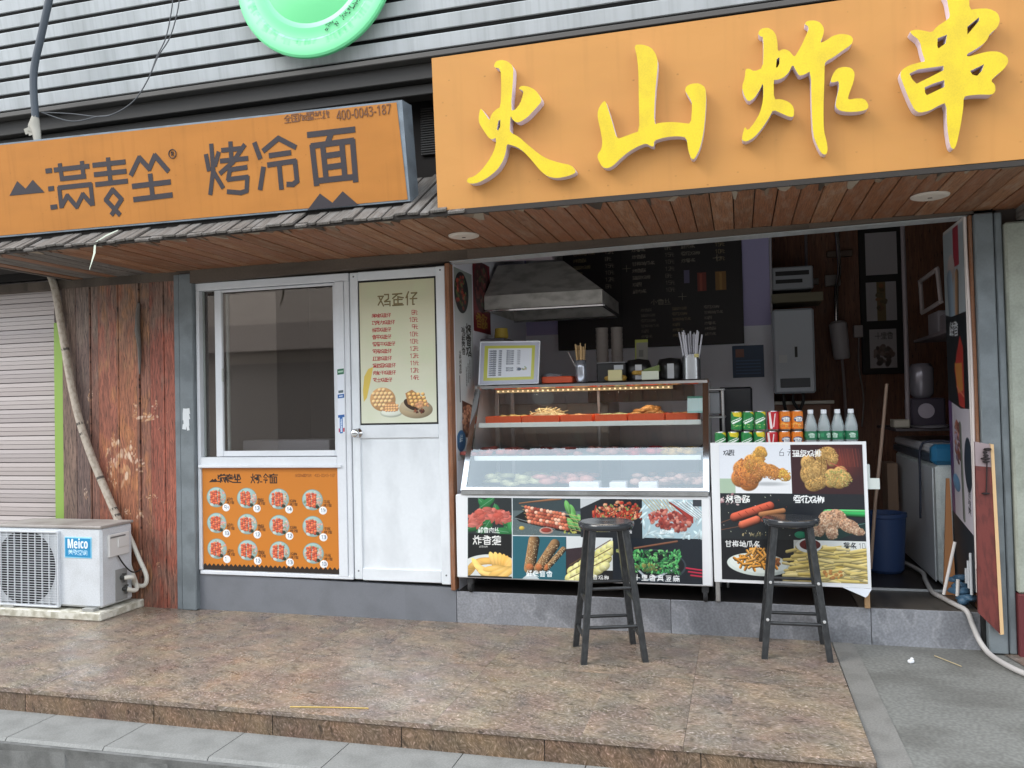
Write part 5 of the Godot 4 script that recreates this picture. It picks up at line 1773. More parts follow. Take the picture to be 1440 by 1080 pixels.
	tube(s, [Vector3(0.568, 2.767, -2.3), Vector3(0.563, 2.425, -2.3)], 0.012, 8)
	single("hanging_rod", s, mat("6c6266", 0.5), "thin grey rod hanging above the extractor box", "rod")
	s = S()
	tube(s, smooth_path([Vector3(0.804, 2.748, -2.3), Vector3(0.81, 2.59, -2.3), Vector3(0.815, 2.385, -2.3), Vector3(0.788, 2.212, -2.3), Vector3(0.78, 1.95, -2.3)]), 0.018, 10)
	single("flue_pipe", s, M.chrome, "bright metal flue pipe above the white cylinder", "pipe")
	s = S()
	var cy := Vector3(0.815, 1.658, -2.3)
	lathe(s, [Vector2(0.0, 0.0), Vector2(0.055, 0.0), Vector2(0.065, 0.02), Vector2(0.07, 0.29), Vector2(0.05, 0.31), Vector2(0.0, 0.32)], 20, Transform3D(Basis(Vector3.BACK, 0.08), cy))
	single("white_cylinder", s, mat("b9b2b4", 0.5), "hanging white cylindrical filter on the brown back wall", "filter")
	s = S()
	tube(s, [Vector3(0.815, 1.658, -2.3), Vector3(0.825, 1.454, -2.3), Vector3(0.834, 1.049, -2.3)], 0.012, 8)
	single("drain_pipe", s, mat("94898a", 0.5), "thin grey pipe running down below the white cylinder", "pipe")
	s = S()
	tube(s, [Vector3(1.102, 2.541, -1.2), Vector3(1.1, 1.765, -1.2), Vector3(1.094, 1.139, -1.2)], 0.016, 8)
	single("shelf_pole", s, mat("8c8084", 0.5), "tall slim metal pole at the end of the side shelf", "pole")
	# notice frames on the brown wall
	var fr := thing("notice_frame", "tall black frame with three framed papers on the brown back wall", "frame", Vector3(1.15, 1.52, -2.46))
	s = S()
	box2(s, Vector3(0.99, 1.53, -2.498), Vector3(1.33, 2.74, -2.46), 0.004)
	part("frame", s, mat("1c1714", 0.6), fr)
	var pap := [mat("8c8284", 0.7), mat("8a7a66", 0.7), mat("8d8a80", 0.7)]
	var spots := [[1.04, 2.35, 1.28, 2.7], [1.035, 1.97, 1.265, 2.29], [1.05, 1.58, 1.255, 1.9]]
	for i in 3:
		s = S()
		var q = spots[i]
		sheet(s, Vector3(q[0], q[3], -2.4585), Vector3(q[2], q[3], -2.4585), Vector3(q[2], q[1], -2.4585), Vector3(q[0], q[1], -2.4585), Vector3.BACK)
		var pc := Pic.new(96, 120, Color("b5adaf"), 120 + i)
		if i == 1:
			pc.rect(34, 0, 62, 120, Color("75603a"))
			pc.crumbs(48, 50, 14, 40, 0, [Color("8a5a34"), Color("5c4a2a")], 20, 5, 10, 0.2)
		if i == 2:
			pc.write(G, "十里香", 20, 10, 20, Color("5a5550"), 0.1)
			pc.crumbs(50, 80, 34, 30, 0, [Color("6a4f48"), Color("7d6a62"), Color("54423c")], 50, 5, 10, 0.2)
		part("paper", s, printed(pc), fr)
	# side shelf with a white picture frame and boxes
	s = S()
	hexa(s, [Vector3(1.25, 1.735, -1.75), Vector3(1.25, 1.735, -0.5), Vector3(1.85, 1.735, -0.5), Vector3(1.85, 1.735, -1.75), Vector3(1.25, 1.755, -1.75), Vector3(1.25, 1.755, -0.5), Vector3(1.85, 1.755, -0.5), Vector3(1.85, 1.755, -1.75)])
	single("side_shelf", s, mat("82767a", 0.6), "pale shelf on the right inner wall carrying a leaning white frame", "shelf")
	var wf := thing("picture_frame", "empty white picture frame leaning on the side shelf", "picture frame", Vector3(1.3, 1.8, -0.95))
	s = S()
	var f4 := [Vector3(1.27, 2.162, -1.559), Vector3(1.27, 2.173, -1.029), Vector3(1.27, 1.951, -0.963), Vector3(1.27, 1.934, -1.525)]
	for i in 4:
		tube(s, [f4[i], f4[(i + 1) % 4]], 0.018, 4)
	part("moulding", s, mat("b7a9a8", 0.5), wf)
	for q in [[-1.5, 0.16, "a29aa0", "carton"], [-1.15, 0.12, "8b8288", "carton"]]:
		s = S()
		box2(s, Vector3(1.3, 1.756, q[0]), Vector3(1.55, 1.756 + q[1], q[0] + 0.3), 0.005)
		single("carton", s, mat(q[2], 0.7), "grey carton at the far end of the side shelf" if q[0] < -1.3 else "darker low carton on the side shelf behind the white frame", "box", "cartons on the side shelf")
	# appliance corner: table, pots, dial
	s = S()
	box2(s, Vector3(0.98, 1.115, -1.75), Vector3(1.6, 1.135, -1.0), 0.003)
	single("wall_table", s, mat("3a3236", 0.5), "small dark table top fixed above the chest freezer", "table")
	var ap := thing("drinks_machine", "dark drinks machine with a round pale dial and a clear drum on top", "machine", Vector3(1.2, 1.135, -1.2))
	s = S()
	box2(s, Vector3(1.11, 1.136, -1.4), Vector3(1.32, 1.33, -1.16), 0.01)
	part("body", s, mat("3c3440", 0.4), ap)
	s = S()
	lathe(s, [Vector2(0.05, 0.0), Vector2(0.05, 0.012), Vector2(0.0, 0.014)], 24, Transform3D(Basis(Vector3.RIGHT, PI / 2.0), Vector3(1.2, 1.245, -1.16)))
	part("dial", s, mat("a69ca6", 0.4), ap)
	s = S()
	lathe(s, [Vector2(0.05, 0.0), Vector2(0.075, 0.03), Vector2(0.08, 0.2), Vector2(0.06, 0.235), Vector2(0.0, 0.24)], 24, Transform3D(Basis(), Vector3(1.2, 1.33, -1.28)), true)
	part("drum", s, mat("8d8890", 0.2, 0.3), ap)
	s = S()
	lathe(s, [Vector2(0.0, 0.0), Vector2(0.1, 0.0), Vector2(0.12, 0.015), Vector2(0.0, 0.006)], 24, Transform3D(Basis(), Vector3(1.2, 1.136, -1.07)))
	single("steel_dish", s, mat("a9a4a8", 0.3, 0.6), "shallow pale dish on the dark table in front of the drinks machine", "dish")
	s = S()
	box2(s, Vector3(0.99, 1.136, -1.25), Vector3(1.09, 1.19, -1.1), 0.006)
	single("socket_strip", s, mat("b3a99a", 0.5), "cream socket strip on the left end of the dark table", "socket strip")
	# clutter on and by the brown wall
	for q in [[0.72, 2.28, 0.12, 0.09, "a39a96", "small grey junction box high on the brown wall", "junction box"], [0.93, 1.84, 0.07, 0.1, "b5aaa8", "white switch box on the brown wall right of the white cylinder", "switch"], [0.74, 2.52, 0.2, 0.05, "6f5c50", "short brown batten high on the brown wall", "batten"], [0.62, 2.3, 0.05, 0.05, "8a7c74", "tiny pale bracket on the brown wall beside the extractor box", "bracket"]]:
		s = S()
		box2(s, Vector3(q[0], q[1], -2.5), Vector3(q[0] + q[2], q[1] + q[3], -2.44), 0.004)
		single(q[6].replace(" ", "_"), s, mat(q[4], 0.6), q[5], q[6])
	s = S()
	tube(s, smooth_path([Vector3(0.97, 1.86, -2.46), Vector3(0.96, 1.6, -2.45), Vector3(0.99, 1.35, -2.46), Vector3(0.97, 1.1, -2.46)]), 0.007, 6)
	single("wall_cable", s, mat("9a8f8c", 0.6), "thin pale cable running down the brown wall to the switch box", "cable").set_meta("kind", "thing")
	s = S()
	hexa(s, [Vector3(1.02, 0.19, -1.62), Vector3(1.09, 0.19, -1.62), Vector3(1.09, 0.19, -1.86), Vector3(1.02, 0.19, -1.86), Vector3(1.02, 0.86, -1.62), Vector3(1.09, 0.86, -1.62), Vector3(1.09, 0.86, -1.86), Vector3(1.02, 0.86, -1.86)])
	single("narrow_carton", s, mat("8e7460", 0.8), "narrow brown carton standing between the dark table and the bin", "carton")
	for q in [[1.33, 1.46, -0.62, "2f63a8", "blue spray bottle hanging beside the advert partition", 0.05], [1.3, 1.4, -0.75, "c9c6c2", "white bottle behind the blue spray bottle", 0.04]]:
		s = S()
		lathe(s, [Vector2(0.0, 0.0), Vector2(q[5], 0.0), Vector2(q[5], 0.13), Vector2(0.015, 0.17), Vector2(0.015, 0.2), Vector2(0.0, 0.2)], 16, Transform3D(Basis(), Vector3(q[0], 1.052, q[2])))
		single("spray_bottle", s, mat(q[3], 0.4), q[4].replace("hanging", "standing on the freezer"), "bottle")
	# chest freezer
	var fz := thing("chest_freezer", "chest freezer with grey lid and blue corner cap inside the entrance", "freezer", Vector3(1.4, 0.19, -1.1))
	s = S()
	box2(s, Vector3(1.135, 0.2, -1.95), Vector3(1.75, 0.93, -0.62), 0.02)
	part("cabinet", s, tex(mat("ffffff", 0.35), worn(121, Color("dfe6e4"), Color("b7c0c0"), 0.6), Vector2(1, 1)), fz)
	s = S()
	box2(s, Vector3(1.13, 0.205, -1.9), Vector3(1.136, 0.9, -0.7), 0.002)
	part("side_panel", s, mat("d6dade", 0.35), fz)
	s = S()
	box2(s, Vector3(1.12, 0.93, -1.96), Vector3(1.76, 0.985, -0.7), 0.015)
	part("rim", s, mat("4a5562", 0.4), fz)
	s = S()
	box2(s, Vector3(1.13, 0.985, -1.95), Vector3(1.75, 1.045, -0.7), 0.03)
	part("lid", s, mat("d6d6da", 0.35), fz)
	s = S()
	box2(s, Vector3(1.115, 0.925, -0.7), Vector3(1.765, 1.05, -0.6), 0.03)
	part("corner_cap", s, mat("2a7098", 0.35), fz)
	s = S()
	tube(s, smooth_path([Vector3(1.3, 1.05, -0.85), Vector3(1.16, 1.055, -0.9), Vector3(1.11, 1.0, -0.92), Vector3(1.105, 0.75, -0.93), Vector3(1.1, 0.56, -0.93)]), 0.008, 6)
	single("freezer_cord", s, mat("2b2f40", 0.6), "dark cord hanging over the side of the chest freezer", "cord")
	# blue bin and broom
	var bx := Vector3(0.928, 0.2, -1.383)
	s = S()
	lathe(s, [Vector2(0.1, 0.0), Vector2(0.115, 0.02), Vector2(0.135, 0.36), Vector2(0.142, 0.365), Vector2(0.142, 0.39), Vector2(0.12, 0.39), Vector2(0.1, 0.05), Vector2(0.0, 0.05)], 24, Transform3D(Basis(), Vector3(0.9, 0.19, -1.05)))
	single("blue_bin", s, mat("344a74", 0.45), "round dark blue plastic bin on the floor behind the drinks cart", "bin")
	s = S()
	tube(s, [Vector3(0.922, 1.428, -0.9), Vector3(0.873, 1.063, -0.85), Vector3(0.816, 0.681, -0.8), Vector3(0.767, 0.261, -0.75)], 0.011, 8)
	single("broom_stick", s, mat("a98f7c", 0.5), "thin broom stick leaning upright inside the entrance", "broom")
	# things on the counter behind: steel rack, dark pot, cups
	var rk := thing("wire_rack", "small steel rack between the food case and the drinks cart", "rack", Vector3(-0.15, 1.05, -0.4))
	for q in [[-0.19, -0.35], [-0.1, -0.35], [-0.19, -0.5], [-0.1, -0.5]]:
		s = S()
		box2(s, Vector3(q[0] - 0.008, 0.2, q[1] - 0.008), Vector3(q[0] + 0.008, 1.42, q[1] + 0.008), 0.002)
		part("post", s, M.brushed, rk)
	for y in [1.25, 1.42]:
		s = S()
		box2(s, Vector3(-0.2, y - 0.012, -0.52), Vector3(-0.085, y, -0.33), 0.003)
		part("shelf", s, M.brushed, rk)
	s = S()
	box2(s, Vector3(-0.185, 1.26, -0.46), Vector3(-0.115, 1.4, -0.38), 0.006)
	single("steel_tin", s, mat("8c9096", 0.25, 0.7), "square steel tin on the small wire rack", "tin")
	s = S()
	box2(s, Vector3(-0.13, 1.05, -0.8), Vector3(0.08, 1.43, -0.6), 0.012)
	single("black_cooker", s, mat("1c1d22", 0.35), "black box cooker behind the green drink cans", "cooker")
	s = S()
	box2(s, Vector3(-0.3, 0.19, -1.88), Vector3(0.25, 1.0, -1.3), 0.006)
	single("steel_bench", s, mat("6b6a70", 0.4, 0.4), "grey steel bench at the foot of the back wall", "bench")
	s = S()
	box2(s, Vector3(-1.72, 0.19, -1.5), Vector3(-0.9, 1.35, -0.95), 0.006)
	single("fryer_counter", s, mat("9a9c9e", 0.45, 0.2), "steel fryer counter under the cooker hood behind the food case", "counter")
	for q in [[Vector3(-0.926, 1.505, -0.9), 0.045, "left column of stacked paper cups behind the food case"], [Vector3(-0.821, 1.502, -0.9), 0.042, "right column of stacked paper cups behind the food case"]]:
		s = S()
		var o: Vector3 = q[0]
		var prof := []
		for k in 9:
			prof.append(Vector2(q[1] * 0.93, k * 0.042))
			prof.append(Vector2(q[1], k * 0.042 + 0.04))
		prof.append(Vector2(0.0, 9 * 0.042))
		lathe(s, prof, 20, Transform3D(Basis(), Vector3(o.x, 1.5, o.z)))
		single("cup_stack", s, mat("8d8580", 0.6), q[2], "cups", "stacks of paper cups")
	s = S()
	box2(s, Vector3(-1.02, 1.35, -1.0), Vector3(-0.3, 1.5, -0.8), 0.004)
	single("back_shelf", s, mat("3a3838", 0.6), "dark shelf behind the food case that carries the cup stacks", "shelf")
	s = S()
	var card := Pic.new(80, 100, Color("8f8d84"), 6)
	card.rect(0, 0, 80, 12, Color("aeb44c"))
	card.rect(0, 0, 8, 100, Color("a8ae48"))
	card.rect(24, 42, 52, 70, Color("6c6b66"))
	sheet(s, Vector3(-0.696, 1.784, -0.92), Vector3(-0.607, 1.785, -0.92), Vector3(-0.611, 1.611, -0.92), Vector3(-0.7, 1.614, -0.92), Vector3.BACK)
	single("yellow_edged_card", s, printed(card), "grey card with a yellow edge behind the sauce jars", "card")


# ---------- glass food case ----------
func case_poster() -> Pic:
	# print of nine food photographs across the front of the case
	var W := 1100
	var H := 380
	var p := Pic.new(W, H, Color("1b2026"), 131)
	# raw ham slices on green leaves
	p.rect(0, 0, 222, 172, Color("2a3032"))
	for k in 16:
		p.leaf(p.r.randf_range(0, 222), p.r.randf_range(20, 172), 46, 20, p.r.randf() * 3, Color("2f7a44").darkened(p.r.randf() * 0.3))
	for k in 90:
		var q := Vector2(p.r.randf_range(-1, 1), p.r.randf())
		var x := 112.0 + q.x * 98.0
		var y := 138.0 - q.y * (112.0 - absf(q.x) * 62.0) - (26.0 if q.x > 0.1 else 0.0) * (1.0 - q.y)
		var c := Color("c85c4e").lightened(p.r.randf() * 0.2).darkened(p.r.randf() * 0.2)
		p.blob(x, y, p.r.randf_range(14, 30), p.r.randf_range(6, 12), p.r.randf_range(-1.2, 0.7), c, 0.25)
		p.line(x - 12, y - 3, x + 12, y + 2, 1.6, c.lightened(0.2), 0.0, 0.5)
	p.write(G, "鲜香肉丝", 54, 142, 24, Color("eef2ee"), 0.12, 1.15)
	# fried bananas
	p.rect(0, 172, 222, 380, Color("17191b"))
	p.write(G, "炸香蕉", 30, 182, 40, Color("e8e8e4"), 0.12, 1.2, 0.012)
	p.write(G, "鲜香味美", 60, 228, 10, Color("c9c9c4"), 0.1)
	p.blob(120, 330, 150, 62, 0, Color("cfd3d0"), 0.1)
	for k in 15:
		var t := k / 14.0 * PI
		p.blob(112 - cos(t) * 88, 322 - sin(t) * 36 + 14, 50, 17, t * 0.62 - 0.95 + (1.0 if k > 7 else 0.0), Color("c99a4a").lightened(p.r.randf() * 0.15), 0.45)
	for k in 6:
		p.blob(60 + k * 26, 336 + (k % 3) * 12, 62, 17, [0.9, 0.5, 0.2, -0.1, -0.35, -0.6][k], Color("d4aa5c").lightened(p.r.randf() * 0.12), 0.45)
		p.blob(54 + k * 26, 330 + (k % 3) * 12, 40, 5, [0.9, 0.5, 0.2, -0.1, -0.35, -0.6][k], Color("ead296"), 0.0, 0.6, 0.6)
	p.rect(0, 372, 222, 380, Color("2c2a26"))
	# meat skewers on a dark platter
	p.rect(224, 0, 552, 176, Color("39464a"))
	p.rect(224, 60, 552, 176, Color("59686a"))
	for k in 160:
		p.blob(p.r.randf_range(224, 552), p.r.randf_range(90, 176), 2.5, 1.5, 0, Color("9aa6a6"), 0.0, 0.0, 0.6)
	p.poly(pts_scaled([236, 92, 300, 50, 552, 90, 552, 168, 430, 150, 260, 112]), Color("14181a"))
	p.line(240, 96, 430, 146, 3, Color("8a9294"))
	for k in 10:
		p.leaf(p.r.randf_range(470, 560), p.r.randf_range(30, 120), 36, 14, 0.6 + p.r.randf(), Color("5f9a52"))
	for r0 in 5:
		var y0 := 44 + r0 * 17
		p.line(270 + r0 * 6, y0 - 6, 552, y0 + 40, 2.4, Color("c7a86e"))
		for k in 13:
			p.blob(292 + r0 * 4 + k * 15, y0 + k * 2.6, 11, 9.5, p.r.randf(), [Color("8c4a38"), Color("a35a44"), Color("7a3a2e"), Color("b06a50"), Color("c79a84")][p.r.randi() % 5], 0.6)
	for k in 3:
		p.line(260 + k * 30, 26 - k * 4, 420 + k * 20, 4, 7, Color("8a6248"), 0.4)
	p.blob(270, 142, 14, 10, 0, Color("b9a04a"), 0.4)
	p.blob(388, 152, 34, 16, 0, Color("b9978a"), 0.2)
	p.blob(388, 150, 26, 11, 0, Color("8c3a30"), 0.3)
	p.crumbs(500, 158, 30, 10, 0, [Color("c0b85a"), Color("98a04a")], 18, 3, 6)
	# seeded bread sticks on teal
	p.rect(226, 180, 482, 380, Color("27616e"))
	for q in [[330, 200, 308, 330, 54], [430, 214, 352, 330, 46], [470, 238, 388, 330, 26]]:
		p.line(q[0], q[1], q[2], q[3], q[4], Color("8a6a48"), 0.6)
		var a := Vector2(q[0], q[1]); var b := Vector2(q[2], q[3])
		for k in 130:
			var o := a.lerp(b, p.r.randf()) + Vector2(p.r.randf_range(-0.45, 0.45) * q[4], p.r.randf_range(-8, 8))
			p.blob(o.x, o.y, 3, 1.6, p.r.randf() * 3, [Color("d8c49a"), Color("4a3020"), Color("e6d8b4"), Color("6a4a30")][k % 4], 0.2)
		p.blob(b.x, b.y - 8, q[4] * 0.42, 18, 0, Color("b8653a"), 0.4, 0.3, 0.7)
	p.poly(pts_scaled([272, 380, 300, 356, 326, 352, 356, 380]), Color("c3cdd0"))
	p.write(G, "鲜麦面香", 292, 340, 26, Color("eef4f4"), 0.12, 1.25, 0.01)
	# tofu rolls
	p.rect(484, 180, 700, 380, Color("d5dadb"))
	p.poly(pts_scaled([484, 236, 560, 226, 640, 380, 484, 380]), Color("35282e"))
	p.rect(484, 330, 700, 380, Color("1f2022"))
	for r0 in 4:
		for k in 8:
			p.blob(510 + k * 26 - r0 * 10, 334 - k * 17 + r0 * 32, 27, 20, -0.6, Color("bdb874").lightened(p.r.randf() * 0.2), 0.5)
			p.line(500 + k * 26 - r0 * 10, 330 - k * 17 + r0 * 32, 516 + k * 26 - r0 * 10, 342 - k * 17 + r0 * 32, 3, Color("e6e6d4"), 0.0, 0.7)
	for k in 3:
		p.line(500, 350 + k * 30 - 40, 690, 220 + k * 40 - 30, 4, Color("6a5436"))
	p.write(G, "十里香鸡柳", 556, 352, 20, Color("eef0ee"), 0.12, 1.3)
	# chilli stir fry
	p.rect(552, 0, 836, 178, Color("22262b"))
	p.poly(pts_scaled([552, 0, 650, 0, 552, 46]), Color("c3c8ca"))
	p.crumbs(720, 66, 116, 52, -0.1, [Color("b0492f"), Color("c96a44"), Color("8a3a2a"), Color("7c8a4a"), Color("d9a07a"), Color("a8362c")], 230, 5, 9, 0.45)
	for k in 30:
		var x := p.r.randf_range(620, 836)
		p.line(x, p.r.randf_range(30, 100), x + p.r.randf_range(-26, 26), p.r.randf_range(30, 110), 4, Color("b5382c"), 0.4)
	p.write(G, "味", 772, 142, 16, Color("e8e8e8"), 0.12)
	# red meat skewers on ice blue
	p.rect(836, 0, 1100, 176, Color("a9c3cb"))
	for k in 50:
		p.leaf(p.r.randf_range(836, 1100), p.r.randf_range(0, 176), 26, 6, p.r.randf() * 3, Color("c6dade").darkened(p.r.randf() * 0.2))
	for k in 8:
		p.line(836 + k * 16, 0, 900 + k * 14, 70, 4, Color("c3b48c"), 0.3)
	for k in 5:
		p.line(980 + k * 18, 10, 1080 + k * 8, 84 - k * 4, 5, Color("cfd6d8"), 0.4)
		p.line(960 + k * 10, 14 + k * 8, 1060, 80 + k * 6, 7, Color("8e3430"), 0.4)
	p.crumbs(960, 92, 96, 44, 0.2, [Color("9a3c34"), Color("b3564a"), Color("7c2c2a"), Color("c47a6a")], 170, 6, 11, 0.5)
	p.write(G, "鲜肉条", 914, 138, 18, Color("eef2f2"), 0.12, 1.2)
	p.rect(1062, 0, 1100, 30, Color("3a4046"))
	# greens on a dark plate, chillies
	p.rect(702, 180, 1100, 380, Color("1c232c"))
	p.blob(880, 300, 150, 74, 0, Color("3a444c"), 0.0)
	p.blob(880, 298, 142, 66, 0, Color("171c22"), 0.1)
	for q in [[790, 300, 850, 356], [900, 352, 990, 310], [860, 366, 930, 340]]:
		p.line(q[0], q[1], q[2], q[3], 9, Color("aeb8bf"))
	for k in 260:
		p.leaf(p.r.randf_range(796, 1004), p.r.randf_range(232, 334), 10, 5, p.r.randf() * 3, [Color("2a7a3d"), Color("42a054"), Color("1d4f2c"), Color("68b066")][p.r.randi() % 4])
	p.crumbs(860, 310, 60, 16, 0, [Color("8a8a4a"), Color("5a6a3a")], 30, 4, 8)
	p.line(800, 226, 990, 190, 10, Color("7a5240"), 0.5)
	p.crumbs(750, 236, 34, 14, -0.2, [Color("b0b06a"), Color("8a9450")], 24, 4, 7)
	for k in 3:
		p.line(1030 + k * 10, 310 + k * 16, 1100, 318 + k * 14, 9, Color("b02a44"), 0.5)
	p.write(G, "十里香臭豆腐", 796, 344, 26, Color("f0f2f2"), 0.13, 1.35, 0.01)
	for q in [[222, 0, 226, 380], [0, 0, 3, 380]]:
		p.rect(q[0], q[1], q[2], q[3], Color("d6dde0"))
	p.rect(226, 176, 552, 180, Color("d6dde0"))
	p.grain(0.02)
	return p


func display_case() -> void:
	var k := thing("food_case", "slant-fronted glass food display case with steel frame on a white cabinet printed with food photographs", "display case", Vector3(-0.93, 0.2, -0.3))
	# cabinet
	var s := S()
	box2(s, Vector3(-1.718, 0.286, -0.75), Vector3(-0.176, 0.8, 0.036), 0.006)
	part("cabinet", s, M.white, k)
	s = S()
	sheet(s, Vector3(-1.64, 0.782, 0.038), Vector3(-0.226, 0.78, 0.038), Vector3(-0.233, 0.297, 0.038), Vector3(-1.651, 0.292, 0.038), Vector3.BACK)
	part("food_print", s, printed(case_poster(), 0.3), k)
	for q in [[-1.64, 0.0], [-0.22, 0.0], [-1.64, -0.7], [-0.22, -0.7]]:
		s = S()
		lathe(s, [Vector2(0.0, -0.012), Vector2(0.032, -0.012), Vector2(0.036, 0.0), Vector2(0.032, 0.012), Vector2(0.0, 0.012)], 16, Transform3D(Basis(Vector3.BACK, PI / 2.0), Vector3(q[0], 0.227, q[1])))
		box2(s, Vector3(q[0] - 0.02, 0.245, q[1] - 0.02), Vector3(q[0] + 0.02, 0.286, q[1] + 0.02), 0.003)
		part("castor", s, M.rubber, k)
	# steel deck and frame of the slanted glass
	var x0 := -1.664
	var x1 := -0.198
	var yb := 0.806
	var zb := 0.045
	var yt := 1.462
	var zt := -0.298
	var d := Vector3(0, yt - yb, zt - zb)
	var n := Vector3(0, 0.343, 0.656).normalized()
	var mirror := mat("c9ced2", 0.08, 1.0)
	s = S()
	box2(s, Vector3(x0 - 0.012, 0.8, -0.76), Vector3(x1 + 0.012, 0.83, 0.05), 0.003)
	part("deck", s, M.brushed, k)
	for q in [x0, x1]:
		s = S()
		var w := 0.017
		var a := Vector3(q, yb + 0.02, zb)
		hexa(s, [a + Vector3(-w, 0, 0), a + Vector3(w, 0, 0), a + Vector3(w, 0, 0) - n * 0.025, a + Vector3(-w, 0, 0) - n * 0.025, a + d + Vector3(-w, 0, 0), a + d + Vector3(w, 0, 0), a + d + Vector3(w, 0, 0) - n * 0.025, a + d + Vector3(-w, 0, 0) - n * 0.025])
		part("front_post", s, mirror, k)
		s = S()
		box2(s, Vector3(q - 0.015, 0.83, -0.76), Vector3(q + 0.015, yt, -0.73), 0.003)
		part("rear_post", s, M.brushed, k)
		s = S()
		quad(s, Vector3(q, yb + 0.02, zb - 0.01), Vector3(q, yt, zt - 0.01), Vector3(q, yt, -0.735), Vector3(q, yb + 0.02, -0.735), Vector3.RIGHT if q > -1.0 else Vector3.LEFT)
		part("end_pane", s, M.glass, k)
	s = S()
	var gb := Vector3(0, yb + 0.03, zb) + n * -0.012
	var gt := Vector3(0, yt, zt + 0.036) + n * -0.012
	quad(s, Vector3(x0 + 0.017, gt.y, gt.z), Vector3(x1 - 0.017, gt.y, gt.z), Vector3(x1 - 0.017, gb.y, gb.z), Vector3(x0 + 0.017, gb.y, gb.z), n)
	part("front_pane", s, pane("e6f2f6", 0.21), k)
	s = S()
	hexa(s, [Vector3(x0 + 0.017, yb + 0.018, zb), Vector3(x1 - 0.017, yb + 0.018, zb), Vector3(x1 - 0.017, yb + 0.018, zb - 0.025), Vector3(x0 + 0.017, yb + 0.018, zb - 0.025), Vector3(x0 + 0.017, yb + 0.04, zb - 0.0115), Vector3(x1 - 0.017, yb + 0.04, zb - 0.0115), Vector3(x1 - 0.017, yb + 0.04, zb - 0.034), Vector3(x0 + 0.017, yb + 0.04, zb - 0.034)])
	part("bottom_rail", s, mirror, k)
	# rounded steel top
	s = S()
	box2(s, Vector3(x0 - 0.02, yt - 0.012, -0.77), Vector3(x1 + 0.02, yt + 0.02, zt + 0.014), 0.012)
	part("top", s, M.chrome, k)
	s = S()
	box2(s, Vector3(-0.945, 0.83, -0.752), Vector3(-0.925, yt, -0.735), 0.002)
	box2(s, Vector3(x0 + 0.1, 0.83, -0.752), Vector3(x0 + 0.125, yt, -0.735), 0.002)
	part("rear_mullion", s, M.brushed, k)
	for q in [[x0 + 0.015, -0.945], [-0.925, x1 - 0.015]]:
		s = S()
		quad(s, Vector3(q[0], yt, -0.744), Vector3(q[1], yt, -0.744), Vector3(q[1], 0.83, -0.744), Vector3(q[0], 0.83, -0.744), Vector3.BACK)
		part("rear_pane", s, pane("aeb8b8", 0.08), k)
	# shelves with white front lips
	for q in [[1.222, -0.215, -0.71], [1.016, -0.105, -0.71]]:
		s = S()
		box2(s, Vector3(x0 + 0.03, q[0] - 0.004, q[2]), Vector3(x1 - 0.03, q[0] + 0.004, q[1]))
		var sh := part("shelf", s, mat("c6d4d2", 0.2), k)
		s = S()
		box2(s, Vector3(x0 + 0.03, q[0] - 0.018, q[1] - 0.001), Vector3(x1 - 0.03, q[0] + 0.012, q[1] + 0.006), 0.003)
		part("shelf_lip", s, mat("e6f0ec", 0.4), sh)
	# lit strip of small warm lamps under the top
	s = S()
	box2(s, Vector3(x0 + 0.12, yt - 0.036, zt - 0.03), Vector3(x1 - 0.2, yt - 0.014, zt - 0.022))
	var led := part("light_strip", s, mat("c9b78c", 0.5), k)
	var glow := mat("fff0cf", 0.5)
	glow.emission_enabled = true
	glow.emission = Color("ffdca0")
	glow.emission_energy_multiplier = 0.65
	for i in 34:
		s = S()
		box(s, Vector3(x0 + 0.135 + i * 0.0335, yt - 0.025, zt - 0.019), Vector3(0.011, 0.009, 0.006), 0.002)
		part("lamp_bead", s, glow, led)
	var al := AreaLight3D.new()
	al.name = "case_strip_light"
	al.area_size = Vector2(1.1, 0.02)
	al.light_color = Color("fff0d8")
	al.light_energy = 0.14
	al.area_range = 4.0
	al.shadow_enabled = true
	al.position = Vector3(-0.95, yt - 0.04, zt - 0.04)
	al.rotation.x = -PI / 2.0
	add_child(al)
	# payment card sticker at the right of the glass (its square code left out)
	var pc := Pic.new(80, 80, Color("cfe6e4"), 8)
	pc.rect(0, 0, 80, 9, Color("3f8a78"))
	pc.rect(0, 70, 80, 80, Color("9fd0c8"))
	s = S()
	var st := Vector3(-0.262, 1.345, 0)
	var zz := func(y: float) -> float: return zt + (yt - y) / (yt - yb) * (zb - zt) + 0.006
	sheet(s, Vector3(-0.306, 1.375, zz.call(1.375)), Vector3(-0.216, 1.375, zz.call(1.375)), Vector3(-0.216, 1.275, zz.call(1.275)), Vector3(-0.306, 1.275, zz.call(1.275)), n)
	single("glass_sticker", s, printed(pc), "small white and teal card stuck high on the right of the food case glass", "sticker")

	# orange trays of food on the upper shelf
	var trays := [[-1.60, -1.36, "left-end orange tray of small snacks on the upper shelf"], [-1.352, -1.11, "orange tray heaped with pale shredded food on the upper shelf"], [-1.1, -0.9, "orange tray with a few pieces beside the shredded food"], [-0.88, -0.68, "orange tray right of the middle bar on the upper shelf"], [-0.67, -0.45, "orange tray heaped with golden fried food on the upper shelf"], [-0.44, -0.25, "right-end orange tray under the teal sticker on the upper shelf"]]
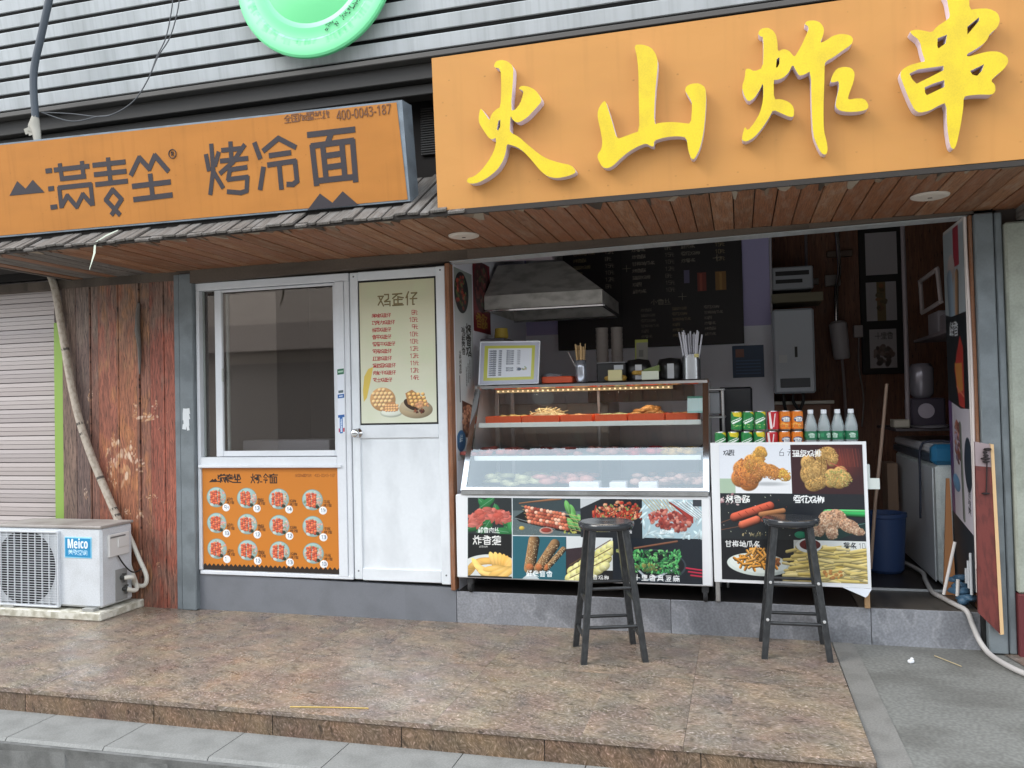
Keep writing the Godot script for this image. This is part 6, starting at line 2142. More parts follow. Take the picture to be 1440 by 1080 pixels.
	for i in 6:
		var q = trays[i]
		var t := thing("food_tray", q[2], "tray", Vector3((q[0] + q[1]) / 2.0, 1.227, -0.45), "orange trays on the upper shelf")
		s = S()
		var hw: float = (q[1] - q[0]) / 2.0
		for e in [[Vector3(0, 0.024, 0.2), Vector3(hw * 2, 0.048, 0.006)], [Vector3(0, 0.024, -0.2), Vector3(hw * 2, 0.048, 0.006)], [Vector3(-hw + 0.003, 0.024, 0), Vector3(0.006, 0.048, 0.394)], [Vector3(hw - 0.003, 0.024, 0), Vector3(0.006, 0.048, 0.394)], [Vector3(0, 0.003, 0), Vector3(hw * 2 - 0.012, 0.006, 0.394)]]:
			box(s, t.position + e[0], e[1], 0.002)
		part("tray", s, mat("d9572c", 0.4), t)
		var food := S()
		var cols: Array = [["b59a5c", "8c7a48"], ["c9b88c", "b5a070"], ["b98a5c", "8a6038"], ["9aa070", "c0a870"], ["a8763a", "c28e48"], ["b08050", "8a5a3c"]][i]
		var n2: int = [30, 70, 24, 26, 70, 20][i]
		var hh: float = [0.012, 0.06, 0.012, 0.012, 0.07, 0.01][i]
		for j in n2:
			var r := rng.randf()
			var o := Vector3(rng.randf_range(-1, 1) * (hw - 0.03), 0, rng.randf_range(-0.17, 0.17))
			var up := hh * (1.0 - absf(o.x) / hw) * (1.0 - absf(o.z) / 0.24) * (0.5 + r * 0.5)
			if i == 1 and j % 2 == 0:
				var v := Vector3(rng.randf_range(-1, 1), rng.randf_range(-0.1, 0.5), rng.randf_range(-1, 1)).normalized() * 0.05
				tube(food, [t.position + o + Vector3(0, 0.045 + up, 0) - v, t.position + o + Vector3(0, 0.055 + up, 0), t.position + o + Vector3(0, 0.04 + up, 0) + v], 0.0035, 5)
			else:
				lump(food, t.position + o + Vector3(0, 0.035 + up, 0), rng.randf_range(0.014, 0.026))
		part("food", food, mat(cols[0], 0.6), t).set_meta("kind", "stuff")
	# meat and packets on the middle shelf and the floor of the case
	for q in [[-1.55, 0.3, "c06a62"], [-1.2, 0.3, "8a4640"], [-0.86, 0.3, "b07a70"], [-0.58, 0.2, "b8434a"], [-0.36, 0.18, "c9a24e"]]:
		s = S()
		for j in 26:
			lump(s, Vector3(q[0] + rng.randf_range(-0.5, 0.5) * q[1], 1.032 + rng.randf() * 0.02, -0.32 + rng.randf_range(-0.2, 0.2)), rng.randf_range(0.018, 0.03))
		var o := single("raw_food", s, mat(q[2], 0.5), {"c06a62": "pink raw meat pieces at the left end of the middle shelf", "8a4640": "dark red meat pieces on the middle shelf, second from its left end", "b07a70": "brownish pink pieces at the middle of the middle shelf", "b8434a": "bright red pieces on the middle shelf left of the yellow ones", "c9a24e": "yellow fried pieces at the right end of the middle shelf"}[q[2]], "food", "food on the middle shelf")
		o.set_meta("kind", "stuff")
	for q in [[-1.42, 0.4, "b9b98c"], [-1.06, 0.3, "c08478"], [-0.42, 0.4, "c29a8c"]]:
		s = S()
		for j in 34:
			lump(s, Vector3(q[0] + rng.randf_range(-0.5, 0.5) * q[1], 0.85 + rng.randf() * 0.05, -0.2 + rng.randf_range(-0.2, 0.12)), rng.randf_range(0.02, 0.035))
		var o := single("chilled_food", s, mat(q[2], 0.5), {"b9b98c": "pale greenish food at the bottom left of the case", "c08478": "reddish food at the bottom of the case left of the white boxes", "c29a8c": "pinkish balls at the bottom right of the case"}[q[2]], "food", "food at the bottom of the case")
		o.set_meta("kind", "stuff")
	for q in [[Vector3(-1.013, 0.803, -0.03), Vector3(-0.829, 0.873, -0.03), "wide white box at the bottom of the food case, leftmost of three"], [Vector3(-0.766, 0.801, -0.03), Vector3(-0.666, 0.873, -0.03), "small white box at the bottom of the food case, the middle one of three"], [Vector3(-0.592, 0.802, -0.03), Vector3(-0.482, 0.874, -0.03), "white box at the bottom of the food case, rightmost of three"]]:
		s = S()
		box2(s, Vector3(q[0].x, 0.832, -0.14), Vector3(q[1].x, q[1].y, -0.035), 0.005)
		single("white_box", s, M.white, q[2], "box", "white boxes at the bottom of the case")

	# on top of the case
	var top := yt + 0.02
	var pl := Pic.new(340, 260, Color("e9ecf2"), 12)
	pl.rect(0, 0, 340, 260, Color("b9bccb"))
	pl.rect(22, 22, 318, 238, Color("c6c85a"))
	pl.rect(44, 40, 300, 220, Color("dfe4ec"))
	for i in 12:
		pl.write(G, "鸡柳香肠", 52, 52 + i * 13.5, 10, Color("4a5260"), 0.12)
		pl.write(G, "烤面", 108, 52 + i * 13.5, 9, Color("4a5260"), 0.12)
		if i < 10 and i != 7:
			pl.write(G, "雪花鸡柳", 154, 52 + i * 13.5, 10, Color("5a6270"), 0.12)
			pl.write(G, "10元", 214, 52 + i * 13.5, 9, Color("5a6270"), 0.12)
	pl.blob(232, 172, 13, 9, 0, Color("5c6678"), 0.1)
	pl.crumbs(262, 168, 14, 12, 0, [Color("8fae8c"), Color("c9b28c")], 10, 4, 6, 0.1)
	var stand := thing("price_stand", "clear framed price list standing on the left end of the food case", "price list", Vector3(-1.465, 1.486, -0.36))
	var pt := [Vector3(-1.669, 1.775, -0.4), Vector3(-1.26, 1.763, -0.4), Vector3(-1.262, top + 0.002, -0.33), Vector3(-1.666, top + 0.002, -0.33)]
	s = S()
	var mid: Vector3 = (pt[0] + pt[1] + pt[2] + pt[3]) / 4.0
	var ins := []
	for q in pt:
		ins.append(q.lerp(mid, 0.02))
	sheet(s, ins[0], ins[1], ins[2], ins[3], Vector3.BACK)
	part("print", s, printed(pl, 0.25), stand)
	for i in 4:
		s = S()
		tube(s, [pt[i], pt[(i + 1) % 4]], 0.005, 6)
		part("edge", s, mat("eef2f8", 0.1), stand)
	s = S()
	quad(s, pt[0] + Vector3(0, 0, -0.02), pt[1] + Vector3(0, 0, -0.02), pt[1] + Vector3(0, -0.27, -0.14), pt[0] + Vector3(0, -0.27, -0.14), Vector3.FORWARD)
	part("back_leg", s, M.glass, stand)
	s = S()
	box2(s, Vector3(-1.255, top, -0.6), Vector3(-1.05, top + 0.046, -0.4), 0.006)
	single("orange_box", s, mat("d4542c", 0.45), "shallow orange box on top of the food case beside the price list", "box")
	s = S()
	lump(s, Vector3(-1.25, top + 0.05, -0.62), 0.05)
	lump(s, Vector3(-1.2, top + 0.045, -0.63), 0.04)
	single("plastic_bag", s, mat("a9acb4", 0.4), "crumpled pale plastic bag behind the orange box", "bag")
	# cup of bamboo sticks
	var cu := thing("stick_cup", "steel cup full of bamboo sticks on the food case", "cup", Vector3(-1.0, top, -0.45))
	s = S()
	lathe(s, [Vector2(0.026, 0.0), Vector2(0.034, 0.02), Vector2(0.037, 0.06), Vector2(0.034, 0.1), Vector2(0.037, 0.148), Vector2(0.033, 0.148), Vector2(0.03, 0.06), Vector2(0.0, 0.05)], 24, Transform3D(Basis(), cu.position), true)
	part("cup", s, mat("b5bac4", 0.2, 0.7), cu)
	for i in 16:
		s = S()
		var o := Vector3(rng.randf_range(-0.022, 0.022), 0.06, rng.randf_range(-0.022, 0.022))
		var e := o * 1.7 + Vector3(0, rng.randf_range(0.13, 0.16), 0)
		if i == 0:
			e = Vector3(-0.085, 0.21, 0.0)
		tube(s, [cu.position + o, cu.position + e], 0.0034, 5)
		part("stick", s, mat("c9a878" if i else "a9a4a0", 0.6), cu)
	var sc := thing("straw_holder", "tall steel cup full of white straws at the right end of the food case", "cup", Vector3(-0.29, top, -0.5))
	s = S()
	lathe(s, [Vector2(0.057, 0.0), Vector2(0.057, 0.16), Vector2(0.053, 0.16), Vector2(0.053, 0.05), Vector2(0.0, 0.05)], 24, Transform3D(Basis(), sc.position))
	part("cup", s, mat("c4c8cc", 0.25, 0.9), sc)
	s = S()
	box(s, sc.position + Vector3(0.035, 0.152, 0.05), Vector3(0.03, 0.022, 0.006), 0.002)
	part("label", s, mat("c9bd7c", 0.6), sc)
	for i in 34:
		s = S()
		var o := Vector3(rng.randf_range(-0.036, 0.036), 0.06, rng.randf_range(-0.036, 0.036))
		tube(s, [sc.position + o, sc.position + o * 2.0 + Vector3(0, rng.randf_range(0.16, 0.2), 0)], 0.0042, 6)
		part("straw", s, mat("d3d3dc", 0.5), sc)
	# jars and packets between them
	s = S()
	box2(s, Vector3(-0.9, top, -0.62), Vector3(-0.71, top + 0.125, -0.48), 0.006)
	var bb := thing("black_box", "black appliance box with small white markings on top of the food case", "box", Vector3(-0.8, top, -0.55))
	part("casing", s, mat("1b1b1d", 0.4), bb)
	s = S()
	box2(s, Vector3(-0.785, top + 0.08, -0.4805), Vector3(-0.725, top + 0.11, -0.478))
	part("label", s, mat("b9bcc0", 0.5), bb)
	s = S()
	box2(s, Vector3(-0.905, top + 0.125, -0.625), Vector3(-0.705, top + 0.13, -0.475), 0.002)
	part("lid", s, mat("8e8f92", 0.3), bb)
	for q in [[-0.635, "left round black jar with a white label on the food case"], [-0.43, "right round black jar with a white label on the food case"]]:
		var j := thing("sauce_jar", q[1], "jar", Vector3(q[0], top, -0.56), "black sauce jars on the case")
		s = S()
		lathe(s, [Vector2(0.075, 0.0), Vector2(0.085, 0.02), Vector2(0.088, 0.09), Vector2(0.07, 0.14), Vector2(0.0, 0.15)], 24, Transform3D(Basis(), j.position), true)
		part("body", s, mat("1c1a1a", 0.3), j)
		s = S()
		box(s, j.position + Vector3(0.01, 0.06, 0.089), Vector3(0.042, 0.095, 0.003))
		part("label", s, mat("b9babc", 0.6), j)
	for q in [[-0.77, 0.09, 0.07, "d3ca96", "cream card propped before the black jars on the food case", -0.42], [-0.545, 0.108, 0.055, "d6dac6", "white and green packet between the two black jars", -0.42]]:
		s = S()
		box(s, Vector3(q[0], top + q[2] / 2.0 + 0.006, q[5]), Vector3(q[1], q[2], 0.02), 0.002, Vector2.ZERO, Basis(Vector3.RIGHT, -0.12))
		if q[3] == "d6dac6":
			single("tea_packet", s, mat(q[3], 0.6), q[4], "packet")
		else:
			single("cream_card", s, mat(q[3], 0.6), q[4], "card")
	s = S()
	hexa(s, [Vector3(-0.6, top + 0.06, -0.43), Vector3(-0.49, top + 0.06, -0.43), Vector3(-0.49, top + 0.06, -0.5), Vector3(-0.6, top + 0.06, -0.5), Vector3(-0.585, top + 0.075, -0.44), Vector3(-0.49, top + 0.1, -0.44), Vector3(-0.49, top + 0.1, -0.5), Vector3(-0.585, top + 0.075, -0.5)])
	single("green_packet", s, mat("7c8a58", 0.6), "olive green packet lying on the white packet between the jars", "packet")
	s = S()
	for i in 6:
		lump(s, Vector3(-0.82 + i * 0.03 + (0.06 if i > 3 else 0.0), top + 0.025 + (0.03 if i > 3 else 0.0), -0.47), 0.028)
	single("ginger_pile", s, mat("b58f3c", 0.6), "small pile of yellow lumps behind the cream card", "food")
	# yellow tub on the wall side
	s = S()
	lathe(s, [Vector2(0.0, 0.0), Vector2(0.04, 0.0), Vector2(0.05, 0.012), Vector2(0.044, 0.075), Vector2(0.0, 0.08)], 20, Transform3D(Basis(), Vector3(-1.615, 1.815, -0.72)))
	single("yellow_tub", s, mat("c3a945", 0.5), "upturned yellow tub behind the framed price list", "tub")
	s = S()
	box2(s, Vector3(-1.735, 1.79, -0.85), Vector3(-1.56, 1.814, -0.6), 0.003)
	single("tub_bracket", s, mat("6a6870", 0.6), "small wall shelf under the yellow tub", "shelf")


func lump(s: SurfaceTool, c: Vector3, r: float) -> void:
	var b := Basis(Vector3(rng.randf_range(-1, 1), rng.randf_range(-1, 1), rng.randf_range(-1, 1)).normalized(), rng.randf() * 6.0).scaled(Vector3(r * rng.randf_range(0.9, 2.3), r * rng.randf_range(0.4, 0.8), r * rng.randf_range(0.6, 1.1)))
	lathe(s, [Vector2(0.0, -1.0), Vector2(0.7, -0.7), Vector2(1.0, 0.0), Vector2(0.7, 0.7), Vector2(0.0, 1.0)], 7, Transform3D(b, c), true)


# ---------- cart with cans and bottles ----------
func cart_poster() -> Pic:
	var W := 720
	var H := 680
	var p := Pic.new(W, H, Color("23262a"), 141)
	# drumsticks on white
	p.rect(0, 0, 366, 244, Color("dfe3ea"))
	p.rect(0, 172, 366, 244, Color("e6e8ea"))
	p.rect(0, 170, 80, 244, Color("a9bfa8"))
	p.blob(250, 196, 110, 14, 0, Color("a9adb0"), 0.0, 0.6, 0.8)
	for q in [[118, 118, 52, 46], [106, 166, 50, 50], [150, 190, 52, 44], [172, 142, 56, 58], [166, 92, 44, 48], [200, 66, 36, 48], [212, 28, 30, 24], [228, 44, 22, 20], [214, 120, 46, 40], [256, 128, 48, 34], [294, 144, 40, 28], [330, 148, 26, 22], [342, 162, 22, 20], [322, 130, 18, 16]]:
		p.blob(q[0], q[1], q[2], q[3], p.r.randf_range(-0.4, 0.4), Color("b0703c").lerp(Color("c79848"), clampf(1.0 - q[1] / 130.0 + q[0] / 700.0, 0.0, 1.0)), 0.5, 0.1)
	p.crumbs(142, 138, 72, 78, 0.4, [Color("b06a3a"), Color("bd7c46"), Color("a05a32"), Color("c98a50")], 420, 2.5, 5.5, 0.5)
	p.crumbs(186, 84, 42, 66, 0.55, [Color("c08a44"), Color("cfa254"), Color("ae763a")], 230, 2.5, 5, 0.5)
	p.crumbs(214, 34, 29, 25, 0.0, [Color("cc9c4c"), Color("ba863c")], 100, 2.5, 5, 0.5)
	p.crumbs(252, 134, 80, 36, 0.25, [Color("b2743e"), Color("c2864a"), Color("9f6234")], 300, 2.5, 5, 0.5)
	p.crumbs(330, 152, 31, 29, 0.2, [Color("cca044"), Color("bb8a38"), Color("d8b656")], 120, 2.5, 5, 0.5)
	p.blob(120, 190, 54, 30, 0.5, Color("8a4526"), 0.0, 1.0, 0.4)
	p.write(G, "鸡腿", 22, 26, 26, Color("33363c"), 0.11, 1.1, 0.012)
	p.write(G, "6 元", 304, 20, 34, Color("3f444c"), 0.06, 1.1, 0.02)
	# big chicken cutlet on dark red
	p.rect(366, 0, 720, 244, Color("3a2226"))
	p.blob(600, 90, 140, 110, 0, Color("8a3c30"), 0.2, 1.2, 0.9)
	for k in 24:
		var x := p.r.randf_range(540, 700)
		p.line(x, 20, x + 10, 110, 2, Color("a04a3a"), 0.0, 0.4)
	for q in [[452, 92, 40, 44], [446, 150, 38, 52], [472, 200, 44, 34], [504, 120, 40, 60], [508, 186, 34, 36], [520, 52, 34, 34], [556, 40, 38, 32], [572, 76, 28, 36], [566, 150, 36, 34], [606, 134, 36, 30], [632, 164, 30, 32], [592, 190, 42, 28], [560, 186, 30, 30]]:
		p.blob(q[0], q[1], q[2], q[3], p.r.randf_range(-0.4, 0.4), Color("a8844c").lightened(p.r.randf() * 0.08), 0.5, 0.1)
	p.crumbs(478, 142, 62, 86, -0.1, [Color("b08a50"), Color("c4a060"), Color("9a743e"), Color("8a6838")], 520, 2.5, 5, 0.5)
	p.crumbs(546, 58, 56, 46, 0.2, [Color("be985a"), Color("aa8248"), Color("94703a")], 260, 2.5, 5, 0.5)
	p.crumbs(598, 166, 66, 46, 0.1, [Color("b4965a"), Color("c2a866"), Color("967a42"), Color("8a9450")], 320, 2.5, 5, 0.5)
	p.line(520, 60, 512, 150, 5, Color("7a5a30"), 0.0, 0.7)
	p.line(560, 90, 640, 124, 4, Color("c05a50"), 0.0, 0.9)
	p.write(G, "超级鸡排", 376, 26, 32, Color("eef0ee"), 0.13, 1.14, 0.014)
	# sausages, dark
	p.rect(0, 244, 366, 474, Color("22272b"))
	p.crumbs(60, 276, 60, 30, 0, [Color("a87a80"), Color("5c4a50"), Color("c9b0b0")], 26, 3, 8, 0.3)
	for k in 60:
		p.blob(p.r.randf_range(0, 700), p.r.randf_range(254, 470), p.r.randf_range(2, 6), 2, p.r.randf() * 3, [Color("c9cdb0"), Color("d8d8d0"), Color("7a3a34")][k % 3], 0.2)
	p.line(0, 394, 60, 372, 4, Color("6a4a3a"))
	p.line(0, 430, 100, 410, 4, Color("6a4a3a"))
	p.line(72, 366, 252, 308, 46, Color("b5543e"), 0.6)
	for k in 5:
		p.line(92 + k * 36, 346 - k * 11, 108 + k * 36, 362 - k * 11, 4, Color("8a3426"), 0.0, 0.8)
	p.line(112, 404, 184, 378, 42, Color("c06248"), 0.6)
	p.line(206, 350, 318, 330, 26, Color("a9744e"), 0.4)
	p.crumbs(170, 452, 60, 12, 0, [Color("7a7050"), Color("a89a70"), Color("4c4a3a")], 30, 3, 6, 0.3)
	p.write(G, "烤香肠", 30, 256, 34, Color("eceeea"), 0.13, 1.25, 0.014)
	# popcorn chicken with a green onion
	p.rect(366, 244, 720, 474, Color("20242a"))
	p.line(530, 336, 720, 344, 30, Color("2f9a52"), 0.6)
	p.line(540, 326, 720, 326, 12, Color("63c878"), 0.3)
	p.poly(pts_scaled([440, 440, 720, 380, 720, 420, 560, 474, 470, 474]), Color("16302e"))
	p.line(440, 440, 720, 386, 3, Color("5c7c78"))
	for q in [[530, 380, 44, 56], [580, 366, 52, 48], [640, 400, 50, 34], [480, 428, 40, 26], [556, 436, 30, 34], [680, 424, 36, 20]]:
		p.blob(q[0], q[1], q[2], q[3], 0.3, Color("a88468"), 0.45)
		p.crumbs(q[0], q[1], q[2] * 0.95, q[3] * 0.95, 0.3, [Color("b89a80"), Color("a07a60"), Color("cdb59a"), Color("86604a")], 150, 2.5, 6, 0.5)
	p.blob(400, 448, 30, 18, 0, Color("2a8a68"), 0.3)
	p.write(G, "雪花鸡柳", 374, 254, 34, Color("f0f2f0"), 0.14, 1.12, 0.014)
	# sweet potato fries on a leaf plate
	p.rect(0, 474, 366, 680, Color("17191e"))
	p.blob(186, 600, 160, 58, 0.05, Color("cfd8d2"), 0.15)
	p.blob(186, 594, 146, 48, 0.05, Color("dfe6e0"), 0.05)
	for k in 46:
		var o := Vector2(p.r.randf_range(-90, 90), 0)
		o.y = p.r.randf_range(-74, 24) * (1.0 - absf(o.x) / 120.0)
		var v := Vector2(p.r.randf_range(14, 34), 0).rotated(p.r.randf_range(-1.2, 1.2))
		p.line(180 + o.x - v.x, 592 + o.y - v.y, 180 + o.x + v.x, 592 + o.y + v.y, 14, Color("d08a30").lightened(p.r.randf() * 0.2).darkened(p.r.randf() * 0.2), 0.55)
	p.crumbs(280, 588, 26, 16, 0, [Color("7a4a2c"), Color("9a5a30")], 12, 6, 10, 0.5)
	p.write(G, "甘梅地瓜条", 22, 484, 30, Color("eef0ee"), 0.13, 1.2, 0.014)
	# fries with a ketchup bowl on white
	p.rect(366, 474, 720, 680, Color("d3d7d4"))
	p.rect(366, 520, 720, 680, Color("b59a48"))
	for k in 110:
		var x := p.r.randf_range(370, 720)
		var y := p.r.randf_range(506, 676)
		var sl := p.r.randf_range(-16, 12)
		p.line(x - 60, y - sl, x + 60, y + sl, p.r.randf_range(13, 19), Color("cfb868").lightened(p.r.randf() * 0.3).darkened(p.r.randf() * 0.08), 0.3)
	p.crumbs(560, 640, 60, 20, 0, [Color("b5763a"), Color("c98a48")], 14, 6, 12, 0.4)
	p.blob(440, 500, 64, 36, 0, Color("dfe3e2"), 0.1)
	p.blob(446, 496, 52, 27, 0, Color("5c2220"), 0.3)
	p.rect(600, 476, 720, 508, Color("d6dad8"), 0.8)
	p.write(G, "薯条", 612, 482, 27, Color("33373a"), 0.12, 1.15, 0.012)
	p.write(G, "10", 680, 484, 24, Color("4a4f54"), 0.07)
	p.grain(0.02)
	return p


func drinks_cart() -> void:
	var c := thing("drinks_cart", "white snack cart with a poster of six fried dishes on its front", "cart", Vector3(0.25, 0.2, -0.15))
	var s := S()
	hexa(s, [Vector3(-0.166, 0.318, 0.03), Vector3(0.66, 0.31, 0.03), Vector3(0.66, 0.31, 0.05), Vector3(-0.166, 0.318, 0.05), Vector3(-0.168, 1.106, 0.03), Vector3(0.657, 1.106, 0.03), Vector3(0.657, 1.106, 0.05), Vector3(-0.168, 1.106, 0.05)])
	part("front_board", s, M.white, c)
	s = S()
	sheet(s, Vector3(-0.12, 1.093, 0.052), Vector3(0.637, 1.09, 0.052), Vector3(0.643, 0.335, 0.052), Vector3(-0.124, 0.334, 0.052), Vector3.BACK)
	part("dish_print", s, printed(cart_poster(), 0.32), c)
	s = S()
	box2(s, Vector3(-0.16, 1.03, -0.4), Vector3(0.655, 1.052, 0.03), 0.004)
	part("top", s, mat("b9bcbe", 0.4), c)
	s = S()
	box2(s, Vector3(-0.15, 0.36, -0.4), Vector3(0.645, 1.03, -0.38))
	box2(s, Vector3(-0.16, 0.36, -0.38), Vector3(-0.14, 1.03, 0.03))
	box2(s, Vector3(0.635, 0.36, -0.38), Vector3(0.655, 1.03, 0.03))
	part("side_board", s, M.white, c)
	for q in [[-0.15, 0.0], [0.64, 0.02], [-0.15, -0.38], [0.64, -0.38]]:
		s = S()
		box2(s, Vector3(q[0] - 0.014, 0.197, q[1] - 0.014), Vector3(q[0] + 0.014, 0.36, q[1] + 0.014), 0.003)
		part("leg", s, mat("9c7c58", 0.6) if q[0] > 0.0 else M.brushed, c)
	s = S()
	hexa(s, [Vector3(0.514, 0.312, 0.055), Vector3(0.661, 0.31, 0.055), Vector3(0.638, 0.272, 0.06), Vector3(0.627, 0.264, 0.062), Vector3(0.514, 0.312, 0.055) + Vector3(0, 0, 0.003), Vector3(0.661, 0.31, 0.055) + Vector3(0, 0, 0.003), Vector3(0.638, 0.272, 0.06) + Vector3(0, 0, 0.003), Vector3(0.627, 0.264, 0.062) + Vector3(0, 0, 0.003)])
	part("curled_corner", s, mat("dfe3ea", 0.5), c)
	s = S()
	box2(s, Vector3(0.656, 0.845, 0.03), Vector3(0.722, 0.905, 0.034), 0.001)
	box2(s, Vector3(0.656, 0.9, 0.0), Vector3(0.675, 0.98, 0.03), 0.003)
	part("side_tag", s, mat("c9d0cc", 0.6), c)

	# cans: three prints, one can copied
	var prints := []
	for k in 4:
		var p := Pic.new(160, 150, [Color("1d7a3c"), Color("237f40"), Color("b5202c"), Color("d87820")][k], 150 + k)
		if k < 2:
			p.poly(pts_scaled([60, 0, 124, 0, 104, 46, 70, 36]) if k == 0 else pts_scaled([86, 0, 140, 0, 118, 40]), Color("d5c22c"))
			p.poly(pts_scaled([48, 84, 100, 44, 116, 56, 64, 104]), Color("e9efe8"))
			for i in 4:
				p.line(56 + i * 13, 92 - i * 10, 66 + i * 13, 78 - i * 10, 5, Color("237a3e"))
			p.crumbs(80, 118, 40, 14, 0, [Color("8cc04c"), Color("cfe08a")], 12, 2, 5, 0.2)
		elif k == 2:
			p.line(66, 10, 74, 140, 12, Color("e8dcdc"))
			p.line(92, 20, 84, 130, 5, Color("e8dcdc"))
		else:
			p.blob(86, 66, 24, 26, 0, Color("26406e"), 0.1)
			p.write(G, "香", 68, 50, 34, Color("e9e9e4"), 0.14)
			p.crumbs(70, 116, 40, 16, 0, [Color("e8a040"), Color("c85a1c"), Color("efc070")], 18, 4, 9, 0.3)
		prints.append(printed(p, 0.28))
	var cans := [[0, 1037, 1], [1, 1054, 1], [1, 1071.5, 1], [2, 1090.5, 1], [3, 1107.5, 1], [3, 1124.5, 1], [1, 1012.5, 0], [0, 1031.5, 0], [1, 1051, 0], [0, 1069.5, 0], [2, 1088, 0], [3, 1106, 0], [3, 1124, 0]]
	var order := ["leftmost green can of the upper row, with a yellow top", "second green can of the upper row", "third green can of the upper row, beside the red one", "red can standing in the upper row", "orange can of the upper row, beside the red one", "orange can of the upper row, beside the water bottles", "leftmost green can of the lower row, standing alone", "second can of the lower row, green and yellow", "third can of the lower row, plain green", "fourth can of the lower row, green and yellow", "red can half hidden in the lower row", "orange can of the lower row, beside the red one", "orange can of the lower row, beside the water bottles"]
	var first := {}
	for i in cans.size():
		var q = cans[i]
		var pos := Vector3(-0.147 + (q[1] - 1003.5) * 0.003795, 1.0525 + 0.116 * q[2], -0.055)
		var can: Node3D
		if first.has(q[0]):
			can = copy(first[q[0]], pos, rng.randf_range(-0.35, 0.35), order[i])
		else:
			can = local_thing("drink_can", order[i], "can", pos, rng.randf_range(-0.2, 0.2), "drink cans on the cart")
			first[q[0]] = can
			s = S()
			lathe(s, [Vector2(0.0315, 0.008), Vector2(0.0325, 0.012), Vector2(0.0325, 0.1), Vector2(0.029, 0.108)], 24)
			part("body", s, prints[q[0]], can)
			s = S()
			lathe(s, [Vector2(0.0, 0.003), Vector2(0.024, 0.002), Vector2(0.027, 0.0), Vector2(0.0315, 0.008)], 24)
			part("base", s, M.brushed, can)
			s = S()
			lathe(s, [Vector2(0.029, 0.108), Vector2(0.0275, 0.112), Vector2(0.0265, 0.1115), Vector2(0.0255, 0.109), Vector2(0.0, 0.109)], 24)
			part("top", s, M.brushed, can)
	# water bottles
	var wl := Pic.new(200, 60, Color("1e6a48"), 160)
	for k in 3:
		wl.write(G, "香", 20 + k * 66, 14, 30, Color("c9dccf"), 0.13)
		wl.rect(56 + k * 66, 16, 74 + k * 66, 40, Color("2f8a5c"))
	var plastic := mat("cfdde0", 0.06)
	plastic.transparency = BaseMaterial3D.TRANSPARENCY_ALPHA
	plastic.albedo_color.a = 0.34
	var bt: Node3D
	var bx := [1143.5, 1162.0, 1181.0, 1199.5]
	var bl := ["water bottle beside the orange cans, leftmost of the four", "second water bottle from the orange cans", "third water bottle from the orange cans", "water bottle at the right end of the cart top"]
	for i in 4:
		var pos := Vector3(-0.147 + (bx[i] - 1003.5) * 0.003795, 1.0525, -0.055)
		if i == 0:
			bt = local_thing("water_bottle", bl[0], "bottle", pos, 0.0, "water bottles on the cart")
			s = S()
			lathe(s, [Vector2(0.0, 0.0), Vector2(0.028, 0.0), Vector2(0.034, 0.008), Vector2(0.0345, 0.05), Vector2(0.033, 0.056), Vector2(0.0345, 0.062), Vector2(0.0345, 0.11), Vector2(0.0335, 0.115), Vector2(0.035, 0.122), Vector2(0.034, 0.14), Vector2(0.027, 0.17), Vector2(0.016, 0.205), Vector2(0.0135, 0.21), Vector2(0.0135, 0.218)], 24, Transform3D(), true)
			part("bottle", s, plastic, bt)
			s = S()
			lathe(s, [Vector2(0.0352, 0.062), Vector2(0.0352, 0.11)], 24)
			part("label", s, printed(wl, 0.35), bt)
			s = S()
			lathe(s, [Vector2(0.0155, 0.208), Vector2(0.0155, 0.228), Vector2(0.014, 0.2305), Vector2(0.0, 0.231)], 20)
			part("cap", s, mat("dfe4ea", 0.4), bt)
		else:
			copy(bt, pos, i * 0.7, bl[i])


# ---------- right end: advert panel, pillar, hanging board, hose ----------
func side_advert() -> Pic:
	var p := Pic.new(220, 1000, Color("b3b6b4"), 171)
	p.rect(0, 0, 220, 290, Color("9aa2a6"))
	p.rect(110, 0, 170, 130, Color("97303e"))
	p.blob(80, 130, 40, 50, 0, Color("a89a96"), 0.1)
	p.line(140, 160, 130, 290, 40, Color("97765a"), 0.4)
	p.line(60, 160, 70, 290, 60, Color("8496a6"), 0.2)
	p.rect(0, 290, 220, 640, Color("1b1f22"))
	p.write(G, "鲜香", 40, 312, 44, Color("c9ccd0"), 0.12)
	p.poly(pts_scaled([150, 360, 176, 400, 176, 600, 120, 590, 80, 470, 110, 420]), Color("a8342c"))
	p.poly(pts_scaled([84, 450, 160, 450, 164, 540, 110, 550]), Color("b87a3c"))
	p.line(100, 530, 170, 560, 8, Color("c9705a"))
	p.rect(0, 600, 220, 1000, Color("bdb7bf"))
	p.rect(0, 600, 36, 1000, Color("5f4470"))
	p.crumbs(90, 720, 30, 90, 0, [Color("8a4a38"), Color("6a3a34"), Color("a8705c"), Color("9a86a0")], 60, 7, 14, 0.4)
	p.line(120, 660, 130, 980, 24, Color("6c7068"), 0.3)
	p.blob(190, 780, 40, 90, 0, Color("26303a"), 0.1)
	p.blob(60, 880, 40, 30, 0, Color("5f88a8"), 0.2)
	p.write_down(G, "香味美", 176, 860, 26, Color("3a3a40"), 0.12)
	return p


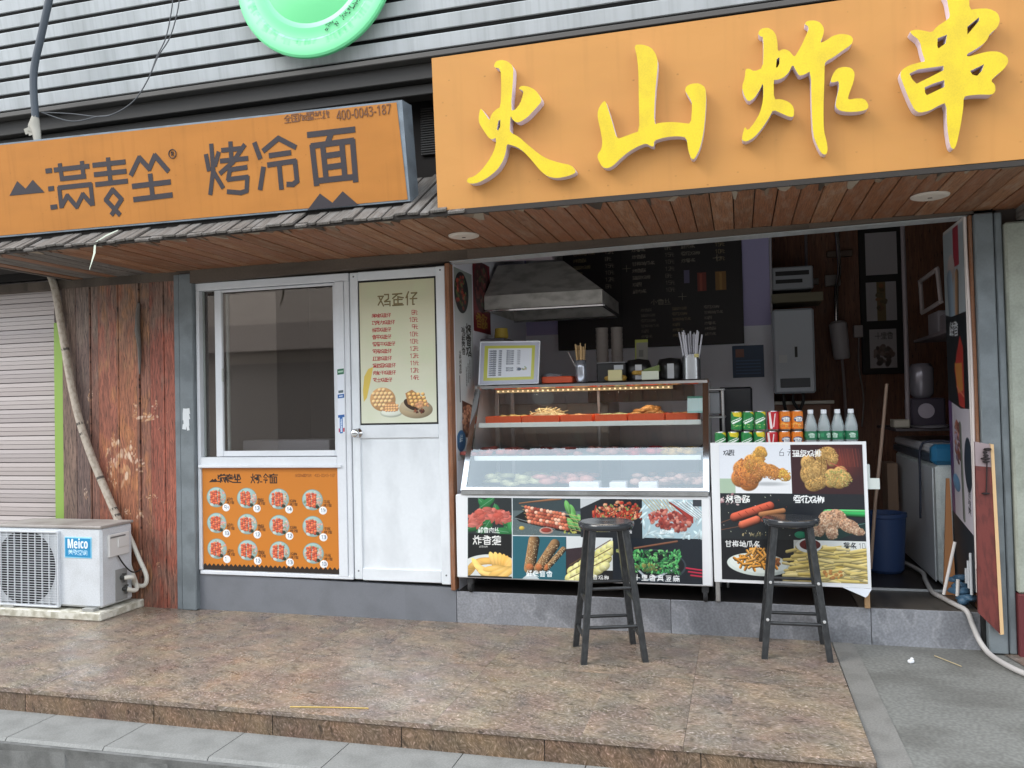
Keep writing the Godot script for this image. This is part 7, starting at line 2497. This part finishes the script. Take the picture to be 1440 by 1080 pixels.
func right_side() -> void:
	var s := S()
	# thin partition that carries adverts on its inner face
	var pa := thing("advert_partition", "thin partition with food adverts at the right edge of the shop entrance", "partition", Vector3(1.19, 0.2, -0.2))
	box2(s, Vector3(1.178, 0.3, -0.43), Vector3(1.196, 2.3, 0.02), 0.002)
	part("board", s, mat("c4bcb8", 0.6), pa)
	s = S()
	sheet(s, Vector3(1.1768, 2.28, -0.43), Vector3(1.1768, 2.28, 0.015), Vector3(1.1768, 0.6, 0.015), Vector3(1.1768, 0.68, -0.43), Vector3.LEFT)
	part("advert_print", s, printed(side_advert(), 0.4), pa)
	s = S()
	sheet(s, Vector3(1.1768, 0.68, -0.43), Vector3(1.1768, 0.6, 0.015), Vector3(1.1768, 0.3, 0.015), Vector3(1.1768, 0.3, -0.43), Vector3.LEFT)
	part("dark_foot", s, mat("1f262c", 0.5), pa)
	s = S()
	tube(s, smooth_path([Vector3(1.187, 2.297, 0.024), Vector3(1.187, 2.087, 0.024), Vector3(1.192, 1.821, 0.024), Vector3(1.195, 1.48, 0.024), Vector3(1.192, 1.178, 0.024), Vector3(1.189, 0.877, 0.024), Vector3(1.184, 0.427, 0.024)]), 0.008, 6)
	part("torn_edge", s, mat("d9d0cc", 0.7), pa)
	s = S()
	box2(s, Vector3(1.198, 0.2, -0.1), Vector3(1.214, 2.3, 0.05), 0.003)
	single("timber_strip", s, M.wood_red, "narrow red-brown timber strip between the advert partition and the right steel pillar", "trim")
	# leaning plywood, white laths and a blue bag at its foot
	s = S()
	hexa(s, [Vector3(1.1, 0.2, -0.36), Vector3(1.165, 0.2, -0.36), Vector3(1.165, 0.2, -0.375), Vector3(1.1, 0.2, -0.375), Vector3(1.155, 0.86, -0.45), Vector3(1.172, 0.86, -0.45), Vector3(1.172, 0.86, -0.465), Vector3(1.155, 0.86, -0.465)])
	single("plywood_strip", s, mat("a8744a", 0.7), "tapering strip of orange plywood leaning beside the chest freezer", "plywood")
	for q in [[Vector3(1.046, 0.259, -0.1), Vector3(1.111, 0.547, -0.1), "white lath leaning inside the entrance, the longer of two"], [Vector3(1.103, 0.263, -0.06), Vector3(1.11, 0.351, -0.06), "short white lath standing beside the longer one"]]:
		s = S()
		tube(s, [q[0], q[1]], 0.011, 4)
		single("white_lath", s, mat("c9c5c2", 0.6), q[2], "lath", "white laths in the entrance")
	s = S()
	for k in 7:
		lump(s, Vector3(1.15 + rng.randf_range(-0.02, 0.015), 0.24 + k * 0.016, -0.12 + rng.randf_range(-0.1, 0.08)), 0.035)
	single("blue_bag", s, mat("3c5a72", 0.5), "crumpled dark blue bag at the foot of the advert partition", "bag")
	s = S()
	for k in 3:
		tube(s, [Vector3(1.165, 0.28, -0.02 - k * 0.05), Vector3(1.168, 0.5 - k * 0.05, -0.03 - k * 0.05)], 0.008, 5)
	single("pale_sheets", s, mat("b9bcc0", 0.6), "pale upright sheets tucked against the partition foot", "sheets")
	# steel pillar on the right
	var pl := thing("steel_pillar", "bluish grey painted steel pillar at the right edge beside the hanging red-brown board", "pillar", Vector3(1.28, 0, 0))
	s = S()
	box2(s, Vector3(1.216, 0.0, -0.1), Vector3(1.306, 2.3, 0.08), 0.006)
	part("post", s, M.steel_paint, pl)
	s = S()
	box2(s, Vector3(1.312, 0.0, -0.1), Vector3(1.348, 2.3, 0.074), 0.006)
	part("flange", s, M.steel_paint, pl)
	s = S()
	box2(s, Vector3(1.3, 0.0, -0.1), Vector3(1.32, 2.3, 0.06))
	part("groove", s, M.near_black, pl)
	s = S()
	box2(s, Vector3(1.196, 0.0, -0.03), Vector3(1.214, 0.24, 0.03), 0.002)
	part("foot_angle", s, M.black, pl)
	# hanging board
	var hb := thing("hanging_board", "red-brown board with grey top and pale edge hanging on the right pillar", "board", Vector3(1.232, 1.071, 0.13))
	s = S()
	var grey := S()
	var f := [Vector3(1.172, 1.104, 0.12), Vector3(1.245, 1.088, 0.12), Vector3(1.247, 0.971, 0.12), Vector3(1.172, 0.978, 0.12), Vector3(1.16, 0.218, 0.12), Vector3(1.258, 0.114, 0.12)]
	var bk := Vector3(0, 0, -0.022)
	hexa(grey, [f[3] + bk, f[2] + bk, f[2], f[3], f[0] + bk, f[1] + bk, f[1], f[0]])
	hexa(s, [f[4] + bk, f[5] + bk, f[5], f[4], f[3] + bk, f[2] + bk, f[2], f[3]])
	part("board", s, tex(mat("ffffff", 0.55), worn(181, Color("6e332e"), Color("522623"), 0.7, 3.0), Vector2(1.2, 1.2)), hb)
	part("bare_top", grey, mat("98898c", 0.7), hb)
	s = S()
	var e := [Vector3(1.243, 1.092, 0.125), Vector3(1.258, 1.089, 0.125), Vector3(1.273, 0.116, 0.125), Vector3(1.257, 0.112, 0.125)]
	hexa(s, [e[3] + bk * 1.3, e[2] + bk * 1.3, e[2], e[3], e[0] + bk * 1.3, e[1] + bk * 1.3, e[1], e[0]])
	part("wooden_edge", s, mat("d3b184", 0.6), hb)
	s = S()
	for k in 5:
		lump(s, Vector3(1.223, 1.034, 0.132) + Vector3(rng.randf_range(-0.01, 0.01), 0.03 - k * 0.016, 0), 0.013)
	tube(s, [Vector3(1.224, 0.997, 0.126), Vector3(1.215, 0.843, 0.126)], 0.003, 5)
	lump(s, Vector3(1.211, 0.836, 0.128), 0.01)
	part("cord_knot", s, mat("241c1e", 0.8), hb)
	# neighbour's rendered wall
	s = S()
	box2(s, Vector3(1.352, 0.32, -0.1), Vector3(9.0, 2.24, 0.1), 0.01)
	box2(s, Vector3(1.47, 2.242, -0.1), Vector3(9.0, 5.5, 0.06))
	var nw := thing("neighbour_wall", "pale grey-green rendered wall with a dark red foot at the right edge", "wall", Vector3(1.6, 0, 0))
	part("render", s, tex(mat("ffffff", 0.8), worn(183, Color("9da297"), Color("80857a"), 0.6), Vector2(0.6, 0.6)), nw)
	s = S()
	box2(s, Vector3(1.35, -0.02, -0.1), Vector3(9.0, 0.318, 0.104), 0.006)
	part("red_foot", s, mat("5f272b", 0.6), nw)
	# hose
	s = S()
	tube(s, smooth_path([Vector3(1.05, 0.21, -1.3), Vector3(1.1, 0.212, -0.95), Vector3(1.073, 0.212, -0.714), Vector3(1.045, 0.212, -0.378), Vector3(1.071, 0.212, -0.207), Vector3(1.099, 0.212, -0.064), Vector3(1.13, 0.2, 0.018), Vector3(1.153, 0.129, 0.03), Vector3(1.177, 0.056, 0.06), Vector3(1.202, 0.014, 0.136), Vector3(1.229, 0.014, 0.307), Vector3(1.273, 0.012, 0.423), Vector3(1.339, 0.012, 0.542)]), 0.0135, 10)
	single("grey_hose", s, mat("b5b1ae", 0.55), "pale grey hose running out of the entrance over the step to the concrete", "hose")
	# the row of shops across the street, seen in the glass
	var op := thing("opposite_building", "grey shop row across the street, seen only mirrored in the dark window", "building", Vector3(0, -0.26, 15))
	s = S()
	box2(s, Vector3(-30, -0.26, 15), Vector3(30, 6.0, 19))
	part("wall", s, mat("a8a099", 0.8), op)
	s = S()
	box2(s, Vector3(-30, 2.9, 14.2), Vector3(30, 3.6, 15))
	part("awning", s, mat("8d8580", 0.7), op)
	for k in 8:
		s = S()
		box2(s, Vector3(-28 + k * 7, 0.0, 14.93), Vector3(-23 + k * 7, 2.6, 15.02))
		part("shop_window", s, mat("77726e", 0.6), op)
